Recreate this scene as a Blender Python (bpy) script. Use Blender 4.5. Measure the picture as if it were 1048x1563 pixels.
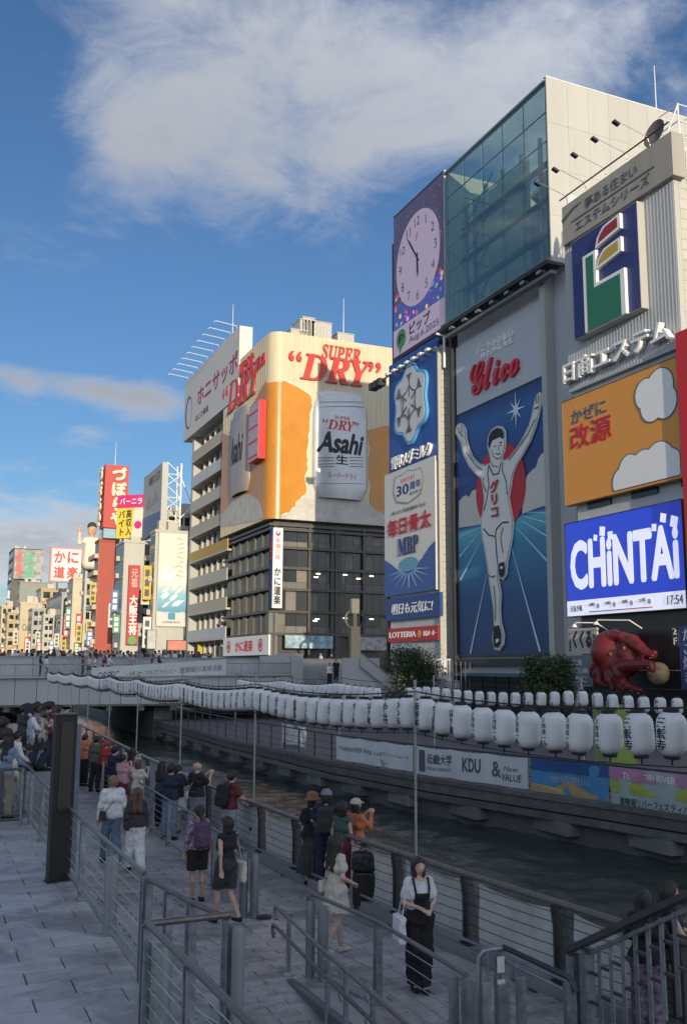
import bpy, bmesh, math, random
import numpy as np
from mathutils import Vector, Matrix
R = math.radians
random.seed(7)
for o in list(bpy.data.objects): bpy.data.objects.remove(o)
scene = bpy.context.scene
COL = scene.collection

# ---------------------------------------------------------------- camera
FPX, YAW, PITCH, ROLL, EYE = 1468.1, R(23.543), R(9.155), R(0.311), 4.05
CX, CY = 524.0, 781.5
fwv = Vector((math.sin(YAW)*math.cos(PITCH), math.cos(YAW)*math.cos(PITCH), math.sin(PITCH)))
_r = Vector((math.cos(YAW), -math.sin(YAW), 0)); _u = _r.cross(fwv)
rtv = _r*math.cos(ROLL) + _u*math.sin(ROLL); upv = -_r*math.sin(ROLL) + _u*math.cos(ROLL)
cam = bpy.data.cameras.new('camera'); camo = bpy.data.objects.new('camera', cam); COL.objects.link(camo)
m = Matrix((rtv, upv, -fwv)).transposed().to_4x4(); m.translation = (0, 0, EYE); camo.matrix_world = m
cam.sensor_fit = 'VERTICAL'; cam.sensor_height = 36; cam.lens = FPX/1563*36
cam.clip_start = 0.1; cam.clip_end = 4000
scene.camera = camo

# ---------------------------------------------------------------- sun, sky, exposure
SUN_EL, SUN_AZ = R(6.0), R(10.0)          # light runs along the canal (+Y), a little towards the far bank
ld = Vector((math.sin(SUN_AZ)*math.cos(SUN_EL), math.cos(SUN_AZ)*math.cos(SUN_EL), -math.sin(SUN_EL)))
sl = bpy.data.lights.new('sun', 'SUN'); sl.energy = 2.0; sl.angle = R(0.53); sl.color = (1.0, 0.86, 0.62)
so = bpy.data.objects.new('sun', sl); COL.objects.link(so)
so.rotation_euler = ld.to_track_quat('-Z', 'Y').to_euler(); so.location = (0, -60, 80)
world = bpy.data.worlds.new('World'); scene.world = world; world.use_nodes = True
def sky_nodes():
    nt = world.node_tree; N = nt.nodes; L = nt.links; N.clear()
    out = N.new('ShaderNodeOutputWorld'); bg = N.new('ShaderNodeBackground'); L.new(bg.outputs[0], out.inputs[0])
    sky = N.new('ShaderNodeTexSky'); sky.sky_type = 'NISHITA'; sky.sun_disc = False
    sky.sun_elevation = SUN_EL; sky.sun_rotation = R(180)+SUN_AZ; sky.air_density = 1.0; sky.dust_density = 0.3; sky.ozone_density = 3.0
    bg.inputs[1].default_value = 0.15
    geo = N.new('ShaderNodeTexCoord')
    sep = N.new('ShaderNodeSeparateXYZ'); L.new(geo.outputs['Generated'], sep.inputs[0])
    def M(op, a, b=None, c=None, clamp=False):
        n = N.new('ShaderNodeMath'); n.operation = op; n.use_clamp = clamp
        for i, v in enumerate((a, b, c)):
            if v is None: continue
            if isinstance(v, (int, float)): n.inputs[i].default_value = v
            else: L.new(v, n.inputs[i])
        return n.outputs[0]
    # clouds on a sheet overhead: direction divided by height
    den = M('MAXIMUM', M('ADD', sep.outputs[2], 0.14), 0.05)
    cu = M('DIVIDE', sep.outputs[0], den); cv = M('DIVIDE', sep.outputs[1], den)
    cmb = N.new('ShaderNodeCombineXYZ'); L.new(cu, cmb.inputs[0]); L.new(cv, cmb.inputs[1])
    def noise(scale, det, rough, dist, off):
        mp = N.new('ShaderNodeMapping'); mp.inputs[1].default_value = off; L.new(cmb.outputs[0], mp.inputs[0])
        n = N.new('ShaderNodeTexNoise'); n.inputs['Scale'].default_value = scale; n.inputs['Detail'].default_value = det
        n.inputs['Roughness'].default_value = rough; n.inputs['Distortion'].default_value = dist
        L.new(mp.outputs[0], n.inputs['Vector']); return n.outputs[0]
    big = noise(1.6, 8, 0.60, 0.35, (3.1, 1.7, 0)); fine = noise(4.2, 9, 0.66, 0.5, (0.4, 5.2, 0))
    f = M('ADD', M('MULTIPLY', M('SUBTRACT', M('ADD', M('MULTIPLY', big, 0.55), M('MULTIPLY', fine, 0.45)), .5), 1.75), .5)
    # the banks the photograph shows: centre (in cu, cv), radii, weight
    bias = None
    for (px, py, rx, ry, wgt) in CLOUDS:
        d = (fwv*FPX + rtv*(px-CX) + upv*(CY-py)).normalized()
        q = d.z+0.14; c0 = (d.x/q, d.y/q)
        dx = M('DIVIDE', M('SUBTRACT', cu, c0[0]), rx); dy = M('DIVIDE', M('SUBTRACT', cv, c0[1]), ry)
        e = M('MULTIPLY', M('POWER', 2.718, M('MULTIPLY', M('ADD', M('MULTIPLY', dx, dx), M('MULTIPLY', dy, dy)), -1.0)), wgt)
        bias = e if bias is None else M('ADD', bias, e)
    d0 = (fwv*FPX + rtv*(300-CX) + upv*(CY-480)).normalized(); q0 = d0.z+.14
    gx = M('DIVIDE', M('SUBTRACT', cu, d0.x/q0), 1.5); gy = M('DIVIDE', M('SUBTRACT', cv, d0.y/q0), 1.5)
    clear = M('MULTIPLY', M('POWER', 2.718, M('MULTIPLY', M('ADD', M('MULTIPLY', gx, gx), M('MULTIPLY', gy, gy)), -1.0)), .222)
    dens = M('SUBTRACT', M('SUBTRACT', M('ADD', f, bias), clear), 0.405)  # more cloud added out of view, for its fill light
    ramp = N.new('ShaderNodeMapRange'); ramp.interpolation_type = 'SMOOTHSTEP'
    L.new(dens, ramp.inputs[0]); ramp.inputs[1].default_value = 0.0; ramp.inputs[2].default_value = 0.46
    ramp.inputs[3].default_value = 0.0; ramp.inputs[4].default_value = 0.93
    # sheet clouds: thick parts greyer, rims whiter; low ones catch warm light
    thick = N.new('ShaderNodeMapRange'); L.new(dens, thick.inputs[0]); thick.inputs[1].default_value = 0.05; thick.inputs[2].default_value = 0.55
    cr = N.new('ShaderNodeMix'); cr.data_type = 'RGBA'; L.new(thick.outputs[0], cr.inputs[0])
    cr.inputs[6].default_value = (1.38, 1.38, 1.42, 1); cr.inputs[7].default_value = (.80, .85, .95, 1)
    mix = N.new('ShaderNodeMix'); mix.data_type = 'RGBA'
    # sun-side clouds, out of view, brightened as fill for the shaded fronts
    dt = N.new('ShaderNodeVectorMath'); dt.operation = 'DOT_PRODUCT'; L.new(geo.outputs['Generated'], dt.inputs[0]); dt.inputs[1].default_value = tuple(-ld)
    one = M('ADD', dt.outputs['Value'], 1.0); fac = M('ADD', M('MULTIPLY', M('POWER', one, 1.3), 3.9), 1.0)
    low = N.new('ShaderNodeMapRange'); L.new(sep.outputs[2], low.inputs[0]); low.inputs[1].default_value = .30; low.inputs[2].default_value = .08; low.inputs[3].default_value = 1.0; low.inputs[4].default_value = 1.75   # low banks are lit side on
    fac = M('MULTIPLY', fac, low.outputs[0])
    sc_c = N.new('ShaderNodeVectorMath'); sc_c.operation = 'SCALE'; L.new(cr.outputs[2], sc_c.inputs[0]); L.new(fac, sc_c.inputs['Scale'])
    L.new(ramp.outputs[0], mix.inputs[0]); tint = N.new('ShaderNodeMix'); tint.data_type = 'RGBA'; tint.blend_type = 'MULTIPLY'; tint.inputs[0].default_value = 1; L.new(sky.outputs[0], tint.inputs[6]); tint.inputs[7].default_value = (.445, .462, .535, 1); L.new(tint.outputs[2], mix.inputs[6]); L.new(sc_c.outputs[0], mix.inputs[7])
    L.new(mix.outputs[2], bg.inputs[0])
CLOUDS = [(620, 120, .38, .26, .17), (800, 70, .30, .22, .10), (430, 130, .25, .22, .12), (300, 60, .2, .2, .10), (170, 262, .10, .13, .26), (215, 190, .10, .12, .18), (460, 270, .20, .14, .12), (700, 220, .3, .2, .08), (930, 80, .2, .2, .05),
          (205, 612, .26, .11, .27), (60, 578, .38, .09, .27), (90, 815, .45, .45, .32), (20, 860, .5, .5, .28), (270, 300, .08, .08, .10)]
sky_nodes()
scene.view_settings.view_transform = 'Standard'; scene.view_settings.look = 'None'
scene.view_settings.exposure = 1.18; scene.view_settings.gamma = 1.0; scene.view_settings.use_curve_mapping = False
scene.render.engine = 'CYCLES'
scene.cycles.max_bounces = 6; scene.cycles.transparent_max_bounces = 12

# ---------------------------------------------------------------- helpers
def U(px, py, X=None, Y=None, Z=None):
    """where the sight line through a photograph pixel meets a known wall or floor"""
    d = fwv*FPX + rtv*(px-CX) + upv*(CY-py)
    t = X/d.x if X is not None else (Y/d.y if Y is not None else (Z-EYE)/d.z)
    return Vector((0, 0, EYE)) + d*t

MATS = {}
def mat(name, col, rough=0.7, metal=0.0, var=0.12, scale=3.0, bump=0.0, bscale=40.0, emit=0.0, spec=0.5, streak=False, stain=0.0):
    if name in MATS: return MATS[name]
    mt = bpy.data.materials.new(name); mt.use_nodes = True; nt = mt.node_tree; N = nt.nodes; L = nt.links
    b = N['Principled BSDF']; b.inputs['Roughness'].default_value = rough; b.inputs['Metallic'].default_value = metal
    b.inputs['Specular IOR Level'].default_value = spec
    c = (*col, 1)
    tc = N.new('ShaderNodeTexCoord'); g = N.new('ShaderNodeNewGeometry')
    if var > 0:
        n = N.new('ShaderNodeTexNoise'); n.inputs['Scale'].default_value = scale; n.inputs['Detail'].default_value = 6; n.inputs['Roughness'].default_value = .65
        if streak:
            mp = N.new('ShaderNodeMapping'); mp.inputs[3].default_value = (1, 1, .12); L.new(g.outputs['Position'], mp.inputs[0]); L.new(mp.outputs[0], n.inputs['Vector'])
        else: L.new(g.outputs['Position'], n.inputs['Vector'])
        mr = N.new('ShaderNodeMapRange'); L.new(n.outputs[0], mr.inputs[0]); mr.inputs[1].default_value = .3; mr.inputs[2].default_value = .7
        mr.inputs[3].default_value = 1-var; mr.inputs[4].default_value = 1+var*.6
        oi = N.new('ShaderNodeObjectInfo'); rv = N.new('ShaderNodeMapRange'); L.new(oi.outputs['Random'], rv.inputs[0]); rv.inputs[3].default_value = 1-var*.5; rv.inputs[4].default_value = 1+var*.5
        mm = N.new('ShaderNodeMath'); mm.operation = 'MULTIPLY'; L.new(mr.outputs[0], mm.inputs[0]); L.new(rv.outputs[0], mm.inputs[1])
        v = N.new('ShaderNodeVectorMath'); v.operation = 'SCALE'; v.inputs[0].default_value = col; L.new(mm.outputs[0], v.inputs['Scale'])
        if stain:
            ns = N.new('ShaderNodeTexNoise'); ns.inputs['Scale'].default_value = .55; ns.inputs['Detail'].default_value = 9; ns.inputs['Roughness'].default_value = .72; ns.inputs['Distortion'].default_value = .8; L.new(g.outputs['Position'], ns.inputs['Vector'])
            ms = N.new('ShaderNodeMapRange'); L.new(ns.outputs[0], ms.inputs[0]); ms.inputs[1].default_value = .43; ms.inputs[2].default_value = .53; ms.inputs[3].default_value = 1-stain; ms.inputs[4].default_value = 1.0
            vo = N.new('ShaderNodeTexVoronoi'); vo.inputs['Scale'].default_value = 3.3; L.new(g.outputs['Position'], vo.inputs['Vector'])   # gum spots
            mv = N.new('ShaderNodeMapRange'); L.new(vo.outputs['Distance'], mv.inputs[0]); mv.inputs[1].default_value = .055; mv.inputs[2].default_value = .085; mv.inputs[3].default_value = 1-stain*.8; mv.inputs[4].default_value = 1.0
            m3 = N.new('ShaderNodeMath'); m3.operation = 'MULTIPLY'; L.new(ms.outputs[0], m3.inputs[0]); L.new(mv.outputs[0], m3.inputs[1])
            m4 = N.new('ShaderNodeMath'); m4.operation = 'MULTIPLY'; L.new(m3.outputs[0], m4.inputs[0]); L.new(mm.outputs[0], m4.inputs[1]); L.new(m4.outputs[0], v.inputs['Scale'])
        L.new(v.outputs[0], b.inputs['Base Color'])
        rr = N.new('ShaderNodeMapRange'); L.new(n.outputs[0], rr.inputs[0]); rr.inputs[3].default_value = max(.02, rough-.12); rr.inputs[4].default_value = min(1, rough+.12); L.new(rr.outputs[0], b.inputs['Roughness'])
    else: b.inputs['Base Color'].default_value = c
    if bump > 0:
        n2 = N.new('ShaderNodeTexNoise'); n2.inputs['Scale'].default_value = bscale; n2.inputs['Detail'].default_value = 4; L.new(g.outputs['Position'], n2.inputs['Vector'])
        bp = N.new('ShaderNodeBump'); bp.inputs['Strength'].default_value = bump; bp.inputs['Distance'].default_value = .02; L.new(n2.outputs[0], bp.inputs['Height']); L.new(bp.outputs[0], b.inputs['Normal'])
    if emit > 0:
        b.inputs['Emission Color'].default_value = c; b.inputs['Emission Strength'].default_value = emit
    MATS[name] = mt; return mt

class MB:
    """collects faces; build() links them as one mesh object"""
    def __init__(s): s.v = []; s.f = []
    def add(s, vs, fs):
        o = len(s.v); s.v += [tuple(p) for p in vs]; s.f += [tuple(i+o for i in f) for f in fs]; return s
    def box(s, a, b):
        x0, y0, z0 = [min(p, q) for p, q in zip(a, b)]; x1, y1, z1 = [max(p, q) for p, q in zip(a, b)]
        return s.add([(x0,y0,z0),(x1,y0,z0),(x1,y1,z0),(x0,y1,z0),(x0,y0,z1),(x1,y0,z1),(x1,y1,z1),(x0,y1,z1)],
                     [(0,3,2,1),(4,5,6,7),(0,1,5,4),(1,2,6,5),(2,3,7,6),(3,0,4,7)])
    def obox(s, c, ux, uy, uz):
        c, ux, uy, uz = Vector(c), Vector(ux), Vector(uy), Vector(uz)
        if ux.cross(uy).dot(uz) < 0: ux = -ux
        vs = [c+ux*i+uy*j+uz*k for k in (-1, 1) for i, j in ((-1,-1),(1,-1),(1,1),(-1,1))]
        return s.add(vs, [(0,3,2,1),(4,5,6,7),(0,1,5,4),(1,2,6,5),(2,3,7,6),(3,0,4,7)])
    def beam(s, p, q, w, h=None, up=(0,0,1)):
        p, q = Vector(p), Vector(q); h = h or w; d = (q-p); L = d.length; d.normalize(); u = Vector(up)
        sd = d.cross(u)
        if sd.length < 1e-4: sd = d.cross(Vector((1,0,0)))
        sd.normalize(); u = sd.cross(d)
        return s.obox((p+q)/2, sd*(w/2), d*(L/2), u*(h/2))
    def tube(s, pts, r, n=8, cap=True):
        pts = [Vector(p) for p in pts]; rs = r if isinstance(r, (list, tuple)) else [r]*len(pts)
        o = len(s.v); prev = None
        for i, p in enumerate(pts):
            d = (pts[min(i+1, len(pts)-1)]-pts[max(i-1, 0)]).normalized()
            if prev is None:
                a = d.cross(Vector((0,0,1)))
                if a.length < 1e-3: a = d.cross(Vector((0,1,0)))
            else: a = prev-d*prev.dot(d)
            a.normalize(); prev = a; b = d.cross(a)
            for k in range(n):
                t = 2*math.pi*k/n; s.v.append(tuple(p+(a*math.cos(t)+b*math.sin(t))*rs[i]))
        for i in range(len(pts)-1):
            for k in range(n):
                k2 = (k+1) % n; s.f.append((o+i*n+k, o+i*n+k2, o+(i+1)*n+k2, o+(i+1)*n+k))
        if cap:
            s.f.append(tuple(o+k for k in reversed(range(n)))); s.f.append(tuple(o+(len(pts)-1)*n+k for k in range(n)))
        return s
    def lathe(s, prof, n=16, c=(0,0,0)):
        o = len(s.v); cx_, cy_, cz_ = c
        for r, z in prof:
            for k in range(n):
                t = 2*math.pi*k/n; s.v.append((cx_+r*math.cos(t), cy_+r*math.sin(t), cz_+z))
        for i in range(len(prof)-1):
            for k in range(n):
                k2 = (k+1) % n; s.f.append((o+i*n+k, o+i*n+k2, o+(i+1)*n+k2, o+(i+1)*n+k))
        s.f.append(tuple(o+k for k in reversed(range(n)))); s.f.append(tuple(o+(len(prof)-1)*n+k for k in range(n)))
        return s
    def slab(s, pts, off):
        """polygon pts (3-D, planar) pushed along off into a plate"""
        n = len(pts); pts = [Vector(p) for p in pts]; off = Vector(off)
        nn = Vector((0,0,0))
        for i in range(n): nn += pts[i].cross(pts[(i+1) % n])
        if nn.dot(off) < 0: pts = pts[::-1]
        o = len(s.v); s.v += [tuple(p) for p in pts]+[tuple(p+off) for p in pts]
        s.f.append(tuple(o+n-1-i for i in range(n))); s.f.append(tuple(o+n+i for i in range(n)))
        for i in range(n): j = (i+1) % n; s.f.append((o+i, o+j, o+n+j, o+n+i))
        return s
    def mesh(s, name):
        me = bpy.data.meshes.new(name); me.from_pydata(s.v, [], s.f); me.update(); return me
    def build(s, name, m=None, parent=None, smooth=False, loc=None):
        me = s.mesh(name)
        if smooth:
            for p in me.polygons: p.use_smooth = True
            try: me.set_sharp_from_angle(angle=R(40))
            except Exception: pass
        return link(name, me, m, parent, loc)
def link(name, me, m=None, parent=None, loc=None, rot=None):
    o = bpy.data.objects.new(name, me); COL.objects.link(o)
    if m is not None and me is not None:
        if len(me.materials) == 0: me.materials.append(m)
        elif me.materials[0] is not m: o.material_slots[0].link = 'OBJECT'; o.material_slots[0].material = m
    if parent is not None: o.parent = parent
    if loc is not None: o.location = loc
    if rot is not None: o.rotation_euler = rot
    return o
def tag(o, label=None, cat=None, group=None, kind=None):
    if label: o['label'] = label
    if cat: o['category'] = cat
    if group: o['group'] = group
    if kind: o['kind'] = kind
    return o
def empty(name, loc=(0,0,0), rz=0, parent=None):
    o = bpy.data.objects.new(name, None); COL.objects.link(o); o.location = loc; o.rotation_euler = (0,0,rz)
    o.empty_display_size = .2
    if parent: o.parent = parent
    return o
def kids(o): return list(o.children)
def copy_tree(o, parent=None, depth=0):
    c = o.copy(); COL.objects.link(c); c.parent = parent
    for ch in list(o.children): copy_tree(ch, c)
    return c
def bevel(o, w=.01, seg=1):
    b = o.modifiers.new('bevel', 'BEVEL'); b.width = w; b.segments = seg; b.limit_method = 'ANGLE'; return o

# text -> mesh, laid on a plane (origin = centre, u to the right, v up, n out of the surface)
_tc = {}
def text_mesh(body, shear=0.0, vertical=False, line=1.0):
    key = (body, shear, vertical, line)
    if key in _tc: return _tc[key]
    cu = bpy.data.curves.new('lettering', 'FONT'); cu.body = '\n'.join(body) if vertical else body
    cu.resolution_u = 3; cu.align_x = 'CENTER'; cu.shear = shear; cu.space_line = line
    o = bpy.data.objects.new('lettering', cu); me = o.to_mesh()
    v = np.array([tuple(p.co) for p in me.vertices]) if len(me.vertices) else np.zeros((0, 3))
    f = [tuple(p.vertices) for p in me.polygons]
    bpy.data.objects.remove(o); bpy.data.curves.remove(cu)
    if len(v):
        lo = v.min(0); hi = v.max(0); v = v-(lo+hi)/2; size = hi-lo
    else: size = np.ones(3)
    _tc[key] = (v, f, size); return _tc[key]
def embolden(v, f, size, bold):
    """heavier strokes: shifted copies of the glyphs, each a hair deeper so that no faces coincide"""
    if not bold or not len(v): return v, f, size, np.zeros(len(v))
    V, F, Lv, n = [], [], [], len(v)
    for k, (a, b) in enumerate(((0, 0), (1, 0), (-1, 0), (0, 1), (0, -1), (.7, .7), (-.7, .7), (.7, -.7), (-.7, -.7))):
        V.append(v+np.array([a*bold, b*bold, 0])); F += [tuple(i+k*n for i in q) for q in f]; Lv.append(np.full(n, k*1.0))
    return np.concatenate(V), F, size+np.array([2*bold, 2*bold, 0]), np.concatenate(Lv)
def lettering(body, c, u, v, n, w, h, m, parent, depth=.04, bold=0.0, shear=0.0, vertical=False, line=1.0, name='lettering', fit='stretch', bend=None):
    tv, tf, size = text_mesh(body, shear, vertical, line); tv, tf, size, lev = embolden(tv, tf, size, bold)
    if len(tv) == 0: return None
    c, u, v, n = Vector(c), Vector(u).normalized(), Vector(v).normalized(), Vector(n).normalized()
    sx, sy = w/size[0], h/size[1]
    if fit == 'keep': sx = sy = min(sx, sy)
    pts = []
    for p in tv:
        a, b_ = p[0]*sx, p[1]*sy
        if bend: pts.append(bend(a, b_))
        else: pts.append(c+u*a+v*b_)
    if bend:
        off = [q[1]*depth for q in pts]; pts = [q[0] for q in pts]
    else: off = [n*depth]*len(pts)
    # faces wind towards n
    flip = False
    if tf:
        a, b_, d = [pts[i] for i in tf[0][:3]]
        nn = n if not bend else off[tf[0][0]]
        flip = (b_-a).cross(d-a).dot(nn) < 0
    off = [o*(1-min(.4, .0012*lv/max(depth, .004))) for o, lv in zip(off, lev)]
    N0 = len(pts); vs = [p+o for p, o in zip(pts, off)]; fs = [tuple(reversed(f)) if flip else f for f in tf]
    if depth > .012:
        cnt = {}
        for f in fs:
            for i in range(len(f)):
                e = (f[i], f[(i+1) % len(f)]); cnt[e] = 1
        vs += pts
        fs = fs+[(b_, a, a+N0, b_+N0) for (a, b_) in cnt if (b_, a) not in cnt]
    me = bpy.data.meshes.new(name); me.from_pydata([tuple(p) for p in vs], [], fs); me.update()
    return link(name, me, m, parent)

# ------- signed-distance bodies: smooth unions of tapered capsules meshed by surface nets
def sd_caps(P, a, b, ra, rb):
    a = np.array(a, float); b = np.array(b, float); ab = b-a; L = max(ab@ab, 1e-9)
    t = np.clip(((P-a)@ab)/L, 0, 1)
    return np.linalg.norm(P-a-t[..., None]*ab, axis=-1)-(ra+(rb-ra)*t)
def smin(a, b, k):
    h = np.clip(.5+.5*(b-a)/k, 0, 1); return b+(a-b)*h-k*h*(1-h)
def sd_union(P, prims, k):
    d = None
    for q in prims:
        e = sd_caps(P, *q) if len(q) == 4 else q[0](P)
        d = e if d is None else smin(d, e, k)
    return d
def nets(fn, lo, hi, h):
    lo = np.array(lo, float); n = np.ceil((np.array(hi)-lo)/h).astype(int)+1
    ax = [lo[i]+h*np.arange(n[i]) for i in range(3)]
    P = np.stack(np.meshgrid(*ax, indexing='ij'), -1); V = fn(P); S = V < 0
    c8 = [(i, j, k) for i in (0, 1) for j in (0, 1) for k in (0, 1)]
    sl_ = lambda A, i, j, k: A[i:A.shape[0]-1+i, j:A.shape[1]-1+j, k:A.shape[2]-1+k]
    cnt = sum(sl_(S, *c).astype(int) for c in c8); act = (cnt > 0) & (cnt < 8)
    idx = -np.ones(act.shape, int); cells = np.argwhere(act); idx[act] = np.arange(len(cells))
    acc = np.zeros((len(cells), 3)); num = np.zeros(len(cells))
    for a in c8:
        for axi in range(3):
            if a[axi]: continue
            b = list(a); b[axi] = 1
            va = sl_(V, *a)[act]; vb = sl_(V, *b)[act]; x = (va < 0) != (vb < 0)
            t = np.where(x, va/np.where(va == vb, 1, va-vb), 0)
            p = np.tile(np.array(a, float), (len(cells), 1)); p[:, axi] += t
            acc += p*x[:, None]; num += x
    verts = lo+h*(cells+acc/np.maximum(num, 1)[:, None]); faces = []
    for axi in range(3):
        A = np.moveaxis(S, axi, 0); a0, a1 = A[:-1], A[1:]
        D = (a0 != a1)
        o1, o2 = [q for q in range(3) if q != axi]
        E = np.argwhere(D)
        if len(E) == 0: continue
        full = np.zeros_like(E); full[:, axi] = E[:, 0]; full[:, o1] = E[:, 1]; full[:, o2] = E[:, 2]
        ok = (full[:, o1] > 0) & (full[:, o2] > 0) & (full[:, o1] < n[o1]-1) & (full[:, o2] < n[o2]-1)
        full = full[ok]; sgn = a0[tuple(E[ok].T)]
        def cid(d1, d2):
            q = full.copy(); q[:, o1] += d1; q[:, o2] += d2; return idx[tuple(q.T)]
        Q = np.stack([cid(-1, -1), cid(0, -1), cid(0, 0), cid(-1, 0)], 1)
        if axi == 1: sgn = ~sgn
        Q = np.where(sgn[:, None], Q, Q[:, ::-1]); faces.append(Q)
    F = np.concatenate(faces); return verts, F
def net_mesh(name, fn, lo, hi, h, smooth=True):
    v, f = nets(fn, lo, hi, h)
    me = bpy.data.meshes.new(name); me.from_pydata(v.tolist(), [], f.tolist()); me.update()
    if smooth: me.polygons.foreach_set('use_smooth', [True]*len(me.polygons))
    return me

def field(prims, k, lo, hi, h):
    """distance field on a grid; every primitive only touches its own neighbourhood"""
    lo = np.array(lo, float); n = np.ceil((np.array(hi)-lo)/h).astype(int)+1
    ax = [lo[i]+h*np.arange(n[i]) for i in range(3)]; V = np.full(tuple(n), .3)
    for q in prims:
        if len(q) == 4: a, b, ra, rb = q; r_ = max(ra, rb); bl_, bh = np.minimum(a, b)-r_, np.maximum(a, b)+r_; fn = lambda P, q=q: sd_caps(P, *q)
        else: fn, bl_, bh = q; bl_, bh = np.array(bl_), np.array(bh)
        m_ = k+3*h; i0 = np.clip(((bl_-m_-lo)/h).astype(int), 0, n-1); i1 = np.clip(((bh+m_-lo)/h).astype(int)+2, 0, n)
        if (i1 <= i0).any(): continue
        sl3 = tuple(slice(i0[i], i1[i]) for i in range(3)); P = np.stack(np.meshgrid(*[ax[i][sl3[i]] for i in range(3)], indexing='ij'), -1)
        V[sl3] = smin(V[sl3], fn(P), k)
    return V, ax
def field_mesh(name, prims, k, h, clip=None, shear=None):
    los, his = [], []
    for q in prims:
        if len(q) == 4: r_ = max(q[2], q[3]); los.append(np.minimum(q[0], q[1])-r_); his.append(np.maximum(q[0], q[1])+r_)
        else: los.append(np.array(q[1])); his.append(np.array(q[2]))
    lo = np.min(los, 0)-4*h; hi = np.max(his, 0)+4*h
    V, ax = field(prims, k, lo, hi, h)
    if clip is not None: P = np.stack(np.meshgrid(*ax, indexing='ij'), -1); V = clip(P, V)
    V[0], V[-1], V[:, 0], V[:, -1], V[:, :, 0], V[:, :, -1] = (.1,)*6
    v, f = nets(lambda P: V, lo, lo+h*(np.array(V.shape)-1)-1e-6, h)
    if shear: v = shear(v)
    me = bpy.data.meshes.new(name); me.from_pydata(v.tolist(), [], f.tolist()); me.update(); me.polygons.foreach_set('use_smooth', [True]*len(me.polygons)); return me
# ================================================================ the setting
M_conc = mat('concrete', (.30, .30, .30), .85, var=.22, scale=1.3, bump=.25, bscale=25)
M_conc_d = mat('dark_concrete', (.17, .17, .17), .85, var=.3, scale=1.2, bump=.3, bscale=18)
M_stone = mat('paving_stone', (.43, .425, .43), .5, var=.22, stain=.40, scale=2.2, bump=.12, bscale=60)
M_stone2 = mat('plank_paving', (.42, .40, .385), .48, var=.22, stain=.42, scale=1.7, bump=.12, bscale=60)
M_joint = mat('joint_mortar', (.035, .035, .037), .9, var=.2)
M_steel = mat('galvanised_steel', (.36, .38, .40), .34, .65, var=.35, scale=9)
M_steel_d = mat('dark_steel', (.055, .06, .07), .45, .5, var=.2, scale=5)
M_wood_rail = mat('worn_rail_cap', (.17, .15, .135), .36, .35, var=.35, scale=9)
M_white = mat('white_paint', (.72, .72, .70), .5, var=.08)
M_black = mat('black_ink', (.012, .012, .014), .6, var=0)
M_timber = mat('weathered_timber', (.125, .12, .115), .8, var=.35, scale=2.5, bump=.3, bscale=30)

def grd(name, pts, z0, z1, m):
    return tag(MB().slab([(x, y, z0) for x, y in pts], (0, 0, z1-z0)).build(name, m), kind='structure')
RIVER = [(9.2, -60), (8.35, 5), (7.95, 9.5), (7.55, 13.5), (7.15, 19), (7.05, 24), (7.2, 32), (7.7, 45), (8.1, 60), (8.4, 72), (9, 100), (11, 500)]
SOUTH = [(23, -60), (20.9, 18), (19.5, 25), (17.7, 33), (16.8, 40), (16.5, 55), (16.9, 72), (17.5, 100), (17.5, 500)]
def lerp_line(line, y):
    for (x0, y0), (x1, y1) in zip(line, line[1:]):
        if y0 <= y <= y1: return x0+(x1-x0)*(y-y0)/(y1-y0)
    return line[-1][0]
grd('ground', [(-1500, -1500), (1500, -1500), (1500, 2500), (-1500, 2500)], -4.0, -3.2, M_conc_d)
grd('promenade', RIVER+[(-60, 500), (-60, -60)], -3.19, -.03, M_joint)
south = [(x+.35, y) for x, y in SOUTH]
grd('south_promenade', south+[(38.8, 500), (38.8, -60)], -3.19, -.02, mat('south_paving', (.10, .10, .105), .6, var=.3, scale=.9))
grd('south_street', [(38.8, -60), (38.8, 500), (400, 500), (400, -60)], -3.19, 0.2, M_conc_d)

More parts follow.
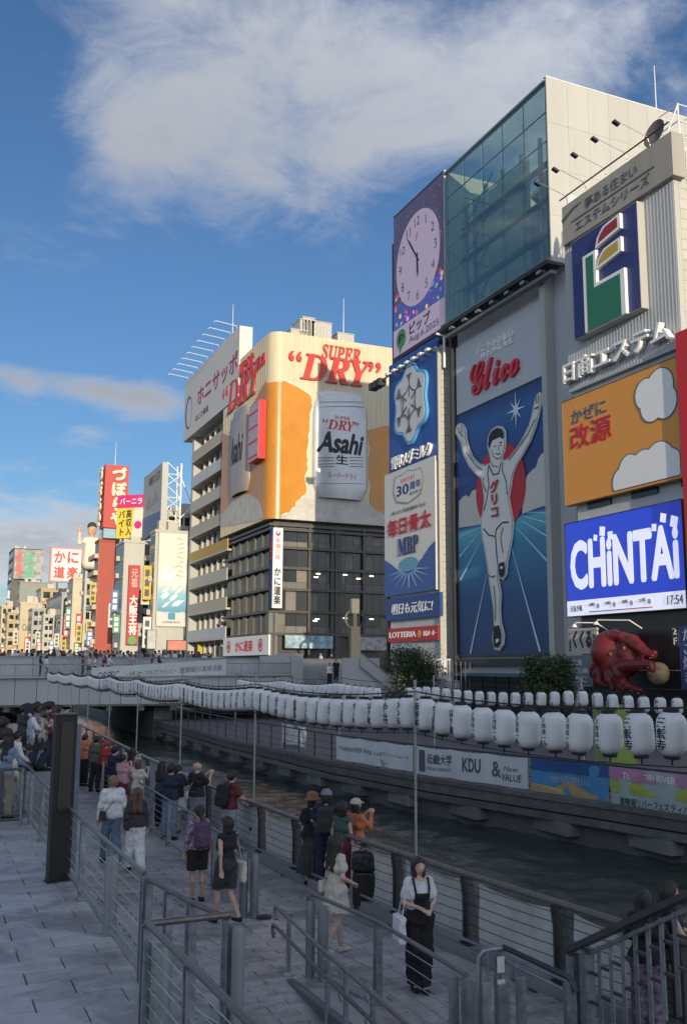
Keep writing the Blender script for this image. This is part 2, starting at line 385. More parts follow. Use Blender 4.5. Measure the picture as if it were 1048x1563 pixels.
# water: a fine sheet with real wavelets
def water():
    mt = bpy.data.materials.new('canal_water'); mt.use_nodes = True; N = mt.node_tree.nodes; L = mt.node_tree.links; b = N['Principled BSDF']
    b.inputs['Base Color'].default_value = (.035, .05, .042, 1); b.inputs['Roughness'].default_value = .09; b.inputs['IOR'].default_value = 1.33
    g = N.new('ShaderNodeNewGeometry'); mp = N.new('ShaderNodeMapping'); mp.inputs[3].default_value = (1.0, .55, 1); L.new(g.outputs['Position'], mp.inputs[0])
    n = N.new('ShaderNodeTexNoise'); n.inputs['Scale'].default_value = 5.5; n.inputs['Detail'].default_value = 5; n.inputs['Roughness'].default_value = .55; L.new(mp.outputs[0], n.inputs['Vector'])
    bp = N.new('ShaderNodeBump'); bp.inputs['Strength'].default_value = .8; bp.inputs['Distance'].default_value = .06; L.new(n.outputs[0], bp.inputs['Height']); L.new(bp.outputs[0], b.inputs['Normal'])
    ys = np.concatenate([np.arange(2, 60, .16), np.arange(60, 130, .6), np.arange(130, 520, 6)]); xs = np.arange(6.8, 23, .16)
    X, Y = np.meshgrid(xs, ys); rng = np.random.RandomState(3); Z = np.zeros_like(X)
    for i in range(26):
        a = rng.uniform(0, 2*np.pi); k = rng.uniform(2.5, 11); Z += .042/k*np.sin(k*(np.cos(a)*X+np.sin(a)*Y*.8)+rng.uniform(0, 6.28))
    Z = Z*np.clip((140-Y)/40, 0, 1)-1.45
    v = np.stack([X, Y, Z], -1).reshape(-1, 3); nx = len(xs); i = np.arange((len(ys)-1)*nx).reshape(-1, nx)[:, :-1].ravel()
    me = bpy.data.meshes.new('canal_water'); me.from_pydata(v.tolist(), [], np.stack([i, i+1, i+nx+1, i+nx], 1).tolist()); me.update()
    me.polygons.foreach_set('use_smooth', [True]*len(me.polygons))
    tag(link('canal_water', me, mt), kind='structure')
water()

# promenade paving: long thin setts, laid across the walk
def pave(parent, x0f, x1f, y0, y1, z, lx, ly, m, near, gap=.015, stagger=.5, ang=0.0, name='paver'):
    def block(a, b, c=.006):
        return MB().add([(-a,-b,-.035),(a,-b,-.035),(a,b,-.035),(-a,b,-.035),(-a,-b,-c),(a,-b,-c),(a,b,-c),(-a,b,-c),(-a+c,-b+c,0),(a-c,-b+c,0),(a-c,b-c,0),(-a+c,b-c,0)],
            [(0,1,5,4),(1,2,6,5),(2,3,7,6),(3,0,4,7),(4,5,9,8),(5,6,10,9),(6,7,11,10),(7,4,8,11),(8,9,10,11)])
    me = block(lx/2-gap/2, ly/2-gap/2).mesh(name); cand = []
    ny = int((y1-y0)/ly)
    for j in range(ny):
        y = y0+(j+.5)*ly; xa, xb = x0f(y), x1f(y); off = (j % 2)*stagger*lx
        n = int((xb-xa)/lx)+2
        for i in range(-1, n):
            x = xa+off+(i+.5)*lx
            a, b = max(x-lx/2, xa), min(x+lx/2, xb)
            if b-a < .06: continue
            cand.append((round((a+b)/2, 4), y, round((b-a)/lx, 3)))
    def vis(p):
        d = Vector((p[0], p[1], z-EYE)); q = d.dot(fwv)
        if q < .5: return False
        sx = CX+FPX*d.dot(rtv)/q; sy = CY-FPX*d.dot(upv)/q
        return near(sx, sy)
    cand.sort(key=lambda p: (not vis(p), p[0]**2+p[1]**2))
    for p in cand[:300]:
        o = link(name, me, m, parent, (p[0], p[1], z+random.uniform(-.0025, .0025))); o.scale = (p[2], 1, 1); o.rotation_euler = (random.uniform(-.002, .002), random.uniform(-.002, .002), 0)
    rest = MB()
    for p in cand[300:]:
        dz = z+random.uniform(-.0025, .0025)
        rest.add([(v.co.x*p[2]+p[0], v.co.y+p[1], v.co.z+dz) for v in me.vertices], [tuple(q.vertices) for q in me.polygons])
    o = rest.build('paving', m, parent); o['kind'] = 'stuff'
prom = bpy.data.objects['promenade']
pave(prom, lambda y: 2.62, lambda y: lerp_line(RIVER, y)-.32, 4.5, 42, .004, .60, .20, M_stone2, lambda x, y: 300 < x < 760 and 1380 < y < 1580)
# raised terrace on the left with big grey slabs
TX = 2.58
terrace = grd('terrace', [(-40, -30), (TX-.12, -30), (TX-.12, 29), (-40, 29)], -.02, .66, M_joint)
kb = MB()
for k in range(30): kb.box((TX-.116, -.5+k*1.0+.004, .0), (TX+.02, .5+k*1.0-.004, .70))
tag(kb.build('terrace_kerb', M_conc), kind='structure')
pave(terrace, lambda y: -4.1, lambda y: TX-.118, 5.0, 28.6, .70, .90, .45, M_stone, lambda x, y: -60 < x < 260 and y < 1600)
# river kerb under the railing
kk = MB(); 
for (a, b) in zip(RIVER[:-1], RIVER[1:]):
    if b[1] <= -50 or a[1] > 110: continue
    L_ = math.hypot(b[0]-a[0], b[1]-a[1]); n = max(1, int(L_/2))
    for i in range(n):
        t0, t1 = i/n+.002, (i+1)/n-.002
        p = Vector((a[0]+(b[0]-a[0])*t0-.12, a[1]+(b[1]-a[1])*t0, .04)); q = Vector((a[0]+(b[0]-a[0])*t1-.12, a[1]+(b[1]-a[1])*t1, .04))
        kk.beam(p, q, .30, .20)
tag(kk.build('river_kerb', M_conc), kind='structure')

# far boardwalk edge: fascia beams, joists and pile caps over the water
bw = empty('boardwalk_edge', (19.5, 25, -.6)); tag(bw, kind='structure')
def local(o, p): return Vector(p)-o.location
for (a, b) in zip(SOUTH[1:], SOUTH[2:]):
    if a[1] > 90: break
    L_ = b[1]-a[1]; n = max(1, round(L_/4.0))
    for i in range(n):
        t0, t1 = i/n, (i+1)/n
        p = Vector((a[0]+(b[0]-a[0])*t0, a[1]+(b[1]-a[1])*t0+.01, 0)); q = Vector((a[0]+(b[0]-a[0])*t1, a[1]+(b[1]-a[1])*t1-.01, 0))
        for zc, hh, w in ((-.10, .17, .34), (-.36, .30, .22), (-.68, .22, .30)):
            MB().beam(local(bw, p+Vector((.12, 0, zc))), local(bw, q+Vector((.12, 0, zc))), w, hh).build('fascia_beam', M_timber, bw)
        c = (p+q)/2
        MB().box(local(bw, (c.x+.05, c.y-.9, -1.2)), local(bw, (c.x+3, c.y+.9, -.795))).build('pile_cap', M_conc_d, bw)
        for dy in (-.5, .5): MB().tube([local(bw, (c.x+.8, c.y+dy, -3)), local(bw, (c.x+.8, c.y+dy, -1.2))], .22, 10).build('pile', M_conc_d, bw)

# ---------------------------------------------------------------- blocks beyond the frame whose shadow covers the canal
M_blk = mat('office_block', (.55, .52, .48), .8, var=.15)
for k, (x0, x1, y0, y1, h) in enumerate([(-75, -5, -150, -100, 25), (-75, -5, -215, -152, 29), (-5, 28, -260, -225, 34), (28.1, 75, -225, -180, 30), (-60, -14, -95, -40, 18)]):
    o = empty('office_block', ((x0+x1)/2, (y0+y1)/2, 0)); c = o.location
    MB().box((x0-c.x, y0-c.y, .71 if x1 < 8 and y1 > -20 else 0), (x1-c.x, y1-c.y, h)).build('wall', M_blk, o)
    w = MB()
    for f in range(1, int(h/3.6)):
        w.box((x0-c.x-.06, y0-c.y-.06, f*3.6), (x1-c.x+.06, y1-c.y+.06, f*3.6+1.5))
    w.build('window_band', mat('dark_glazing', (.03, .04, .05), .12, var=0), o)
    MB().box((x0-c.x-.2, y0-c.y-.2, h+.002), (x1-c.x+.2, y1-c.y+.2, h+.5)).build('parapet', M_conc, o)
    tag(o, ['north bank office block behind the viewer', 'north bank office block farther behind the viewer', 'office block at the head of the canal far behind the viewer', 'south bank office block far behind the viewer', 'north bank block just behind the viewer'][k], 'building')
# ================================================================ bridge over the canal
M_bridge = mat('bridge_stone', (.44, .44, .43), .8, var=.15, scale=.5, bump=.1)
M_bridge_l = mat('bridge_panel', (.48, .48, .47), .7, var=.10, scale=.6, streak=True)
YB = 73.0
br = empty('bridge', (10, YB, 0)); tag(br, 'pale grey pedestrian bridge crossing the canal in front of the shop rows', 'bridge')
L0 = br.location.copy()
def bl(*p): return Vector(p)-L0
def fascia_z(x): return 2.95+.012*(x+10)         # top of the front fascia rises to the far bank
xs = np.linspace(-22, 27.4, 34)
for a, b in zip(xs[:-1], xs[1:]):
    za, zb = fascia_z(a), fascia_z(b)
    MB().slab([bl(a+.02, YB, 1.25), bl(b-.02, YB, 1.25), bl(b-.02, YB, zb), bl(a+.02, YB, za)], (0, .4, 0)).build('fascia_panel', M_bridge_l, br)
MB().slab([bl(-22, YB+.41, 1.1), bl(27.4, YB+.41, 1.1), bl(27.4, YB+.41, fascia_z(27.4)-.06), bl(-22, YB+.41, fascia_z(-22)-.06)], (0, 3.6, 0)).build('ramp_deck', M_bridge, br)
MB().beam(bl(-22, YB-.05, fascia_z(-22)+.03), bl(27.4, YB-.05, fascia_z(27.4)+.03), .55, .10).build('coping', M_bridge, br)
# main deck behind with its solid parapet
MB().box(bl(-40, YB+4.4, 1.5), bl(44, YB+22, 3.55)).build('main_deck', M_bridge, br)
for a in np.arange(-40, 36, 4.0):
    MB().box(bl(a+.012, YB+4.1, 2.6), bl(a+3.988, YB+4.38, 4.62)).build('parapet_panel', M_bridge, br)
MB().box(bl(-40, YB+4.02, 4.622), bl(36, YB+4.5, 4.74)).build('parapet_coping', M_conc, br)
MB().box(bl(-40, YB+22.02, 2.6), bl(36, YB+22.3, 4.65)).build('parapet_panel', M_bridge, br)
# front railing: posts, top rail, pickets
rail = empty('bridge_railing', (10, YB, 3)); tag(rail, 'steel picket railing along the front edge of the bridge', 'railing')
def rl(*p): return Vector(p)-rail.location
MB().tube([rl(-22, YB+.1, fascia_z(-22)+.95), rl(27.3, YB+.1, fascia_z(27.3)+.95)], .04).build('top_rail', M_steel, rail)
MB().tube([rl(-22, YB+.1, fascia_z(-22)+.16), rl(27.3, YB+.1, fascia_z(27.3)+.16)], .025).build('bottom_rail', M_steel, rail)
for x in np.arange(-2, 27.4, 2.1): MB().box(rl(x-.04, YB+.06, fascia_z(x)), rl(x+.04, YB+.14, fascia_z(x)+.95)).build('post', M_steel, rail)
pk = MB().box((-.012, -.012, 0), (.012, .012, .76)).mesh('picket')
for x in np.arange(3, 27.2, .14): link('picket', pk, M_steel, rail, rl(x, YB+.1, fascia_z(x)+.17))
# end block of the bridge at the far bank
MB().box(bl(27.42, YB-.1, 0), bl(28.3, YB+4.0, 5.1)).build('end_pier', M_bridge, br)
MB().box(bl(26.0, YB+.5, 3.0), bl(27.4, YB+3.9, 4.9)).build('end_wall', M_bridge_l, br)
for x in (8.3, 17.6): MB().box(bl(x-.7, YB+2, -3), bl(x+.7, YB+20, 1.1)).build('pier', M_conc_d, br)
for x in np.arange(-6, 27, 2.4): MB().box(bl(x-.2, YB+.45, .75), bl(x+.2, YB+21.9, 1.098)).build('girder', M_conc_d, br)
# white banner hung on the bridge railing
def banner(name, label, p0, p1, h, m, texts, rows=6, cols=40, sag=.03, n_hint=(-1, -1, 0), parts=None, seed=1):
    """cloth strip from p0 to p1 (top corners), h tall, ruffled; texts = (string, u0, u1, v0, v1, material, bold)"""
    p0, p1 = Vector(p0), Vector(p1); rng = random.Random(seed)
    o = empty(name, (p0+p1)/2-Vector((0, 0, h))); c = o.location
    d = p1-p0; L_ = d.length; n = d.cross(Vector((0, 0, 1))).normalized()
    if n.dot(Vector(n_hint)) < 0: n = -n
    ph = [rng.uniform(0, 6) for _ in range(6)]
    def surf(u, v):
        s = u*L_
        r = (.030*math.sin(2.1*s+ph[0])+.018*math.sin(4.7*s+ph[1]+v)+.012*math.sin(7.9*s+ph[2]-2*v))*(.35+.65*(1-v)**.8)*min(1, h)
        z = -sag*4*abs(((u*max(1, round(L_/2))) % 1)*(1-((u*max(1, round(L_/2))) % 1)))
        return p0+d*u+Vector((0, 0, -h*(1-v)+z*(1 if v > .5 else .4)))+n*(r+.05)
    vs, fs = [], []
    for j in range(rows+1):
        for i in range(cols+1): vs.append(surf(i/cols, j/rows)-c)
    for j in range(rows):
        for i in range(cols):
            q = j*(cols+1)+i; fs.append((q, q+1, q+cols+2, q+cols+1))
    a, b, e = vs[0], vs[1], vs[cols+2]
    if (b-a).cross(e-a).dot(n) < 0: fs = [tuple(reversed(f)) for f in fs]
    w = len(vs); vs2 = vs+[p-n*.006 for p in vs]; fs2 = fs+[tuple(reversed([i+w for i in f])) for f in fs]
    cloth = MB().add(vs2, fs2).build('cloth', m, o, smooth=True)
    right_is_p1 = (p1-Vector((0, 0, EYE))).dot(rtv)/(p1-Vector((0,0,EYE))).dot(fwv) > (p0-Vector((0, 0, EYE))).dot(rtv)/(p0-Vector((0,0,EYE))).dot(fwv)
    def bend_for(u0, u1, v0, v1):
        def f(a, b):
            u = (u0+u1)/2+a; v = (v0+v1)/2+b
            uu = u if right_is_p1 else 1-u
            return (surf(uu, v)-c+n*.006, n)
        return f
    for (s_, u0, u1, v0, v1, tm, bold, shear) in texts:
        if isinstance(s_, str):
            lettering(s_, (0,0,0), (1,0,0), (0,1,0), n, u1-u0, v1-v0, tm, cloth, depth=.004, bold=bold, shear=shear, bend=bend_for(u0, u1, v0, v1))
        else:   # a printed patch given as polygon in (u, v)
            fn = bend_for(0, 0, 0, 0); k = s_
            P = [fn(u, v)[0]+n*(.002*random.random()) for u, v in k]
            me = MB().add(P, [tuple(range(len(P)))]); a, b, e = P[0], P[1], P[2]
            if (b-a).cross(e-a).dot(n) < 0: me.f = [tuple(reversed(f)) for f in me.f]
            me.build('printed_patch', tm, cloth)
    tag(o, label, 'banner'); return o
M_cloth = mat('banner_cloth', (.62, .63, .61), .85, var=.10, scale=1.5)
M_grey_ink = mat('grey_ink', (.10, .10, .12), .7, var=0)
a, b = U(140, 1019, Y=YB-.1), U(345, 1006, Y=YB-.1)
banner('hanging_banner', 'long white banner with black lettering hung on the bridge railing', a, b, 1.28, M_cloth,
       [('ORPEC', .04, .20, .3, .72, M_grey_ink, .01, .3), ('〜大阪ミナミの水辺をきれいに〜', .24, .62, .34, .66, M_grey_ink, 0, 0), ('道頓堀川清掃活動', .64, .97, .34, .7, M_grey_ink, 0, 0)], sag=.02, n_hint=(0, -1, 0))

# stairs and ramp walls at the far bank, right of the bridge
st = empty('bank_stairs', (31, 71, 0)); tag(st, 'grey stone stairs and sloping rails on the far bank right of the bridge', 'stairs')
def sl_(*p): return Vector(p)-st.location
for k in range(12): MB().box(sl_(28.4+k*.02, 66+k*.42, 0), sl_(32.6, 66+(k+1)*.42-.004, .3*(k+1))).build('step', M_conc, st)
def ramp_rail(x0, x1, z0, z1, y):
    MB().slab([sl_(x0, y, z0-.9), sl_(x1, y, z1-.9), sl_(x1, y, z1), sl_(x0, y, z0)], (0, .12, 0)).build('side_wall', M_bridge_l, st)
    MB().beam(sl_(x0, y+.06, z0+.05), sl_(x1, y+.06, z1+.05), .2, .1).build('handrail', M_conc, st)
MB().box(sl_(28.4, 65.0, 0), sl_(31.3, 65.3, 4.7)).build('side_wall', M_bridge_l, st)
ramp_rail(29.6, 32.4, 5.0, 3.0, 64.6)
ramp_rail(33.5, 36.2, 4.9, 2.9, 64.6)
MB().box(sl_(34.6, 65.4, 0), sl_(37.6, 65.6, 3.2)).build('side_wall', M_bridge_l, st)
for x in np.arange(34.7, 37.5, .25): MB().box(sl_(x, 65.45, 3.202), sl_(x+.06, 65.51, 4.6)).build('picket', M_white, st)
MB().beam(sl_(34.6, 65.5, 4.65), sl_(37.6, 65.5, 4.65), .1, .1).build('handrail', M_white, st)
for k in range(5): MB().tube([sl_(38+k*.4, 66, 0), sl_(38+k*.4, 66, 4.5)], .035, 6).build('post', M_steel, st)
# ================================================================ far bank: the sign wall
M_cream = mat('cream_panel', (.43, .425, .40), .55, var=.07, scale=.5, streak=True)
M_cream2 = mat('cream_tile', (.46, .44, .39), .6, var=.10)
M_greyp = mat('grey_metal_panel', (.50, .53, .56), .5, var=.06, scale=.4)
M_wall_b = mat('blue_grey_wall', (.48, .50, .53), .6, var=.10, scale=.6, streak=True)
M_dark = mat('dark_trim', (.03, .03, .033), .5, var=.1)
M_redp = mat('red_print', (.50, .02, .03), .5, var=.04)
M_whitep = mat('white_print', (.78, .78, .77), .55, var=.04)
M_bluep = mat('blue_print', (.02, .06, .26), .5, var=.06)
M_navy = mat('navy_print', (.022, .03, .16), .5, var=.05)

def quad_on(TL, TR, BR, BL, X=None, Y=None):
    P = [U(*p, X=X, Y=Y) for p in (TL, TR, BR, BL)]
    k = 1 if X is not None else 0
    a = (P[0][k]+P[3][k])/2; b = (P[1][k]+P[2][k])/2; return a, b, (P[3].z+P[2].z)/2, (P[0].z+P[1].z)/2
class Board:
    """flat sign: bl = bottom-left corner as the viewer sees it, u = direction to the right, n = outward"""
    def __init__(s, name, label, cat, bl, u, w, h, n, m, t=.3, frame=None, group=None):
        s.bl = Vector(bl); s.u = Vector(u).normalized(); s.n = Vector(n).normalized(); s.w = w; s.h = h; s.k = 0
        s.o = empty(name, s.bl); tag(s.o, label, cat, group)
        if m is not None: s.slab([(0,0),(1,0),(1,1),(0,1)], m, -t, t-.001, 'panel')
        if frame:
            fm, fw_ = frame
            for (a, b, c, d) in ((0,1,-fw_/h,0),(0,1,1,1+fw_/h),(-fw_/w,0,-fw_/h,1+fw_/h),(1,1+fw_/w,-fw_/h,1+fw_/h)):
                s.slab([(a,c),(b,c),(b,d),(a,d)], fm, -t-.02, t+.06, 'frame')
    @classmethod
    def px(cls, name, label, cat, TL, TR, BR, BL, m, X=None, Y=None, **k):
        a, b, z0, z1 = quad_on(TL, TR, BR, BL, X, Y)
        if X is not None: o = cls(name, label, cat, (X, a, z0), (0,-1,0), a-b, z1-z0, (-1,0,0), m, **k); o.pl = ('X', X)
        else: o = cls(name, label, cat, (a, Y, z0), (1,0,0), b-a, z1-z0, (0,-1,0), m, **k); o.pl = ('Y', Y)
        return o
    def P(s, uu, vv, d=0.0): return s.u*(s.w*uu)+Vector((0,0,s.h*vv))+s.n*d
    def uv(s, px, py):
        p = U(px, py, **{s.pl[0]: s.pl[1]})-s.bl; return (p.dot(s.u)/s.w, p.z/s.h)
    def slab(s, pts, m, d0, t, name='panel'):
        return MB().slab([s.P(a, b, d0) for a, b in pts], s.n*t).build(name, m, getattr(s, 'par', None) or s.o)
    def lay(s, pts, m, t=.02, name='printed_shape', px=False, k=None):
        """a printed shape, each one a little proud of the one before"""
        if px: pts = [s.uv(*p) for p in pts]
        if k is None: s.k += 1; k = s.k
        return s.slab(pts, m, .002+.004*k, t, name)
    def disc(s, c, r, m, n=40, t=.02, name='printed_disc', ry=None, px=False):
        ry = ry or r
        if px: c = s.uv(*c)
        return s.lay([(c[0]+r/s.w*math.cos(2*math.pi*i/n), c[1]+ry/s.h*math.sin(2*math.pi*i/n)) for i in range(n)], m, t, name)
    def stroke(s, pts, wd, m, px=False, t=.02, name='printed_line'):
        """polyline of width wd metres"""
        if px: pts = [s.uv(*p) for p in pts]
        q = [Vector((a*s.w, b*s.h)) for a, b in pts]; l, r = [], []
        ws = wd if isinstance(wd, (list, tuple)) else [wd]*len(q)
        for i, p in enumerate(q):
            d = (q[min(i+1, len(q)-1)]-q[max(i-1, 0)]).normalized(); nn = Vector((-d.y, d.x))*ws[i]/2
            l.append(p+nn); r.append(p-nn)
        return s.lay([(p.x/s.w, p.y/s.h) for p in l+r[::-1]], m, t, name)
    def text(s, body, u0, u1, v0, v1, m, depth=.03, lift=None, **k):
        if lift is None: s.k += 1; lift = .004+.004*s.k
        return lettering(body, s.P((u0+u1)/2, (v0+v1)/2, lift), s.u, (0,0,1), s.n, (u1-u0)*s.w, (v1-v0)*s.h, m, getattr(s, 'par', None) or s.o, depth=depth, **k)
def ramp_mat(name, axis, stops, rough=.45, emit=0, lo=0., hi=1., noise=0.):
    """flat print with a colour run along a world axis between lo and hi"""
    if name in MATS: return MATS[name]
    mt = bpy.data.materials.new(name); mt.use_nodes = True; N = mt.node_tree.nodes; L = mt.node_tree.links; b = N['Principled BSDF']; b.inputs['Roughness'].default_value = rough
    g = N.new('ShaderNodeNewGeometry'); sp = N.new('ShaderNodeSeparateXYZ'); L.new(g.outputs['Position'], sp.inputs[0])
    mr = N.new('ShaderNodeMapRange'); L.new(sp.outputs[axis], mr.inputs[0]); mr.inputs[1].default_value = lo; mr.inputs[2].default_value = hi
    src = mr.outputs[0]
    if noise:
        n = N.new('ShaderNodeTexNoise'); n.inputs['Scale'].default_value = .9; n.inputs['Detail'].default_value = 4; L.new(g.outputs['Position'], n.inputs['Vector'])
        ma = N.new('ShaderNodeMath'); ma.operation = 'MULTIPLY_ADD'; L.new(n.outputs[0], ma.inputs[0]); ma.inputs[1].default_value = noise; L.new(src, ma.inputs[2]); src = ma.outputs[0]
    cr = N.new('ShaderNodeValToRGB'); L.new(src, cr.inputs[0]); e = cr.color_ramp.elements
    while len(e) < len(stops): e.new(.5)
    for el, (p, c) in zip(e, stops): el.position = p; el.color = (*c, 1)
    L.new(cr.outputs[0], b.inputs['Base Color'])
    if emit: L.new(cr.outputs[0], b.inputs['Emission Color']); b.inputs['Emission Strength'].default_value = emit
    MATS[name] = mt; return mt
def glass_mat(name, tint, rough=.03, refl=1.0):
    if name in MATS: return MATS[name]
    mt = bpy.data.materials.new(name); mt.use_nodes = True; N = mt.node_tree.nodes; L = mt.node_tree.links; N.remove(N['Principled BSDF'])
    out = N['Material Output']; tr = N.new('ShaderNodeBsdfTransparent'); tr.inputs[0].default_value = (*tint, 1)
    gl = N.new('ShaderNodeBsdfGlossy'); gl.inputs['Roughness'].default_value = rough
    fr = N.new('ShaderNodeLayerWeight'); fr.inputs[0].default_value = .5; pw = N.new('ShaderNodeMath'); pw.operation = 'POWER'; L.new(fr.outputs['Facing'], pw.inputs[0]); pw.inputs[1].default_value = 4.0
    mu = N.new('ShaderNodeMath'); mu.operation = 'MULTIPLY_ADD'; L.new(pw.outputs[0], mu.inputs[0]); mu.inputs[1].default_value = .9; mu.inputs[2].default_value = .05*refl; mu.use_clamp = True
    mx = N.new('ShaderNodeMixShader'); L.new(mu.outputs[0], mx.inputs[0]); L.new(tr.outputs[0], mx.inputs[1]); L.new(gl.outputs[0], mx.inputs[2]); L.new(mx.outputs[0], out.inputs[0])
    MATS[name] = mt; return mt

# ---------------------------------------------------------------- glass-fronted box over the running man
XG = 40.0
gy0, gy1, gz0, gz1 = quad_on((680, 266), (830.3, 126.5), (835.6, 394.5), (681.6, 497.5), X=XG)
gb = empty('glass_building', (XG+8, (gy0+gy1)/2, 0)); tag(gb, 'tall block with teal glass front and cream metal side wall above the running man sign', 'building')
def G(*p): return Vector(p)-gb.location
GX1 = XG+19
NR, NC = 6, 5
M_pane = glass_mat('teal_glass', (.70, .80, .73), .02, 3.2)
M_mull = mat('mullion', (.24, .30, .28), .4, .5, var=.1)
for r in range(NR):
    for c in range(NC):
        ya = gy0+(gy1-gy0)*c/NC; yb = gy0+(gy1-gy0)*(c+1)/NC; za = gz0+(gz1-gz0)*r/NR; zb = gz0+(gz1-gz0)*(r+1)/NR
        MB().box(G(XG, ya-.02, za+.02), G(XG+.04, yb+.02, zb-.02)).build('pane', M_pane, gb)
for r in range(NR+1):
    z = gz0+(gz1-gz0)*r/NR; w_ = .12 if r in (0, NR) else .022
    MB().box(G(XG+.045, gy0, z-w_), G(XG+.13, gy1, z+w_)).build('mullion', M_mull, gb)
for c in range(NC+1):
    y = gy0+(gy1-gy0)*c/NC; w_ = .12 if c in (0, NC) else .022
    MB().box(G(XG+.132, y-w_, gz0), G(XG+.20, y+w_, gz1)).build('mullion', M_mull, gb)
# inside: walls painted pale for light, blue for reflection, columns, cross bracing, plant floor
M_in = mat('interior_wall', (.82, .84, .76), .8, var=.08, scale=.6)
MB().box(G(XG+3.0, gy0-8.2, gz0+.1), G(XG+3.2, gy0-.3, gz1-2.0)).build('inner_wall', M_in, gb)
MB().box(G(XG+4.5, gy1+.3, gz0+.1), G(XG+4.7, gy0-8.25, gz1-3.0)).build('inner_wall', mat('inner_reflection_wall', (.55, .60, .64), .7, var=.1), gb)
for y in np.linspace(gy0-.6, gy1+1, 6): MB().box(G(XG+2.0, y-.14, gz0), G(XG+2.28, y+.14, gz1-2)).build('column', M_in, gb)
for k, z in enumerate(np.linspace(gz0+.4, gz1-5, 4)):
    MB().tube([G(XG+1.6, gy0-.4, z), G(XG+1.6, gy0-5.2, z+3.0)], .06, 6).build('brace', M_mull, gb)
    MB().tube([G(XG+1.6, gy0-5.2, z), G(XG+1.6, gy0-.4, z+3.0)], .06, 6).build('brace', M_mull, gb)
    MB().box(G(XG+1.4, gy0-.2, z-.05), G(XG+2.0, gy1+.4, z+.05)).build('catwalk', M_mull, gb)
# solid walls: panelled west side, back, far side
def wall_panels(o, Lf, X0, X1, Y, z0, z1, nx, nz, m, gap=.014, t=.12, name='wall_panel'):
    for i in range(nx):
        for j in range(nz):
            xa = X0+(X1-X0)*i/nx; xb = X0+(X1-X0)*(i+1)/nx; za = z0+(z1-z0)*j/nz; zb = z0+(z1-z0)*(j+1)/nz
            MB().box(Lf(xa+gap/2, Y-t, za+gap/2), Lf(xb-gap/2, Y, zb-gap/2)).build(name, m, o)
wall_panels(gb, G, XG-.05, GX1, gy1-.25, gz0-.3, gz1+.35, 10, 4, M_cream)
MB().box(G(XG+.21, gy1-.24, gz0-.3), G(GX1, gy1-.05, gz1+.3)).build('wall_backing', M_dark, gb)
MB().box(G(XG+.21, gy0+.02, gz0-.3), G(GX1, gy0+.3, gz1+.3)).build('wall', M_cream, gb)
MB().box(G(GX1-.4, gy1, 0), G(GX1, gy0, gz1+.3)).build('wall', M_cream, gb)
MB().box(G(XG-.06, gy1-.38, gz1+.352), G(GX1, gy1-.03, gz1+.43)).build('roof_trim', M_white, gb)
MB().box(G(XG-.06, gy1-.02, gz1+.10), G(XG+.2, gy0+.3, gz1+.28)).build('roof_trim', M_mull, gb)
MB().box(G(XG+9, gy1, gz1-.3), G(GX1-.41, gy0, gz1+.1)).build('roof', M_conc, gb)
# soffit with lamp housings
MB().box(G(XG-.5, gy1-.5, gz0-.55), G(XG+.9, gy0+.2, gz0-.32)).build('soffit', M_dark, gb)
MB().box(G(XG-.55, gy1-.5, gz0-.31), G(XG-.2, gy0+.2, gz0-.16)).build('ledge', mat('ledge_grey', (.2, .19, .18), .5, .4, var=.1), gb)
MB().box(G(XG-.2, gy1-.45, gz0-1.25), G(XG+.3, gy0+.1, gz0-1.0)).build('lamp_tray', mat('ledge_grey', (.2, .19, .18)), gb)
for k in range(7):
    y = gy0-1.2-k*(gy0-gy1-2)/6
    MB().box(G(XG-.4, y-.28, gz0-.86), G(XG+.1, y+.28, gz0-.62)).build('lamp_housing', M_steel, gb)
    MB().beam(G(XG-.15, y, gz0-.65), G(XG+.4, y, gz0-1.1), .06).build('bracket', M_dark, gb)
# block below: recessed wall, pilaster, header
XM = 41.0
ly0, ly1, lz0, lz1 = quad_on((697, 636.6), (829.3, 574), (840.8, 999), (700.7, 999), X=XM)
MB().box(G(XM+.35, ly1-2.9, .2), G(GX1-.41, gy0+1.5, gz0-.31)).build('lower_wall', M_wall_b, gb)
MB().box(G(XM-.5, ly1-1.05, 4.0), G(XM+.34, ly1-.45, gz0-.6)).build('pilaster', M_cream, gb)
MB().box(G(XM-.25, ly1-.44, 4.0), G(XM+.34, ly1-.22, gz0-.6)).build('pilaster', M_wall_b, gb)
MB().box(G(XM-.3, ly0+.25, 3.0), G(XM+.34, ly0+.6, gz0-.6)).build('pilaster', M_dark, gb)
MB().box(G(XM-.2, ly1-2.6, 4.2), G(XM+.3, ly0+.2, 4.75)).build('base_band', M_dark, gb)
MB().box(G(XM-1.6, ly1-2.6, 3.4), G(XM+.3, ly0+.2, 3.65)).build('awning', mat('teal_awning', (.06, .12, .15), .5, var=.1), gb)
for k in range(8): MB().box(G(XM-.1, ly1-2+k*1.85, .25), G(XM+.3, ly1-2+k*1.85+1.7, 3.3)).build('shop_pane', mat('dark_glazing', (.03, .04, .05)), gb)

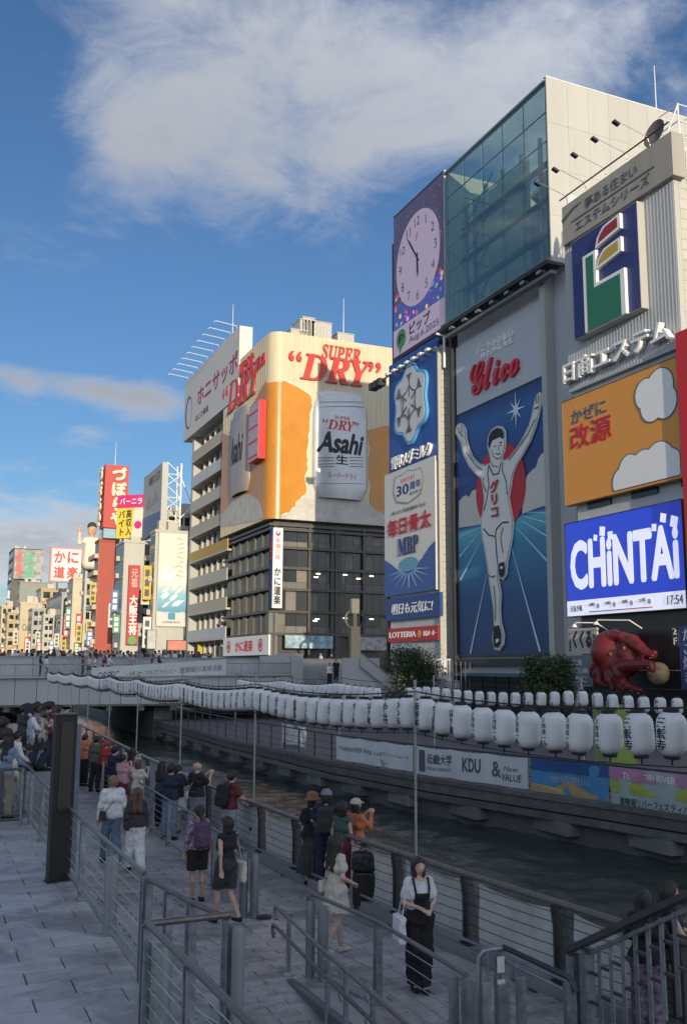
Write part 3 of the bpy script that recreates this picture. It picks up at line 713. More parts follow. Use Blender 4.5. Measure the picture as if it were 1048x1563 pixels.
# ---------------------------------------------------------------- header and running man
M_run_bg = ramp_mat('running_track_print', 2, [(0, (.012, .045, .14)), (.22, (.015, .07, .20)), (.42, (.03, .22, .38)), (.50, (.10, .42, .52)), (.515, (.018, .06, .25)), (.72, (.012, .035, .19)), (.93, (.02, .11, .32)), (1, (.012, .03, .15))], lo=lz0, hi=lz1)
hd = Board.px('header_sign', 'grey metal header sign with red cursive lettering above the running man', 'sign', (695, 527), (828, 459), (829.3, 573), (697, 635), M_greyp, X=XM+.02, t=.25)
hd.text('すこやかな毎日、\nゆたかな人生', .26, .72, .62, .82, mat('letter_white', (.88, .88, .87), .5, var=0), depth=.08, bold=.02)
hd.text('𝓖𝓵𝓲𝓬𝓸', .20, .76, .16, .60, mat('red_letter', (.62, .015, .03), .4, var=0), depth=.22, bold=.010)
rm = Board.px('running_man_sign', 'tall blue advertising sign of a runner with raised arms in front of a red sun', 'sign', (697, 636.6), (829.3, 574), (840.8, 999), (700.7, 999), M_run_bg, X=XM, t=.3, frame=(M_steel_d, .12))
M_cloudp = mat('cream_print', (.60, .58, .50), .5, var=.1)
M_skin_p = mat('pale_figure_print', (.74, .71, .65), .5, var=.05)
M_line = mat('pale_line_print', (.55, .68, .74), .5, var=0)
def z5(x, y): return (670+x/2.605, 460+y/2.605)
def zl(*pts): return [z5(*p) for p in pts]
rm.lay(zl((78,900),(80,795),(92,780),(105,770),(118,778),(133,752),(150,748),(165,800),(170,885),(130,893)), M_cloudp, px=True, name='cloud')
rm.lay(zl((330,845),(335,730),(352,690),(368,672),(385,660),(395,625),(408,605),(420,600),(427,810),(380,825)), M_cloudp, px=True, name='cloud')
for a, b, w_ in (((160,900),(82,935),.10),((165,915),(82,1015),.13),((172,945),(84,1108),.16),((190,1085),(125,1400),.20),((290,985),(402,1392),.22),((310,900),(433,1035),.15),((330,872),(431,935),.12),((330,852),(429,880),.10),((335,838),(428,840),.08)):
    rm.stroke(zl(a, b), [.04, w_], M_line, px=True, name='track_line')
rm.disc(z5(243, 742), 3.55, mat('sun_red_print', (.52, .012, .022), .5, var=.05), px=True, name='sun_disc', n=48)
sc = rm.uv(*z5(306, 432)); star = []
for k in range(16):
    r_ = (1.35 if k % 4 == 0 else 1.0) if k % 2 == 0 else .26
    star.append((sc[0]+r_*math.sin(math.pi*k/8)/rm.w, sc[1]+r_*1.1*math.cos(math.pi*k/8)/rm.h))
rm.lay(star, mat('star_print', (.70, .80, .80), .5, var=0), name='star')
sil = zl((75,503),(82,490),(92,487),(103,495),(110,512),(112,545),(122,585),(138,622),(160,645),(188,655),(204,648),(212,640),(208,610),(199,578),(202,540),(215,512),(235,498),(255,500),(266,517),(268,555),(264,595),(254,622),(254,636),(270,632),(287,622),(315,585),(342,540),(362,500),(376,452),(384,410),(393,378),(404,364),(413,372),(414,400),(404,432),(398,465),(384,510),(365,560),(340,605),(312,652),(297,690),(290,735),(281,785),(290,830),(299,880),(295,940),(284,995),(276,1035),(272,1085),(260,1107),(247,1098),(243,1050),(236,1040),(240,1110),(250,1165),(246,1225),(250,1280),(262,1325),(260,1365),(245,1387),(226,1382),(219,1340),(226,1288),(224,1225),(208,1120),(200,1060),(187,980),(175,915),(172,870),(182,832),(186,785),(180,735),(172,702),(150,684),(125,655),(104,610),(92,560),(80,538),(72,522))
def inset(poly, d):
    n = len(poly); out = []
    ar = sum(poly[i][0]*poly[(i+1) % n][1]-poly[(i+1) % n][0]*poly[i][1] for i in range(n)); sg = 1 if ar > 0 else -1
    for i in range(n):
        a, b, c = Vector(poly[i-1]), Vector(poly[i]), Vector(poly[(i+1) % n])
        e1, e2 = (b-a).normalized(), (c-b).normalized(); nn = (Vector((-e1.y, e1.x))+Vector((-e2.y, e2.x)))
        if nn.length > 1e-6: nn.normalize()
        out.append(tuple(b+nn*d*sg))
    return out
fig_edge = rm.lay(inset(sil, -.9), mat('white_edge', (.74, .74, .72), .5, var=0), px=True, t=.10, name='figure_edge')
rm.k += 22
rm.lay(inset(sil, .3), M_black, px=True, t=.02, name='outline'); rm.par = rm.lay(inset(sil, .85), M_skin_p, px=True, t=.02, name='figure')
def ink(pts, w_=.13): rm.stroke(zl(*pts), w_*.7, M_black, px=True, t=.01, name='ink_line')
rm.lay(zl((201,575),(204,540),(216,516),(236,503),(254,507),(263,522),(264,545),(256,548),(250,540),(232,548),(218,555),(212,570),(208,588)), M_black, px=True, name='hair')
ink([(222,570),(236,566)], .16); ink([(246,564),(257,561)], .16); ink([(224,578),(233,577)], .12); ink([(247,573),(255,572)], .12); ink([(242,570),(245,590),(239,593)], .09); ink([(232,606),(243,609),(251,604)], .15); ink([(216,590),(222,615),(236,628),(250,622)], .10); ink([(213,640),(220,655),(240,658)], .10)
ink([(205,650),(200,680),(205,730),(196,790),(186,832)], .14); ink([(262,640),(258,670),(275,720),(278,770)], .14); ink([(206,655),(222,690),(244,685),(254,640)], .16)
ink([(184,905),(206,930),(230,935),(236,905),(258,880),(284,878)], .16); ink([(232,935),(236,1000),(240,1040)], .15); ink([(262,900),(252,940),(262,1000)], .10); ink([(186,700),(180,720),(196,760)], .10)
ink([(118,600),(150,650),(180,672)], .10); ink([(390,470),(360,530),(310,600),(284,632)], .10); ink([(88,520),(104,540)], .12); ink([(388,430),(404,420)], .12); ink([(84,500),(88,522)], .10); ink([(96,495),(99,520)], .10); ink([(396,380),(397,408)], .10); ink([(405,376),(405,405)], .10)
ink([(206,1090),(222,1098),(232,1090)], .12); ink([(226,1130),(234,1200),(234,1270)], .12)
rm.lay(zl((248,1042),(268,1036),(270,1060),(268,1085),(259,1100),(250,1090),(247,1068)), M_black, px=True, name='shoe')
rm.lay(zl((228,1293),(248,1288),(256,1325),(254,1360),(243,1378),(229,1374),(225,1340)), M_black, px=True, name='shoe')
rm.lay(zl((236,1345),(248,1340),(249,1352),(238,1360)), M_skin_p, px=True, name='shoe_trim'); rm.lay(zl((254,1056),(264,1053),(264,1062),(255,1066)), M_skin_p, px=True, name='shoe_trim')
cu_, cv_ = rm.uv(*z5(230, 785)); rm.text('グリコ', cu_-.050, cu_+.050, cv_-.073, cv_+.073, M_redp, vertical=True, bold=.035, depth=.02)

# ---------------------------------------------------------------- left column of signs
XL = 40.4
cb = Board.px('clock_screen', 'lilac clock screen with dark starry top at the upper corner of the sign wall', 'screen', (600.6, 329.7), (677, 265.5), (678.6, 499), (601, 546), None, X=XL)
M_lil = mat('lilac_screen', (.42, .34, .46), .4, var=.03, emit=.10)
cb.slab([(0,0),(1,0),(1,1),(0,1)], mat('violet_screen', (.055, .045, .085), .35, var=.3, scale=1.0, emit=.25), -.5, .5, 'panel')
cb.slab([(0,1),(1,1),(1,1.008),(0,1.008)], M_dark, -.52, .56, 'frame')
cb.slab([(1.0,0),(1.02,0),(1.02,1.008),(1.0,1.008)], M_cream, -.52, .56, 'frame')
rng = random.Random(4)
dotm = [mat('screen_dot_%s' % n_, c_, .4, var=0, emit=.4) for n_, c_ in (('red', (.45,.05,.05)), ('gold', (.5,.32,.08)), ('blue', (.08,.12,.5)), ('green', (.10,.3,.15)), ('pink', (.5,.2,.4)))]
cb.lay([(0,.185),(1,.185),(1,.36),(0,.36)], mat('screen_blue_band', (.05, .06, .24), .4, var=.25, scale=1.2, emit=.25), name='printed_band')
for k in range(120):
    u_, v_ = rng.random(), (.20+.22*rng.random()**1.3 if k < 60 else .55+.43*rng.random())
    if not (.03 < u_ < .97): continue
    r_ = rng.uniform(.06, .26) if k < 60 else rng.uniform(.02, .07)
    cb.k = 4+k % 3; cb.disc((u_, v_), r_, dotm[k % 5], n=8, t=.004, name='light_dot')
cb.k = 8
cb.lay([(0,0),(1,0),(1,.185),(0,.185)], M_lil, name='printed_band')
cc = (.50, .575); rr_ = 4.35
cb.par = cb.disc(cc, rr_, M_lil, n=64, name='clock_face', ry=rr_*1.05)
for h_ in range(1, 13):
    t_ = h_*math.pi/6; u_ = cc[0]+rr_*.80*math.sin(t_)/cb.w; v_ = cc[1]+rr_*.84*math.cos(t_)/cb.h; cb.k = 11
    cb.text(str(h_), u_-(.05 if h_ > 9 else .028), u_+(.05 if h_ > 9 else .028), v_-.032, v_+.032, M_grey_ink, depth=.01, fit='keep')
cb.text('P', cc[0]-.02, cc[0]+.02, cc[1]+.12, cc[1]+.17, M_grey_ink, depth=.01)
def hand(ang, ln, w_):
    d = Vector((math.sin(ang), math.cos(ang))); p = Vector((-d.y, d.x)) ; c_ = Vector((cc[0]*cb.w, cc[1]*cb.h))
    pts = [c_-d*.5+p*w_/2, c_-d*.5-p*w_/2, c_+d*ln*.7-p*w_*.7, c_+d*ln, c_+d*ln*.7+p*w_*.7]
    cb.lay([(q.x/cb.w, q.y/cb.h) for q in pts], M_black, name='clock_hand')
cb.k = 14; hand(R(54*6), 3.5, .16); hand(R(177), 2.0, .24)
cb.par = None
cb.text('ピップ', .34, .74, .085, .165, M_black, depth=.02, bold=.01); cb.text('Aug.6.2025', .33, .90, .02, .075, M_grey_ink, depth=.01)
cb.disc((.17, .10), .95, mat('green_print', (.06, .22, .08), .5, var=0), n=24, name='logo_disc'); cb.lay([(.13,.05),(.20,.05),(.14,.0)], MATS['green_print'], name='logo_tail'); cb.text('P', .12, .22, .07, .13, M_whitep, depth=.01, bold=.02)
# column block behind the lower signs
ky0, ky1, kz0, kz1 = quad_on((593, 552), (668, 521), (668, 690), (594, 712), X=XL)
colb = empty('sign_tower', (XL+1, ky1+2, 0)); tag(colb, 'slim cream tower carrying the stacked signs left of the running man', 'tower')
def K(*p): return Vector(p)-colb.location
TX1 = U(690, 700, Y=ky1).x
MB().box(K(XL+.25, ky1+.1, .2), K(TX1, ky0+.3, gz0-.9)).build('wall', M_wall_b, colb)
MB().box(K(XL+.52, ky1-.6, gz0-.899), K(TX1+.4, ky0+.3, gz1-1.2)).build('sun_gap_block', M_steel_d, colb)  # block added behind the screen to close a gap the sun shone through
for j in range(46):
    z = 5+j*.62
    for i in range(3):
        xa = XL+.3+(TX1-XL-.3)*i/3; xb = XL+.3+(TX1-XL-.3)*(i+1)/3
        if z+.6 < gz0-.9: MB().box(K(xa+.015, ky1-.02, z), K(xb-.015, ky1+.098, z+.59)).build('tile', M_cream2, colb)
MB().box(K(XL-.02, ky1-.06, 4.2), K(XL+.28, ky1+.098, gz0-1.2)).build('corner_strip', M_cream, colb)
MB().box(K(TX1+.002, ky1-.1, 4), K(TX1+.35, ky1+.6, gz0-.9)).build('downpipe', M_dark, colb)
MB().box(K(XL+.1, ky1-.1, .2), K(XL+1.2, ky1+.9, 4.6)).build('base_column', M_white, colb)
MB().box(K(XL-.35, ky1-.1, 4.0), K(XL+.2, ky0+.2, 4.15)).build('ledge', M_dark, colb)
for k in range(7): MB().box(K(XL-.5, ky0-.6-k*1.35, gz0-1.25), K(XL+.1, ky0-.1-k*1.35, gz0-1.0)).build('floodlight', M_white, colb)
MB().tube([K(XL-.55, ky0+2.5, gz0-1.5), K(XL-.55, ky1-.6, gz0-1.5)], .09, 8).build('catwalk_tube', M_steel, colb)
MB().tube([K(XL+.4, ky1-.5, gz0-3.2), K(XL+.4, ky1-.5, gz0-.3), K(XL-.3, ky1-.3, gz0-.1)], .12, 8).build('pipe', M_white, colb)
for k in range(3): MB().box(K(XL-.9+k*.0, ky0+.4+k*.9, gz0-2.0), K(XL-.1, ky0+1.0+k*.9, gz0-1.3)).build('floodlight', M_dark, colb)
s1 = Board.px('crystal_sign', 'royal blue sign with a white snow crystal emblem below the clock screen', 'sign', (593, 552), (668, 521), (668, 695), (594, 735), mat('royal_print', (.018, .07, .30), .4, var=.35, scale=1.6, streak=True), X=XL, t=.2)
cx_, cy_ = .50, .56
def petal(r0, amp, n=72):
    return [(cx_+(r0+amp*math.cos(6*2*math.pi*i/n))*math.sin(2*math.pi*i/n)/s1.w, cy_+1.12*(r0+amp*math.cos(6*2*math.pi*i/n))*math.cos(2*math.pi*i/n)/s1.h) for i in range(n)]
s1.lay(petal(3.25, .32), mat('light_blue_edge', (.10, .35, .62), .4, var=0), t=.28, name='emblem_edge'); s1.k += 66
s1.par = s1.lay(petal(2.95, .32), mat('emblem_white', (.55, .55, .57), .5, var=.05), t=.04, name='emblem')
s1.k += 8
for k in range(6):
    a = k*math.pi/3; d = Vector((math.sin(a), math.cos(a)*1.12)); e = Vector((math.cos(a), -math.sin(a)*1.12))
    def q(r, t_): v_ = d*r+e*t_; return (cx_+v_.x/s1.w, cy_+v_.y/s1.h)
    s1.stroke([q(.5, 0), q(2.5, 0)], .16, M_grey_ink); s1.stroke([q(1.0, -.55), q(1.5, 0), q(1.0, .55)], .16, M_grey_ink); s1.stroke([q(2.5, -.45), q(1.9, 0), q(2.5, .45)], .16, M_grey_ink); s1.stroke([q(2.4, -.4), q(2.4, .4)], .14, M_grey_ink)
s1.par = None; s1.k = 2; s1.text('雪印メグミルク', .10, .90, .05, .16, M_whitep, depth=.30, bold=.015)
s2 = Board.px('milk_sign', 'white and blue sign with red characters and a thirty year badge', 'sign', (586.5, 725), (664, 696), (664, 900), (587, 911), mat('warm_white_print', (.60, .59, .56), .5, var=.06), X=XL-.12, t=.3)
s2.lay([(0,0),(1,0),(1,.36),(.9,.33),(.75,.25),(.6,.19),(.45,.17),(.3,.19),(.15,.25),(0,.30)], mat('mid_blue_print', (.05, .10, .30), .5, var=.05), name='printed_shape')
for k in range(9):
    a = R(-80+k*20); s2.stroke([(.5+.12*math.sin(a), .19-.06*math.cos(a)*.6), (.5+.42*math.sin(a), .19-.15*math.cos(a))], [.16, .02], mat('ray_print', (.25, .40, .58), .5, var=0), name='ray')
s2.disc((.5, .225), 1.9, mat('aqua_print', (.12, .30, .42), .5, var=0), n=24, ry=.65, name='printed_disc')
for wd_, m_ in ((0, mat('olive_line', (.28, .28, .2), .6, var=0)), (.12, MATS['warm_white_print'])):
    s2.lay([(.26+wd_/s2.w,.74+wd_/s2.h),(.5,.70+wd_/s2.h),(.74-wd_/s2.w,.74+wd_/s2.h),(.80-wd_/s2.w,.84),(.76-wd_/s2.w,.95-wd_/s2.h),(.62,.95-wd_/s2.h),(.5,.97-wd_/s2.h),(.38,.95-wd_/s2.h),(.24+wd_/s2.w,.95-wd_/s2.h),(.20+wd_/s2.w,.84)], m_, name='badge')
s2.text('おかげさまで', .36, .64, .88, .915, M_redp); s2.text('30', .27, .52, .78, .865, M_navy, bold=.02); s2.text('周年', .54, .76, .80, .865, M_navy, bold=.012); s2.text('ありがとう', .54, .76, .76, .785, M_grey_ink)
s2.text('まいにち出会おうよ', .18, .84, .645, .675, M_grey_ink); s2.text('毎日骨太', .08, .94, .47, .61, M_redp, bold=.022); s2.text('𝐌𝐁𝐏', .30, .70, .305, .44, M_navy)
s3 = Board.px('slogan_sign', 'long blue strip sign with white brush writing above the red shop sign', 'sign', (588, 916), (671, 902), (671, 940), (589, 948), mat('strip_blue_print', (.025, .06, .22), .5, var=.08), X=XL-.14, t=.3)
s3.text('明日も元気に!', .12, .88, .24, .74, M_whitep, shear=.2, bold=.01)
s4 = Board.px('burger_shop_sign', 'red strip sign with white capital letters below the blue slogan strip', 'sign', (592, 960), (668, 954), (668, 976), (592, 981), mat('sign_red', (.42, .025, .03), .5, var=.06), X=XL-.1, t=.3)
s4.text('LOTTERIA', .03, .58, .3, .72, M_whitep, bold=.02); s4.disc((.65, .5), .32, mat('orange_print', (.7, .3, .05), .5, var=0), n=16); s4.text('絶品バーガー', .73, .97, .32, .68, M_whitep)

# ---------------------------------------------------------------- estate sign building on the right
XE = 37.7
ey0, ey1, ez0, ez1 = quad_on((862.9, 374.8), (1031, 267), (1032, 533), (865.3, 599), X=XE)
eb = empty('estate_building', (XE+6, (ey0+ey1)/2, 0)); tag(eb, 'cream tiled building carrying the big logo, orange and blue signs at right', 'building')
def Eb(*p): return Vector(p)-eb.location
hy0, hy1, hz0, hz1 = quad_on((857, 316.5), (1023.4, 200.4), (1026.5, 267.4), (858.2, 374.8), X=XE-.35)
MB().box(Eb(XE+.35, ey1-.0, .2), Eb(XE+16, ey0, hz1-.4)).build('wall', M_wall_b, eb)
for j in range(52):
    for i in range(8):
        z = 9+j*.62; x = XE+.4+i*.62
        if z+.6 < hz1-.4: MB().box(Eb(x+.02, ey1-.06, z), Eb(x+.60, ey1-.002, z+.60)).build('wall_tile', M_cream2, eb)
MB().box(Eb(XE+.02, ey1-.07, 14), Eb(XE+.398, ey1+.4, hz1-.4)).build('corner_strip', M_cream, eb)
for k in range(14): MB().box(Eb(XE+.4, ey0+.002, 6+k*2.2), Eb(XE+1.4, ey0+.06, 7.2+k*2.2)).build('wall_tile', M_wall_b, eb)
MB().box(Eb(XE+.3, ey1+.1, 4.0), Eb(XE+.7, ey0-.1, 7.3)).build('dark_front', mat('black_front', (.012, .014, .018), .35, var=.2), eb)
MB().box(Eb(XE+.3, ey1+.1, .25), Eb(XE+.7, ey0-.1, 3.95)).build('dark_front', MATS['black_front'], eb)
for k in range(3): MB().box(Eb(XE+.2, ey0-1.2-k*4.1, 13.95), Eb(XE+.36, ey0-3.4-k*4.1, 15.0)).build('window', MATS['dark_glazing'], eb)
eh = Board.px('estate_header_sign', 'weathered tan header sign with two lines of dark characters at the roof edge', 'sign', (857, 316.5), (1023.4, 200.4), (1026.5, 267.4), (858.2, 374.8), mat('tan_print', (.36, .34, .30), .6, var=.16, scale=.8, streak=True), X=XE-.35, t=.9)
eh.text('夢ある住まい', .24, .72, .54, .82, M_grey_ink, bold=.008); eh.stroke([(.10,.46),(.86,.46)], .12, M_grey_ink); eh.text('エステムシリーズ', .14, .82, .14, .40, M_grey_ink, bold=.008); eh.stroke([(.0,.62),(.12,.78),(.2,.80)], [.3, .2, .05], M_grey_ink)
ep = Board.px('estate_logo_sign', 'grey metal sign panel with raised square blue logo and raised white characters', 'sign', (862.9, 374.8), (1031, 267), (1032, 533), (865.3, 599), mat('ribbed_panel', (.42, .44, .46), .5, var=.08, scale=.5, streak=True), X=XE, t=.3)
for k in range(36): ep.slab([((k+.1)/36, .01), ((k+.42)/36, .01), ((k+.42)/36, .99), ((k+.1)/36, .99)], MATS['ribbed_panel'], .0, .014, 'rib')
def e2(x, y): return ep.uv(830+x/3.257, 120+y/3.257)
q = [e2(*p) for p in ((172,825),(500,615),(520,1145),(187,1310))]; ua = (q[0][0]+q[3][0])/2; ub = (q[1][0]+q[2][0])/2; va = (q[2][1]+q[3][1])/2; vb = (q[0][1]+q[1][1])/2
ep.slab([(ua,va),(ub,va),(ub,vb),(ua,vb)], M_cream, .035, .55, 'logo_box'); ep.slab([(ua+.004,va+.004),(ub-.004,va+.004),(ub-.004,vb-.004),(ua+.004,vb-.004)], mat('logo_navy', (.025, .035, .16), .45, var=.05), .587, .02, 'logo_face')
def lg(a, b): return (ua+(ub-ua)*a, va+(vb-va)*b)
M_ld = .61
M_green_l = mat('logo_green', (.02, .16, .085), .45, var=.05)
def lraise(pts, m, d, t, name='logo_shape'): ep.slab([lg(*p) for p in pts], m, d, t, name)
outl = [(.24,.0),(.24,.735),(.40,.735),(.40,.40),(.80,.40),(.80,.0)]
lraise([(.22,.0),(.22,.76),(.42,.76),(.42,.43),(.83,.43),(.83,.0)], M_whitep, .608, .22, 'logo_rim'); lraise([(.27,.0),(.27,.73),(.385,.73),(.385,.395),(.77,.395),(.77,.0)], M_green_l, .832, .012)
lraise([(.42,.77),(.45,.86),(.55,.94),(.80,.965),(.80,.82)], M_whitep, .608, .22, 'logo_rim'); lraise([(.46,.80),(.50,.87),(.58,.92),(.76,.94),(.76,.845)], mat('logo_red', (.30, .02, .03), .45, var=.05), .832, .012)
lraise([(.42,.555),(.45,.65),(.55,.72),(.80,.74),(.80,.60)], M_whitep, .608, .22, 'logo_rim'); lraise([(.46,.585),(.50,.655),(.58,.70),(.76,.715),(.76,.625)], mat('logo_gold', (.50, .33, .05), .45, var=.05), .832, .012)
q = [e2(*p) for p in ((118,1400),(650,1215),(655,1330),(120,1500))]
ep.text('日商エステム', (q[0][0]+q[3][0])/2+.005, min(.985, (q[1][0]+q[2][0])/2), (q[3][1]+q[2][1])/2, (q[0][1]+q[1][1])/2, M_whitep, depth=.42, bold=.02, lift=.10)
MB().tube([Vector((XE-.5, hy0, hz1+.5))-eb.location, Vector((XE-.5, hy1, hz1+.5))-eb.location], .05, 6).build('roof_rail', M_steel_d, eb)
for k in range(5):
    y = hy0-.4-k*(hy0-hy1)/5.2; lamp = empty('arm_lamp', (XE-.35, y, hz1)); 
    tag(lamp, '%s lamp on a long arm above the tan header sign, counted from the left' % ['first', 'second', 'third', 'fourth', 'fifth'][k], 'lamp', 'arm lamps above the tan sign')
    MB().tube([(.3, 0, .02), (0, 0, .7), (-1.7, .3, 1.35)], .022, 6).build('arm', M_steel, lamp); MB().obox((-1.95, .35, 1.28), (.20, 0, -.08), (0, .13, 0), (.03, 0, .07)).build('lamp_head', M_steel_d, lamp)
dish = empty('roof_disc', U(1000, 205, X=XE+.5)); tag(dish, 'dark round dish on the roof edge behind the tan header sign', 'dish')
MB().lathe([(.01, -.12), (.5, -.08), (.8, .1), (.86, .12), (.86, .16), (.78, .14), (.01, -.04)], 20).build('dish', mat('rust_grey', (.12, .10, .09), .8, var=.3), dish).rotation_euler = (0, R(-80), 0)
MB().tube([(.1, 0, 0), (.4, 0, -.9)], .06, 6).build('bracket', M_steel_d, dish)
cage = empty('roof_cage', (XE+1.0, ey1+.3, hz1-.6)); tag(cage, 'white tube ladder cage on the corner of the cream tiled roof', 'ladder')
for (x, y) in ((0, 0), (1.6, 0), (1.6, 1.6), (0, 1.6)): MB().tube([(x, y, 0), (x, y, 3.1)], .05, 6).build('upright', M_white, cage)
for z in (1.0, 2.0, 3.05):
    MB().tube([(0,0,z),(1.6,0,z),(1.6,1.6,z),(0,1.6,z),(0,0,z)], .04, 6).build('hoop', M_white, cage)
MB().tube([(-1.2, 0, .3), (0, 0, 3.0)], .05, 6).build('brace', M_white, cage)
for k, (px_, Y_, zt) in enumerate(((1001, 56, 14), )):
    b0 = U(px_, 172, Y=Y_); mst = empty('antenna_mast', b0+Vector((0, 0, -2))); tag(mst, 'thin white antenna mast standing on the roof at upper right', 'antenna')
    MB().tube([(0,0,0),(0,0,6.2)], [.06, .03], 6).build('mast', M_white, mst)
kg = Board.px('orange_sign', 'orange sign with dark and red characters and white cloud shapes', 'sign', (858.8, 614.8), (1031.8, 543.6), (1039.6, 726.7), (861, 772.5), mat('orange_print', (.54, .27, .045), .5, var=.05), X=XE-.3, t=.5, frame=(mat('ledge_grey', (.2, .19, .18)), .06))
MATS['amber_sign'] = mat('amber_sign', (.56, .27, .04), .5, var=.05, scale=.4); kids(kg.o)[0].data.materials[0] = MATS['amber_sign']
kg.text('かぜに', .09, .42, .75, .88, mat('slate_print', (.08, .10, .16), .5, var=0), bold=.015); kg.text('改源', .07, .46, .50, .73, M_redp, bold=.02)
def cloud(b, c, lobes, m, flat=None):
    """one outline round a cluster of lobes (centres in u, v; radii in metres)"""
    pts = []
    for i in range(90):
        t = 2*math.pi*i/90; d = Vector((math.cos(t), math.sin(t))); best = .2
        for (u_, v_, r_) in lobes:
            q = Vector(((c[0]-u_)*b.w, (c[1]-v_)*b.h)); bb = q.dot(d); disc = bb*bb-q.dot(q)+r_*r_
            if disc > 0: best = max(best, -bb+math.sqrt(disc))
        p = d*best; u2, v2 = c[0]+p.x/b.w, c[1]+p.y/b.h
        if flat is not None: v2 = max(v2, flat)
        pts.append((min(.992, u2), min(.985, v2)))
    b.lay(pts, m, name='cloud')
for (m_, g_) in ((mat('slate_print', (.08,.10,.16)), .07), (M_whitep, 0)):
    cloud(kg, (.74, .10), [(a, b, r_+g_) for a, b, r_ in ((.535,.08,.85),(.60,.17,.9),(.72,.13,1.2),(.84,.16,1.2),(.915,.11,1.0))], m_, .02-g_*.1)
    cloud(kg, (.83, .73), [(a, b, r_+g_) for a, b, r_ in ((.76,.78,.9),(.87,.80,1.05),(.90,.66,.95),(.80,.66,.9))], m_)
ch = Board.px('letting_screen', 'bright blue screen with large white capital letters and a pale ticker strip', 'screen', (862, 801), (1040, 762), (1046, 926.7), (865.6, 942), mat('screen_blue', (.012, .03, .30), .35, var=.05, emit=.55), X=XE-.3, t=.6, frame=(M_dark, .05))
M_scr_w = mat('screen_white', (.52, .54, .66), .4, var=0, emit=.42)
ch.lay([(0,0),(1,0),(1,.16),(0,.16)], M_scr_w, name='ticker')
ch.lay([(.78,.84),(1,.84),(1,1),(.78,1)], mat('screen_blue_dark', (.01, .02, .22), .35, var=0, emit=.5), name='printed_band')
def e3(x, y): return ch.uv(830+x/2.949, 530+y/2.949)
ch.text('CHiNTAi', .045, .965, .27, .80, M_scr_w, bold=.035)
for (x, y, a) in ((262,828,18),(298,848,16),(232,858,12),(537,768,16),(587,785,20),(497,812,13)):
    c_ = e3(x, y); ang = rng.uniform(-.3, .3)
    ch.k += 1; ch.lay([(c_[0]+a/2.949*.055*math.cos(ang+math.pi/4+i*math.pi/2)/ch.w, c_[1]+a/2.949*.065*math.sin(ang+math.pi/4+i*math.pi/2)/ch.h) for i in range(4)], M_scr_w, name='pixel_square')
ch.text('天気予報', .04, .15, .045, .11, M_grey_ink); ch.text('17:54', .87, .985, .04, .125, M_grey_ink)
for k in range(4): ch.text(['18時', '19時', '20時', '21時'][k], .22+k*.145, .27+k*.145, .085, .125, M_grey_ink); ch.disc((.30+k*.145, .085), .16, MATS['grey_metal_panel'], n=12)
ch.stroke([(.22,.03),(.5,.03)], .05, M_navy); ch.stroke([(.5,.03),(.76,.03)], .05, M_redp)
rs = Board('red_blade_sign', 'tall bright red sign at the right edge of the photograph', 'sign', (XE-.6, U(1034, 600, X=XE-.6).y, U(1046, 950, X=XE-.6).z), (0,-1,0), 5.2, U(1034, 507, X=XE-.6).z-U(1046, 950, X=XE-.6).z, (-1,0,0), mat('blade_red', (.55, .015, .02), .45, var=.05), t=.9)
rs.slab([(-.02,-.004),(1.02,-.004),(1.02,-.012),(-.02,-.012)], M_dark, -.92, .96, 'frame')
# ---------------------------------------------------------------- octopus figure and small shop signs under the blue screen
XO = 36.8
def zo(x, y, dx=0.0):
    p = U(840+x/5.038, 930+y/5.038, X=XO); return (XO+dx, p.y, p.z)
oc0 = Vector(zo(520, 640)); oc = empty('octopus_figure', oc0); tag(oc, 'giant glossy red octopus figure on the shop front below the blue screen', 'figure')
px_m = (Vector(zo(600, 400))-Vector(zo(500, 400))).length/100
def lo_(p): return tuple(Vector(p)-oc0)
def chain(pts, r0, r1):
    out = []; n = len(pts)-1
    for i in range(n): out.append((lo_(zo(*pts[i])), lo_(zo(*pts[i+1])), (r0+(r1-r0)*i/n)*px_m, (r0+(r1-r0)*(i+1)/n)*px_m))
    return out
pr = [(lo_(zo(475, 325, .0)), lo_(zo(505, 350, .2)), 112*px_m, 108*px_m), (lo_(zo(520, 430, -.1)), lo_(zo(575, 420, -.1)), 82*px_m, 72*px_m), (lo_(zo(640, 345, -.25)), lo_(zo(655, 385, -.25)), 62*px_m, 56*px_m)]
tent = [[(500,235,-.3),(545,200,-.5),(610,208,-.6),(640,235,-.6)], [(610,235,-.3),(690,250,-.5),(750,290,-.6),(800,335,-.6),(850,352,-.6),(868,335,-.6)], [(580,450,-.5),(660,445,-.9),(750,430,-1.0),(830,424,-1.0),(880,428,-1.0),(895,470,-1.0)],
        [(580,480,-.4),(630,540,-.8),(690,590,-.8),(780,622,-.8)], [(530,490,-.6),(550,545,-.9),(575,610,-.9)], [(470,450,-.4),(440,505,-.7),(455,560,-.8),(505,590,-.8)], [(440,400,-.2),(398,450,-.5),(384,495,-.5),(405,560,-.4)], [(600,470,-.6),(640,500,-1.0),(625,560,-1.0),(660,620,-.9)]]
for t_ in tent: pr += chain(t_, 38, 13)
lo = np.min([np.minimum(np.array(a)-b_, np.array(c)-d) for a, c, b_, d in pr], 0)-.2; hi = np.max([np.maximum(np.array(a)+b_, np.array(c)+d) for a, c, b_, d in pr], 0)+.2
ocb = link('body', net_mesh('body', lambda P: sd_union(P, pr, .12), lo, hi, .075), mat('octopus_red', (.15, .014, .013), .42, var=.2, scale=1.5), oc)
M_eye = mat('eye_gold', (.35, .24, .04), .3, var=0)
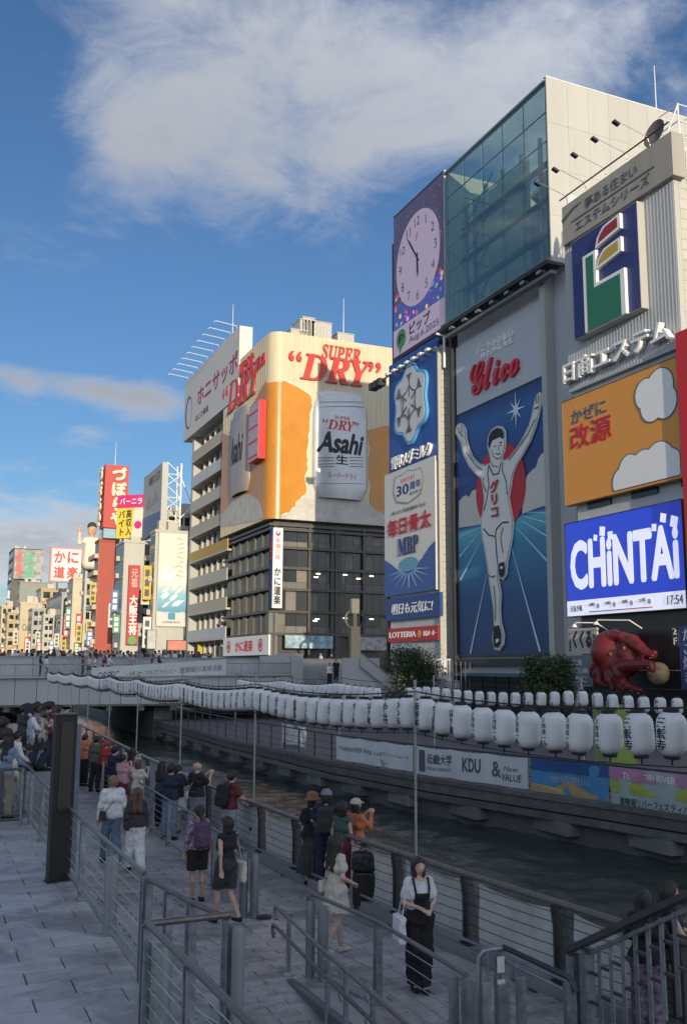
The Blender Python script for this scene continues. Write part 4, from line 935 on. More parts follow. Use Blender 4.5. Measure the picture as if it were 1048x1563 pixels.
for (x, y, dx) in ((556,345,-.92),(672,300,-1.0)):
    ey_ = MB().lathe([(.01,-.09),(.065,-.065),(.09,0),(.065,.065),(.01,.09)], 12, lo_(zo(x, y, dx))).build('eye', M_eye, oc, smooth=True); MB().lathe([(.01,-.07),(.06,-.04),(.07,0),(.06,.04),(.01,.07)], 10, Vector(lo_(zo(x, y, dx)))+Vector((-.10, 0, 0))).build('pupil', M_black, ey_, smooth=True)
for t_ in tent[1:4]:
    for k in range(6):
        i = k/5*(len(t_)-1.001); a = Vector(zo(*t_[int(i)])); b = Vector(zo(*t_[int(i)+1])); p = a.lerp(b, i-int(i))-oc0+Vector((-.18, 0, -.16))
        MB().lathe([(.05,-.03),(.075,0),(.05,.03),(.02,.0)], 8, p).build('sucker', mat('sucker_pink', (.4, .18, .15), .5, var=.1), ocb, smooth=True)
tk = empty('dumpling_ball_figure', Vector(zo(830, 600))); tag(tk, 'big brown dumpling ball with sauce streaks held by the octopus', 'figure')
ball_ = MB().lathe([(.02,-.62),(.3,-.55),(.52,-.34),(.62,0),(.52,.34),(.3,.55),(.02,.62)], 18, (0, 0, .75)).build('ball', mat('batter_brown', (.22, .17, .10), .5, var=.4, scale=3), tk, smooth=True)
for k in range(5): MB().tube([(-.5*math.cos(a_), .62*math.sin(a_)*.9, .75+.18*math.cos(k*1.3)+.25*math.sin(a_+k)) for a_ in np.linspace(-1.0, 1.0, 9)], .035, 6).build('sauce_streak', mat('sauce', (.06, .03, .02), .3, var=0), ball_)
kk_ = Board.px('brush_script_sign', 'cream sign with thick black brush characters left of the octopus', 'sign', (866, 961), (910, 957), (910, 997), (867, 999), mat('paper_print', (.44, .44, .38), .6, var=.1), X=37.2, t=.15)
kk_.text('くくる', .18, .82, .22, .92, M_black, bold=.035, shear=.2); kk_.text('たこ家道頓堀', .04, .11, .1, .85, M_grey_ink, vertical=True); kk_.text('本家', .88, .96, .3, .8, M_grey_ink, vertical=True)
mb2 = Board.px('menu_board', 'grey framed menu board with white writing beside the octopus', 'sign', (866, 1001), (903, 1001), (903, 1046), (867, 1046), mat('menu_grey', (.16, .19, .21), .5, var=.2), X=37.3, t=.1, frame=(M_steel, .05))
mb2.text('たこ焼', .15, .6, .68, .88, M_whitep); mb2.text('明石焼', .15, .85, .4, .58, M_whitep); mb2.text('かに', .3, .8, .08, .32, M_whitep)
bs = Board.px('blue_curtain_sign', 'dark blue hanging sign with pale characters right of the octopus', 'sign', (1036, 957), (1062, 954), (1062, 1052), (1038, 1052), mat('indigo_cloth', (.03, .045, .14), .8, var=.1), X=36.9, t=.06)
bs.text('たこ焼き', .2, .8, .1, .95, mat('pale_blue_print', (.30, .36, .5), .7, var=0), vertical=True)
tf = Board.px('floor_number_sign', 'black plate with white floor number right of the octopus', 'sign', (1024, 956), (1034, 955), (1034, 986), (1025, 987), M_dark, X=37.35, t=.1); tf.text('2F', .2, .8, .1, .9, M_whitep, vertical=True)
for k, (x0, x1, y0) in enumerate(((275, 380, 105), (445, 635, 85))):
    a = Vector(zo(x1, y0+60)); g = empty('gooseneck_lamp', a); tag(g, ['white gooseneck lamp over the brush character sign', 'white gooseneck lamp over the octopus head'][k], 'lamp')
    b = Vector(zo(x1, y0, -.3))-a; c = Vector(zo(x0+10, y0, -.9))-a; d = Vector(zo(x0, y0+22, -.9))-a
    MB().tube([(.6, 0, 0), b, b.lerp(c, .5), c, d], .035, 6).build('arm', M_white, g); MB().lathe([(.03, .1), (.10, .04), (.17, -.08), (.17, -.1)], 12, d).build('shade', M_white, g)
# ================================================================ beer sign building at the bridge head
YA = 116.0; XA = 40.0; RC = 1.7
M_beer = mat('amber_beer', (.50, .195, .006), .30, var=.12, scale=.35, spec=.6)
M_beer_edge = mat('beer_highlight', (.72, .40, .05), .3, var=.1)
M_foam = mat('foam_grey', (.58, .55, .50), .6, var=.25, scale=.5, bump=.3, bscale=2)
M_cream_s = mat('cream_sign', (.55, .48, .33), .5, var=.10, scale=.7, streak=True)
M_silver = mat('can_silver', (.50, .52, .54), .35, .35, var=.10, scale=.6)
zt_ = U(413, 505, X=XA).z; zb_ = U(413, 789, X=XA).z
def z6(x, y): return (260+x/3.082, 480+y/3.082)
aw = Board('beer_sign', 'huge cream and amber beer sign wrapped around the upper corner of the dark building', 'sign', (XA+RC, YA, zb_), (1,0,0), 17.5, zt_-zb_, (0,-1,0), M_cream_s, t=1.0); aw.pl = ('Y', YA)
W0 = aw.bl.copy()
class Side(Board):
    def __init__(s, host, bl, u, w, h, n, pl): s.o = host.o; s.w0 = host.bl; s.bl = Vector(bl); s.u = Vector(u); s.n = Vector(n); s.w = w; s.h = h; s.k = 0; s.pl = pl
    def P(s, uu, vv, d=0.0): return s.bl-s.w0+s.u*(s.w*uu)+Vector((0,0,s.h*vv))+s.n*d
YN = U(340, 700, X=XA).y+.3
an = Side(aw, (XA, YN, zb_), (0,-1,0), YN-YA-RC, zt_-zb_, (-1,0,0), ('X', XA)); an.slab([(0,0),(1,0),(1,1),(0,1)], M_cream_s, -1.0, .999, 'panel')
# rounded corner: cream above, amber below
def corner(z0, z1, r, m, name, n=10):
    mb = MB(); c = Vector((XA+RC, YA+RC, 0))-W0
    for i in range(n+1):
        a = math.pi+math.pi/2*i/n; p = c+Vector((math.cos(a), math.sin(a), 0))*r
        mb.v += [tuple(p+Vector((0,0,z0))), tuple(p+Vector((0,0,z1)))]
    for i in range(n): mb.f.append((2*i, 2*i+2, 2*i+3, 2*i+1))
    mb.build(name, m, aw.o, smooth=True)
z_am = U(413, 581, X=XA).z
corner(zb_, zt_, RC, M_cream_s, 'corner_panel'); corner(zb_, z_am, RC+.05, M_beer, 'amber_corner')
MB().box(Vector((XA+RC, YA+RC, zb_))-W0, Vector((XA+RC+15.8, YN, zt_-.3))-W0).build('core', M_cream_s, aw.o)
for k in range(26):
    aw.slab([((k+.3)/26, .0), ((k+.55)/26, .0), ((k+.55)/26, 1), ((k+.3)/26, 1)], M_cream_s, 0, .03, 'rib')
    an.slab([((k+.3)/26, .0), ((k+.55)/26, .0), ((k+.55)/26, 1), ((k+.3)/26, 1)], M_cream_s, 0, .03, 'rib')
aw.k = an.k = 8
def jag(pts, amp=2.2, n=5, seed=1):
    r_ = random.Random(seed); out = []
    for a, b in zip(pts, pts[1:]):
        for i in range(n):
            t = i/n; out.append((a[0]+(b[0]-a[0])*t+(r_.uniform(-amp, amp) if i else 0), a[1]+(b[1]-a[1])*t+(r_.uniform(-amp, amp) if i else 0)))
    return out+[pts[-1]]
u0z = [z6(x, y) for x, y in ((478,302),(520,305),(600,338),(655,378))]
tear = jag([(655,378),(668,400),(655,470),(650,560),(640,640),(645,720),(630,770),(640,830),(600,875),(560,930),(520,945)], 5, 5, 3)
xcorner = aw.uv(*z6(480, 600))[0]
def west(pts, m, name, **k):
    q = [aw.uv(*z6(*p)) for p in pts]; q = [(max(0, a), min(1, max(0, b))) for a, b in q]; return aw.lay(q, m, name=name, **k)
west([(470,942),(470,300)]+[(520,300),(600,334),(660,372)]+[(x+9, y+4) for x, y in tear[1:]], mat('torn_edge', (.70, .66, .52), .6, var=.05), 'torn_edge')
west([(470,945),(470,306),(520,308),(600,342)]+tear, M_beer, 'amber_field')
west(jag([(925,545),(938,620),(930,700),(942,800),(936,870),(950,932)], 4, 4, 8)+[(1120,960),(1120,515),(1005,525)], M_beer, 'amber_field')
west(jag([(470,958),(560,930),(600,882),(645,838),(662,800),(700,830),(780,870),(860,860),(930,880),(960,920),(1000,945),(1120,960)], 5, 4, 5)+[(1120,1010),(470,1010)], M_foam, 'ice_field')
for (x0, x1, y0) in ((600,640,70), (700,760,62)): pass
M_sr = mat('sign_letter_red', (.50, .035, .03), .4, var=.04)
def wt(body, x0, x1, y0, y1, m, **k):
    a, b = aw.uv(*z6(x0, (y0+y1)/2)), aw.uv(*z6(x1, (y0+y1)/2)); c, d = aw.uv(*z6((x0+x1)/2, y1)), aw.uv(*z6((x0+x1)/2, y0))
    return aw.text(body, a[0], b[0], c[1], d[1], m, **k)
wt('𝑺𝑼𝑷𝑬𝑹', 708, 890, 152, 220, M_sr, depth=.22, bold=.01); wt('“𝑫𝑹𝒀”', 552, 985, 200, 325, M_sr, depth=.30, bold=.012)
# the can: a swelling relief with shoulders, neck and rim
def can(b, cu, half_w, v0, v1, bulge, m):
    prof = [(0,.80),(.03,.86),(.08,.95),(.13,1.0),(.80,1.0),(.84,.985),(.88,.95),(.92,.895),(.945,.86),(.955,.85),(.965,.87),(.99,.87),(1.0,.83)]
    mb = MB(); n = 20; base = .03+.004*b.k
    for (t, r_) in prof:
        v_ = v0+(v1-v0)*t
        for i in range(n+1):
            a = math.pi*i/n; mb.v.append(tuple(b.P(cu-half_w*r_*math.cos(a), v_, base+bulge*r_*math.sin(a))))
    w_ = n+1
    for j in range(len(prof)-1):
        for i in range(n): q = j*w_+i; mb.f.append((q, q+1, q+w_+1, q+w_))
    mb.f.append(tuple((len(prof)-1)*w_+i for i in range(w_)))
    global CAN; CAN = mb.build('can_relief', m, b.o, smooth=True)
    def surf(a, vv):
        t = max(-1, min(1, a/half_w)); s_ = math.sqrt(max(0, 1-t*t)); return b.P(cu+a, vv, base+.02+bulge*s_)
    return surf
c0 = aw.uv(*z6(796, 870)); c1 = aw.uv(*z6(796, 372)); hw_ = (aw.uv(*z6(922, 600))[0]-aw.uv(*z6(668, 600))[0])/2; cuc = (aw.uv(*z6(922, 600))[0]+aw.uv(*z6(668, 600))[0])/2
surf = can(aw, cuc, hw_, c0[1], c1[1], .9, M_silver)
def ct(body, x0, x1, y0, y1, m, **k):
    a, b_ = aw.uv(*z6(x0, (y0+y1)/2)), aw.uv(*z6(x1, (y0+y1)/2)); c, d = aw.uv(*z6((x0+x1)/2, y1)), aw.uv(*z6((x0+x1)/2, y0)); uc = (a[0]+b_[0])/2-cuc; vc = (c[1]+d[1])/2
    lettering(body, (0,0,0), (1,0,0), (0,0,1), (0,-1,0), b_[0]-a[0], d[1]-c[1], m, CAN, depth=.02, bend=lambda p, q: (surf(uc+p, vc+q), Vector((0,-1,0))), **k)
ct('SUPER', 760, 832, 487, 502, M_sr); ct('“𝑫𝑹𝒀”', 705, 872, 505, 552, M_sr, bold=.01); ct('Asahi', 680, 900, 562, 662, M_black, bold=.036, shear=.30); ct('生', 764, 822, 668, 712, M_black, bold=.02); ct('スーパードライ', 728, 862, 752, 778, M_sr)
def cline(x0, x1, y, h=3):
    P = []
    for yy in (y, y+h):
        for i in range(9):
            x = x0+(x1-x0)*i/8; u_, v_ = aw.uv(*z6(x, yy)); P.append(surf(u_-cuc, v_)+Vector((0,-.03,0)))
    mb = MB().add(P, [(i, i+1, i+10, i+9) for i in range(8)]); a_, b_, c_ = P[0], P[1], P[10]
    if (b_-a_).cross(c_-a_).y > 0: mb.f = [tuple(reversed(f)) for f in mb.f]
    mb.build('label_line', M_grey_ink, CAN)
for y in (678, 692, 707, 720): cline(684, 758, y); cline(828, 896, y)
for y in (418, 440, 800): cline(690, 900, y, 2)
# canal-facing side
def z7(x, y): return (270+x/5.04, 490+y/5.04)
def north(pts, m, name):
    q = [an.uv(*z7(*p)) for p in pts]; q = [(min(1, max(0, a)), min(1, max(0, b))) for a, b in q]; return an.lay(q, m, name=name)
north([(740,445),(700,450),(650,520),(600,620),(560,680),(430,890),(335,878),(335,1520),(400,1450),(520,1430),(640,1410),(690,1500),(740,1495)], M_beer, 'amber_field')
north([(330,1590),(345,1490),(410,1420),(450,1350),(560,1330),(640,1390),(700,1490),(700,1512)], M_foam, 'ice_field')
n0 = an.uv(*z7(500, 1330)); n1 = an.uv(*z7(500, 690)); cu2 = (an.uv(*z7(435, 1000))[0]+an.uv(*z7(570, 1000))[0])/2
surf2 = can(an, cu2, (an.uv(*z7(570, 1000))[0]-an.uv(*z7(435, 1000))[0])/2, n0[1], n1[1], .9, mat('can_rose_silver', (.36, .31, .29), .4, .3, var=.2, scale=.4))
def nt_(body, x0, x1, y0, y1, m, **k):
    a, b = an.uv(*z7(x0, (y0+y1)/2)), an.uv(*z7(x1, (y0+y1)/2)); c, d = an.uv(*z7((x0+x1)/2, y1)), an.uv(*z7((x0+x1)/2, y0)); return an.text(body, a[0], b[0], c[1], d[1], m, **k)
lettering('Asahi', (0,0,0), (0,-1,0), (0,0,1), (-1,0,0), .28, .16, M_black, CAN, depth=.02, bold=.02, shear=.3, bend=lambda p, q: (surf2(p, n0[1]+.52*(n1[1]-n0[1])+q), Vector((-1,0,0))))
nt_('𝑺𝑼𝑷𝑬𝑹', 460, 596, 300, 395, M_sr, depth=.15); nt_('“𝑫𝑹𝒀”', 365, 682, 380, 620, M_sr, depth=.2, bold=.01)
qa, qb, qz0, qz1 = (an.uv(*z7(612, 800))[0], an.uv(*z7(690, 800))[0], an.uv(*z7(650, 1080))[1], an.uv(*z7(650, 640))[1])
an.slab([(qa,qz0),(qb,qz0),(qb,qz1),(qa,qz1)], mat('box_sign_red', (.55, .03, .03), .4, var=0), .08, 1.0, 'box_sign'); an.slab([(qa+.005,qz0+.005),(qb-.005,qz0+.005),(qb-.005,qz1-.005),(qa+.005,qz1-.005)], mat('box_sign_face', (.42, .34, .40), .5, var=.1), 1.082, .03, 'box_sign_face')
for k in range(4): an.slab([(qa+.01, qz0+.02+k*(qz1-qz0)/4), (qb-.01, qz0+.02+k*(qz1-qz0)/4), (qb-.01, qz0+.03+k*(qz1-qz0)/4), (qa+.01, qz0+.03+k*(qz1-qz0)/4)], M_redp, 1.115, .02, 'label_line')
# roof plant
for k, (x0, x1, y0, yb) in enumerate(((458, 506, 487, 512), (462, 480, 484, 512), (444, 470, 502, 512), (515, 540, 508, 518))):
    a = U(x0, y0, Y=YA+6); b = U(x1, yb, Y=YA+6)
    pl = empty('roof_unit', (a.x, YA+6, zt_-.3)); tag(pl, ['ribbed cream plant room on the roof of the beer sign building', 'small box at the left of the roof plant room', 'low roof unit left of the plant room', 'low roof unit right of the plant room'][k], 'roof unit')
    MB().box((0, 0, 0), (b.x-a.x, 3, a.z-zt_+.3)).build('housing', M_cream, pl); MB().box((-.1, -.1, a.z-zt_+.302), (b.x-a.x+.1, 3.1, a.z-zt_+.42)).build('cap', M_cream2, pl)
    for j in range(int((b.x-a.x)/.5)): MB().box((.1+j*.5, -.08, .1), (.3+j*.5, -.002, a.z-zt_)).build('rib', M_cream2, pl)
mst = empty('antenna_mast', U(524, 515, Y=YA+8)); tag(mst, 'thin antenna mast on the roof of the beer sign building', 'antenna'); MB().tube([(0,0,-1),(0,0,6)], [.07, .03], 6).build('mast', M_white, mst)

# dark office floors underneath
db = empty('dark_office_building', (XA+9, YA+10, 0)); tag(db, 'dark glazed office building under the beer sign at the bridge head', 'building')
def D(*p): return Vector(p)-db.location
M_frame = mat('bronze_frame', (.08, .075, .07), .45, .4, var=.2, scale=.8)
M_win = mat('dark_window', (.025, .028, .03), .12, var=.3, scale=.25, spec=.4)
M_blind = mat('window_blind', (.17, .16, .14), .5, var=.2, scale=.4)
XW, YW = XA+.7, YA+.9; XE2 = XA+19
MB().box(D(XW+.5, YW+.5, .2), D(XE2, YN-.5, zb_-.02)).build('core', M_frame, db)
fl = [U(450, 760+y/3.082, Y=YW).z for y in (95, 150, 235, 330, 430, 535, 640)]; fl = [zb_-.6]+fl[1:]
for z in fl: MB().box(D(XW-.25, YW-.25, z-.22), D(XE2, YW+.3, z+.12)).build('floor_band', M_frame, db); MB().box(D(XW-.25, YW+.302, z-.22), D(XW+.3, YN-.4, z+.12)).build('floor_band', M_frame, db)
cols = [U(x, 870, Y=YW).x for x in (432, 472, 513, 555, 597)]; cols = [XW+.6]+cols[1:]
for i, x in enumerate(cols): MB().box(D(x-.16, YW-.12, 3), D(x+.16, YW+.32, zb_-.3)).build('mullion', M_frame, db)
MB().box(D(cols[2]-.75, YW+.05, 3), D(cols[2]+.75, YW+.34, zb_-.3)).build('pier', M_frame, db)
for j in range(len(fl)-1):
    zt, zl_ = fl[j]-.24, fl[j+1]+.14
    for i in range(len(cols)-1):
        n = 3
        for q in range(n):
            xa = cols[i]+.2+(cols[i+1]-cols[i]-.4)*q/n; xb = cols[i]+.2+(cols[i+1]-cols[i]-.4)*(q+1)/n
            zm = zl_ + (zt-zl_)*(.35 if j % 2 else .0)
            MB().box(D(xa+.02, YW+.36, zm+.02), D(xb-.02, YW+.46, zt-.02)).build('window', M_blind if (i+j+q) % 5 == 0 or (j == 0 and i < 2) else M_win, db)
            if zm > zl_: MB().box(D(xa+.02, YW+.30, zl_+.02), D(xb-.02, YW+.46, zm-.02)).build('spandrel', mat('spandrel_grey', (.15, .14, .13), .6, var=.2), db)
    nb = 6
    for i in range(nb):
        ya = YW+.6+(YN-YW-1.4)*i/nb; yb = YW+.6+(YN-YW-1.4)*(i+1)/nb
        MB().box(D(XW+.40, ya+.12, zl_+.05), D(XW+.48, yb-.12, zt-.05)).build('window', M_blind if (i+j) % 3 == 0 else M_win, db)
        MB().box(D(XW+.05, ya-.08, zl_), D(XW+.45, ya+.08, zt)).build('mullion', M_frame, db)
M_lit = mat('ceiling_lamp_glow', (1, .82, .55), .5, var=0, emit=3.0)
for (x, y) in ((695,357),(685,373),(822,362),(884,380),(945,368),(690,570),(680,578),(822,566),(945,570),(940,180)):
    p = U(260+x/3.082, 760+y/3.082, Y=YW+.33); MB().box(D(p.x-.28, YW+.30, p.z-.06), D(p.x+.28, YW+.345, p.z+.06)).build('ceiling_lamp', M_lit, db)
MB().box(D(XW-.1, YW-.1, .2), D(XW+1.1, YW+1.0, fl[5])).build('corner_column', mat('column_grey', (.16, .16, .155), .6, var=.1), db)
for k in range(9): MB().box(D(XW+1.4+k*1.9, YW+.25, .3), D(XW+3.1+k*1.9, YW+.35, 3.6)).build('shop_window', M_win, db)
# vertical white crab restaurant sign on the corner
vs_ = Board.px('vertical_white_sign', 'tall white vertical sign with a red emblem and black characters on the dark corner', 'sign', (416, 805), (431, 806), (431, 928), (416, 928), M_whitep, Y=YA-.6, t=.9, frame=(mat('indigo_frame', (.03, .035, .10), .5, var=0), .06))
vs_.text('本場の味', .25, .75, .60, .87, M_redp, vertical=True); vs_.text('かに道楽', .14, .86, .04, .50, M_black, vertical=True, bold=.03); vs_.disc((.5, .93), .34, M_redp, n=16); vs_.lay([(.36,.93),(.64,.93),(.5,.985)], M_whitep, name='emblem')
vn = Side(vs_, vs_.bl+Vector((0,.9,0)), (0,-1,0), .9, vs_.h, (-1,0,0), ('X', vs_.bl.x)); vn.k = 14; vn.text('かに道楽', .2, .8, .05, .5, M_navy, vertical=True, bold=.02); vn.text('本場の味', .3, .7, .6, .9, M_redp, vertical=True)
# street-level strips
b1 = Board.px('crab_banner_sign', 'white sign strip with red characters and crab rosettes at bridge level', 'sign', (340, 974), (410, 969), (410, 1000), (341, 1001), M_whitep, X=XA-.1, t=.2)
b1.text('かに道楽', .30, .68, .2, .8, M_redp, bold=.02)
for u_ in (.14, .84): b1.disc((u_, .5), .85, M_redp, n=20); b1.disc((u_, .5), .6, M_whitep, n=20); b1.disc((u_, .5), .45, M_redp, n=20)
M_pic = mat('photo_print_blue', (.25, .36, .42), .5, var=.7, scale=1.3)
b2 = Board.px('picture_strip_sign', 'pale blue picture strip sign at the foot of the dark building', 'sign', (435, 969), (508, 971), (508, 990), (435, 989), M_pic, Y=YA-.2, t=.3, frame=(M_dark, .05))
b3 = Board.px('pale_strip_sign', 'pale picture strip sign behind the lamp column', 'sign', (546, 972), (590, 973), (590, 993), (546, 992), mat('photo_print_pale', (.42, .42, .42), .5, var=.6, scale=1.5), Y=YA-.2, t=.3, frame=(M_dark, .05))
# lamp column on the bridge
p = U(541, 1003, Y=92); lc = empty('lamp_column', (p.x, 92, 3.5)); tag(lc, 'grey metal lamp column with ring head on the bridge before the dark building', 'street lamp')
h = U(541, 914, Y=92).z-3.5
M_bronze = mat('lamp_bronze', (.09, .09, .08), .5, .4, var=.15)
MB().box((-.55, -.3, 0), (.55, .3, h*.62)).build('column', M_bronze, lc); MB().box((-.42, -.22, h*.8), (.42, .22, h)).build('lamp_box', mat('lamp_glass', (.2, .2, .18), .3, var=.1), lc)
ring = [(1.05*math.cos(a), 0, h*.72+1.0*math.sin(a)) for a in np.linspace(R(-60), R(240), 22)]
MB().tube(ring, .16, 8).build('ring', M_bronze, lc); MB().box((-.2, -.1, h*.62+.001), (.2, .1, h*.8-.001)).build('neck', M_bronze, lc)
# ================================================================ buildings beyond the bridge, left of the beer sign
# balcony building with a big white roof sign
XJ = 40.6
jy1, jy0 = U(345, 800, X=XJ).y-2, U(290, 800, X=XJ).y
zj = U(300, 660, X=XJ).z
jb = empty('balcony_building', (XJ+8, (jy0+jy1)/2, 0)); tag(jb, 'cream building with stacked balconies left of the beer sign', 'building')
def J(*p): return Vector(p)-jb.location
MB().box(J(XJ+1.4, jy1, .2), J(XJ+18, jy0, zj)).build('core', M_cream, jb)
MB().box(J(XJ, jy0-1.2, .2), J(XJ+1.38, jy0, zj+.5)).build('corner_pier', M_cream, jb)
nf = 9
for k in range(nf):
    z = 3.6+k*(zj-4.5)/nf; hh = (zj-4.5)/nf
    MB().box(J(XJ-.3, jy1, z), J(XJ+1.39, jy0-1.22, z+.28)).build('balcony_slab', M_cream2, jb)
    MB().box(J(XJ-.3, jy1, z+.282), J(XJ-.15, jy0-1.4, z+.28+hh*.36)).build('balcony_front', [M_cream2, M_wall_b, mat('beige_front', (.42,.38,.32), .7, var=.15)][k % 3] if k != 4 else mat('ochre_front', (.45,.28,.06), .6, var=.1), jb)
    for i in range(7):
        y = jy1+(jy0-1.3-jy1)*i/7; MB().box(J(XJ+.9, y, z+.29), J(XJ+1.38, y+.22, z+hh-.01)).build('fin', M_cream, jb)
        MB().box(J(XJ+1.30, y+.26, z+.5), J(XJ+1.399, y+(jy0-1.3-jy1)/7-.06, z+hh-.3)).build('window', M_win, jb)
js = Board.px('white_roof_sign', 'white roof sign with dark pink characters and a blue ring left of the beer sign', 'sign', (281, 581), (365, 504), (364, 612), (282, 666.6), mat('roof_sign_white', (.56, .55, .53), .55, var=.06), X=39.8, t=2.0)
js.disc((.10, .42), 2.2, M_bluep, n=28, ry=2.9, name='ring'); js.disc((.11, .41), 1.7, MATS['roof_sign_white'], n=28, ry=2.5, name='ring_hole')
js.text('ホニサッポ', .28, .98, .38, .68, mat('plum_print', (.30, .02, .09), .5, var=0), bold=.02); js.text('ほにさ薬局', .25, .5, .16, .26, M_grey_ink)
for k in range(10):
    y = js.w*(.03+k*.1); a = js.bl+Vector((0, -y, js.h)); ar = empty('sign_lamp_arm', a); tag(ar, 'white lamp arm over the white roof sign, %s from the left' % ['first','second','third','fourth','fifth','sixth','seventh','eighth','ninth','tenth'][k], 'lamp', 'lamp arms on the white roof sign')
    MB().tube([(.3, 0, .02), (.2, 0, .7), (-3.0, 0, 1.0), (-3.3, 0, .8)], .05, 6).build('arm', M_white, ar)
mst = empty('antenna_mast', U(355, 508, Y=150)); tag(mst, 'thin antenna mast behind the white roof sign', 'antenna'); MB().tube([(0,0,-1),(0,0,5)], [.07, .03], 6).build('mast', M_white, mst)

BLADES = [((.5,.06,.05), 'red'), ((.6,.55,.4), 'cream'), ((.10,.18,.40), 'blue'), ((.55,.40,.05), 'yellow'), ((.08,.25,.14), 'green'), ((.62,.6,.58), 'white')]
def row_building(label, xl, xc, xr, yt, Y, mN, mW, floors=7, wn=5, ww=3, cap=True, name='shop_building'):
    """near corner at pixel column xc; side along the canal runs back to xl, front facing west runs to xr"""
    a = U(xc, yt, Y=Y); xf = a.x; x1 = U(xr, yt, Y=Y).x; zt = a.z; y1 = min(Y+90, max(Y+4, U(xl, yt, X=xf).y)) if xl < xc else Y+12
    o = empty(name, (xf, Y, 0)); tag(o, label, 'building')
    MB().box((.12, .12, .2), (x1-xf, y1-Y, zt)).build('core', mW, o)
    fh = (zt-4)/floors
    for k in range(floors):
        z = 4+k*fh
        n = max(1, wn)
        for i in range(n):
            ya = .4+(y1-Y-.8)*i/n; yb = .4+(y1-Y-.8)*(i+1)/n
            MB().box((-.02, ya+.12*(yb-ya), z+fh*.28), (.13, yb-.12*(yb-ya), z+fh*.82)).build('window', M_win, o)
        for i in range(ww):
            xa = .4+(x1-xf-.8)*i/ww; xb = .4+(x1-xf-.8)*(i+1)/ww
            MB().box((xa+.15*(xb-xa), .03, z+fh*.3), (xb-.15*(xb-xa), .13, z+fh*.8)).build('window', M_win, o)
        MB().box((-.1, .0, z-.1), (.118, y1-Y, z+.12)).build('ledge', mN, o)
    MB().box((.0, .2, .2), (.119, y1-Y, 3.8)).build('shop_front', M_frame, o)
    rg = random.Random(int(xc*7+yt))
    for k in range(3):      # blade signs on the canal side, air conditioners on both sides, roof clutter
        c_, n_ = BLADES[rg.randrange(6)]; z = rg.uniform(5, max(6, zt*.6)); h_ = rg.uniform(2.5, 6); y_ = .3+k*(y1-Y)*.3
        MB().box((-1.5, y_, z), (-.12, y_+.3, min(zt-.5, z+h_))).build('blade_sign', mat('blade_'+n_, c_, .55, var=.12), o)
        for j in range(3): MB().box((-1.2, y_-.03, z+h_*(.10+.29*j)), (-.45, y_-.001, min(zt-.6, z+h_*(.30+.29*j)))).build('character_block', M_whitep if n_ not in ('white', 'cream', 'yellow') else M_grey_ink, o)
    for k in range(7):
        z = 4+rg.randrange(floors)*fh+.14; y_ = rg.uniform(.5, max(.8, y1-Y-2)); MB().box((-.75, y_, z), (-.12, y_+1.0, z+.9)).build('air_conditioner', M_cream2, o)
        xx = rg.uniform(.3, max(.5, x1-xf-1.5)); z = 4+rg.randrange(floors)*fh+.2
        if ww: MB().box((xx, -.55, z), (xx+1.1, .02, z+.8)).build('air_conditioner', M_cream2, o)
    MB().tube([((x1-xf)*.85, -.06, 1), ((x1-xf)*.85, -.06, zt-.3)], .09, 6).build('downpipe', M_steel_d, o)
    for k in range(3):
        xx = rg.uniform(.5, max(.8, (x1-xf)*.7)); MB().box((xx, 1+k*2.2, zt+.5), (xx+rg.uniform(1, 2.5), 2.5+k*2.2, zt+.5+rg.uniform(.8, 2.2))).build('roof_box', M_cream2, o)
    mN_side = MB().box((.02, .121, 4), (.118, y1-Y, zt)).build('side_wall', mN, o)
    if cap: MB().box((-.15, -.1, zt+.002), (x1-xf+.1, y1-Y, zt+.5)).build('parapet', mW, o)
    return o, xf, x1, zt, y1
M_tan = mat('tan_wall', (.42, .32, .19), .8, var=.12, scale=.4)
M_grey_w = mat('grey_wall', (.34, .35, .36), .8, var=.12, scale=.4)
M_brick = mat('red_wall', (.36, .085, .06), .8, var=.12, scale=.5)
M_drk = mat('charcoal_wall', (.12, .115, .11), .8, var=.2, scale=.5)
M_pale = mat('pale_wall', (.50, .43, .31), .8, var=.10, scale=.4)
M_olive = mat('olive_wall', (.25, .26, .24), .8, var=.1, scale=.4)
row_building('pale building carrying the tall calligraphy banner', 232, 238, 294, 812, 162, M_pale, M_cream, 8, 3, 0)
row_building('cream roof block behind the calligraphy banner building', 246, 254, 296, 783, 182, M_pale, M_cream, 9, 2, 3)
bn = Board.px('calligraphy_banner', 'tall white to blue advertising banner with white brush strokes facing the sun', 'sign', (242, 815), (286, 814), (285, 955), (241, 956), ramp_mat('banner_sky_print', 2, [(0, (.55,.56,.54)), (.17, (.55,.56,.54)), (.18, (.08,.28,.42)), (.36, (.22,.45,.56)), (.5, (.62,.62,.56)), (1, (.66,.64,.54))], lo=U(260, 955, Y=161.6).z, hi=U(260, 815, Y=161.6).z, noise=.06), Y=161.6, t=.4, frame=(M_cream, .12))
rng = random.Random(12)
for k in range(26):
    u_ = rng.uniform(.2, .85); v_ = rng.uniform(.22, .62); bn.stroke([(u_-.12, v_-.03), (u_, v_+rng.uniform(-.01, .02)), (u_+.12, v_+.035)], [.1, .5, .1], M_whitep, name='brush_stroke')
for k in range(9):
    v_ = .94-k*.05; bn.stroke([(.5+.25*rng.random(), v_-.015), (.62+.2*rng.random(), v_+.012), (.85, v_-.008)], [.08, .28, .08], mat('pale_ink', (.42, .46, .42), .6, var=0), name='brush_stroke')
bn.lay([(.38,.07),(.62,.07),(.62,.14),(.38,.14)], mat('logo_aqua', (.05, .25, .40), .5, var=0), name='logo'); bn.text('SUMMER FESTA', .2, .8, .03, .05, M_grey_ink)
xs_ = U(246, 770, Y=171).x
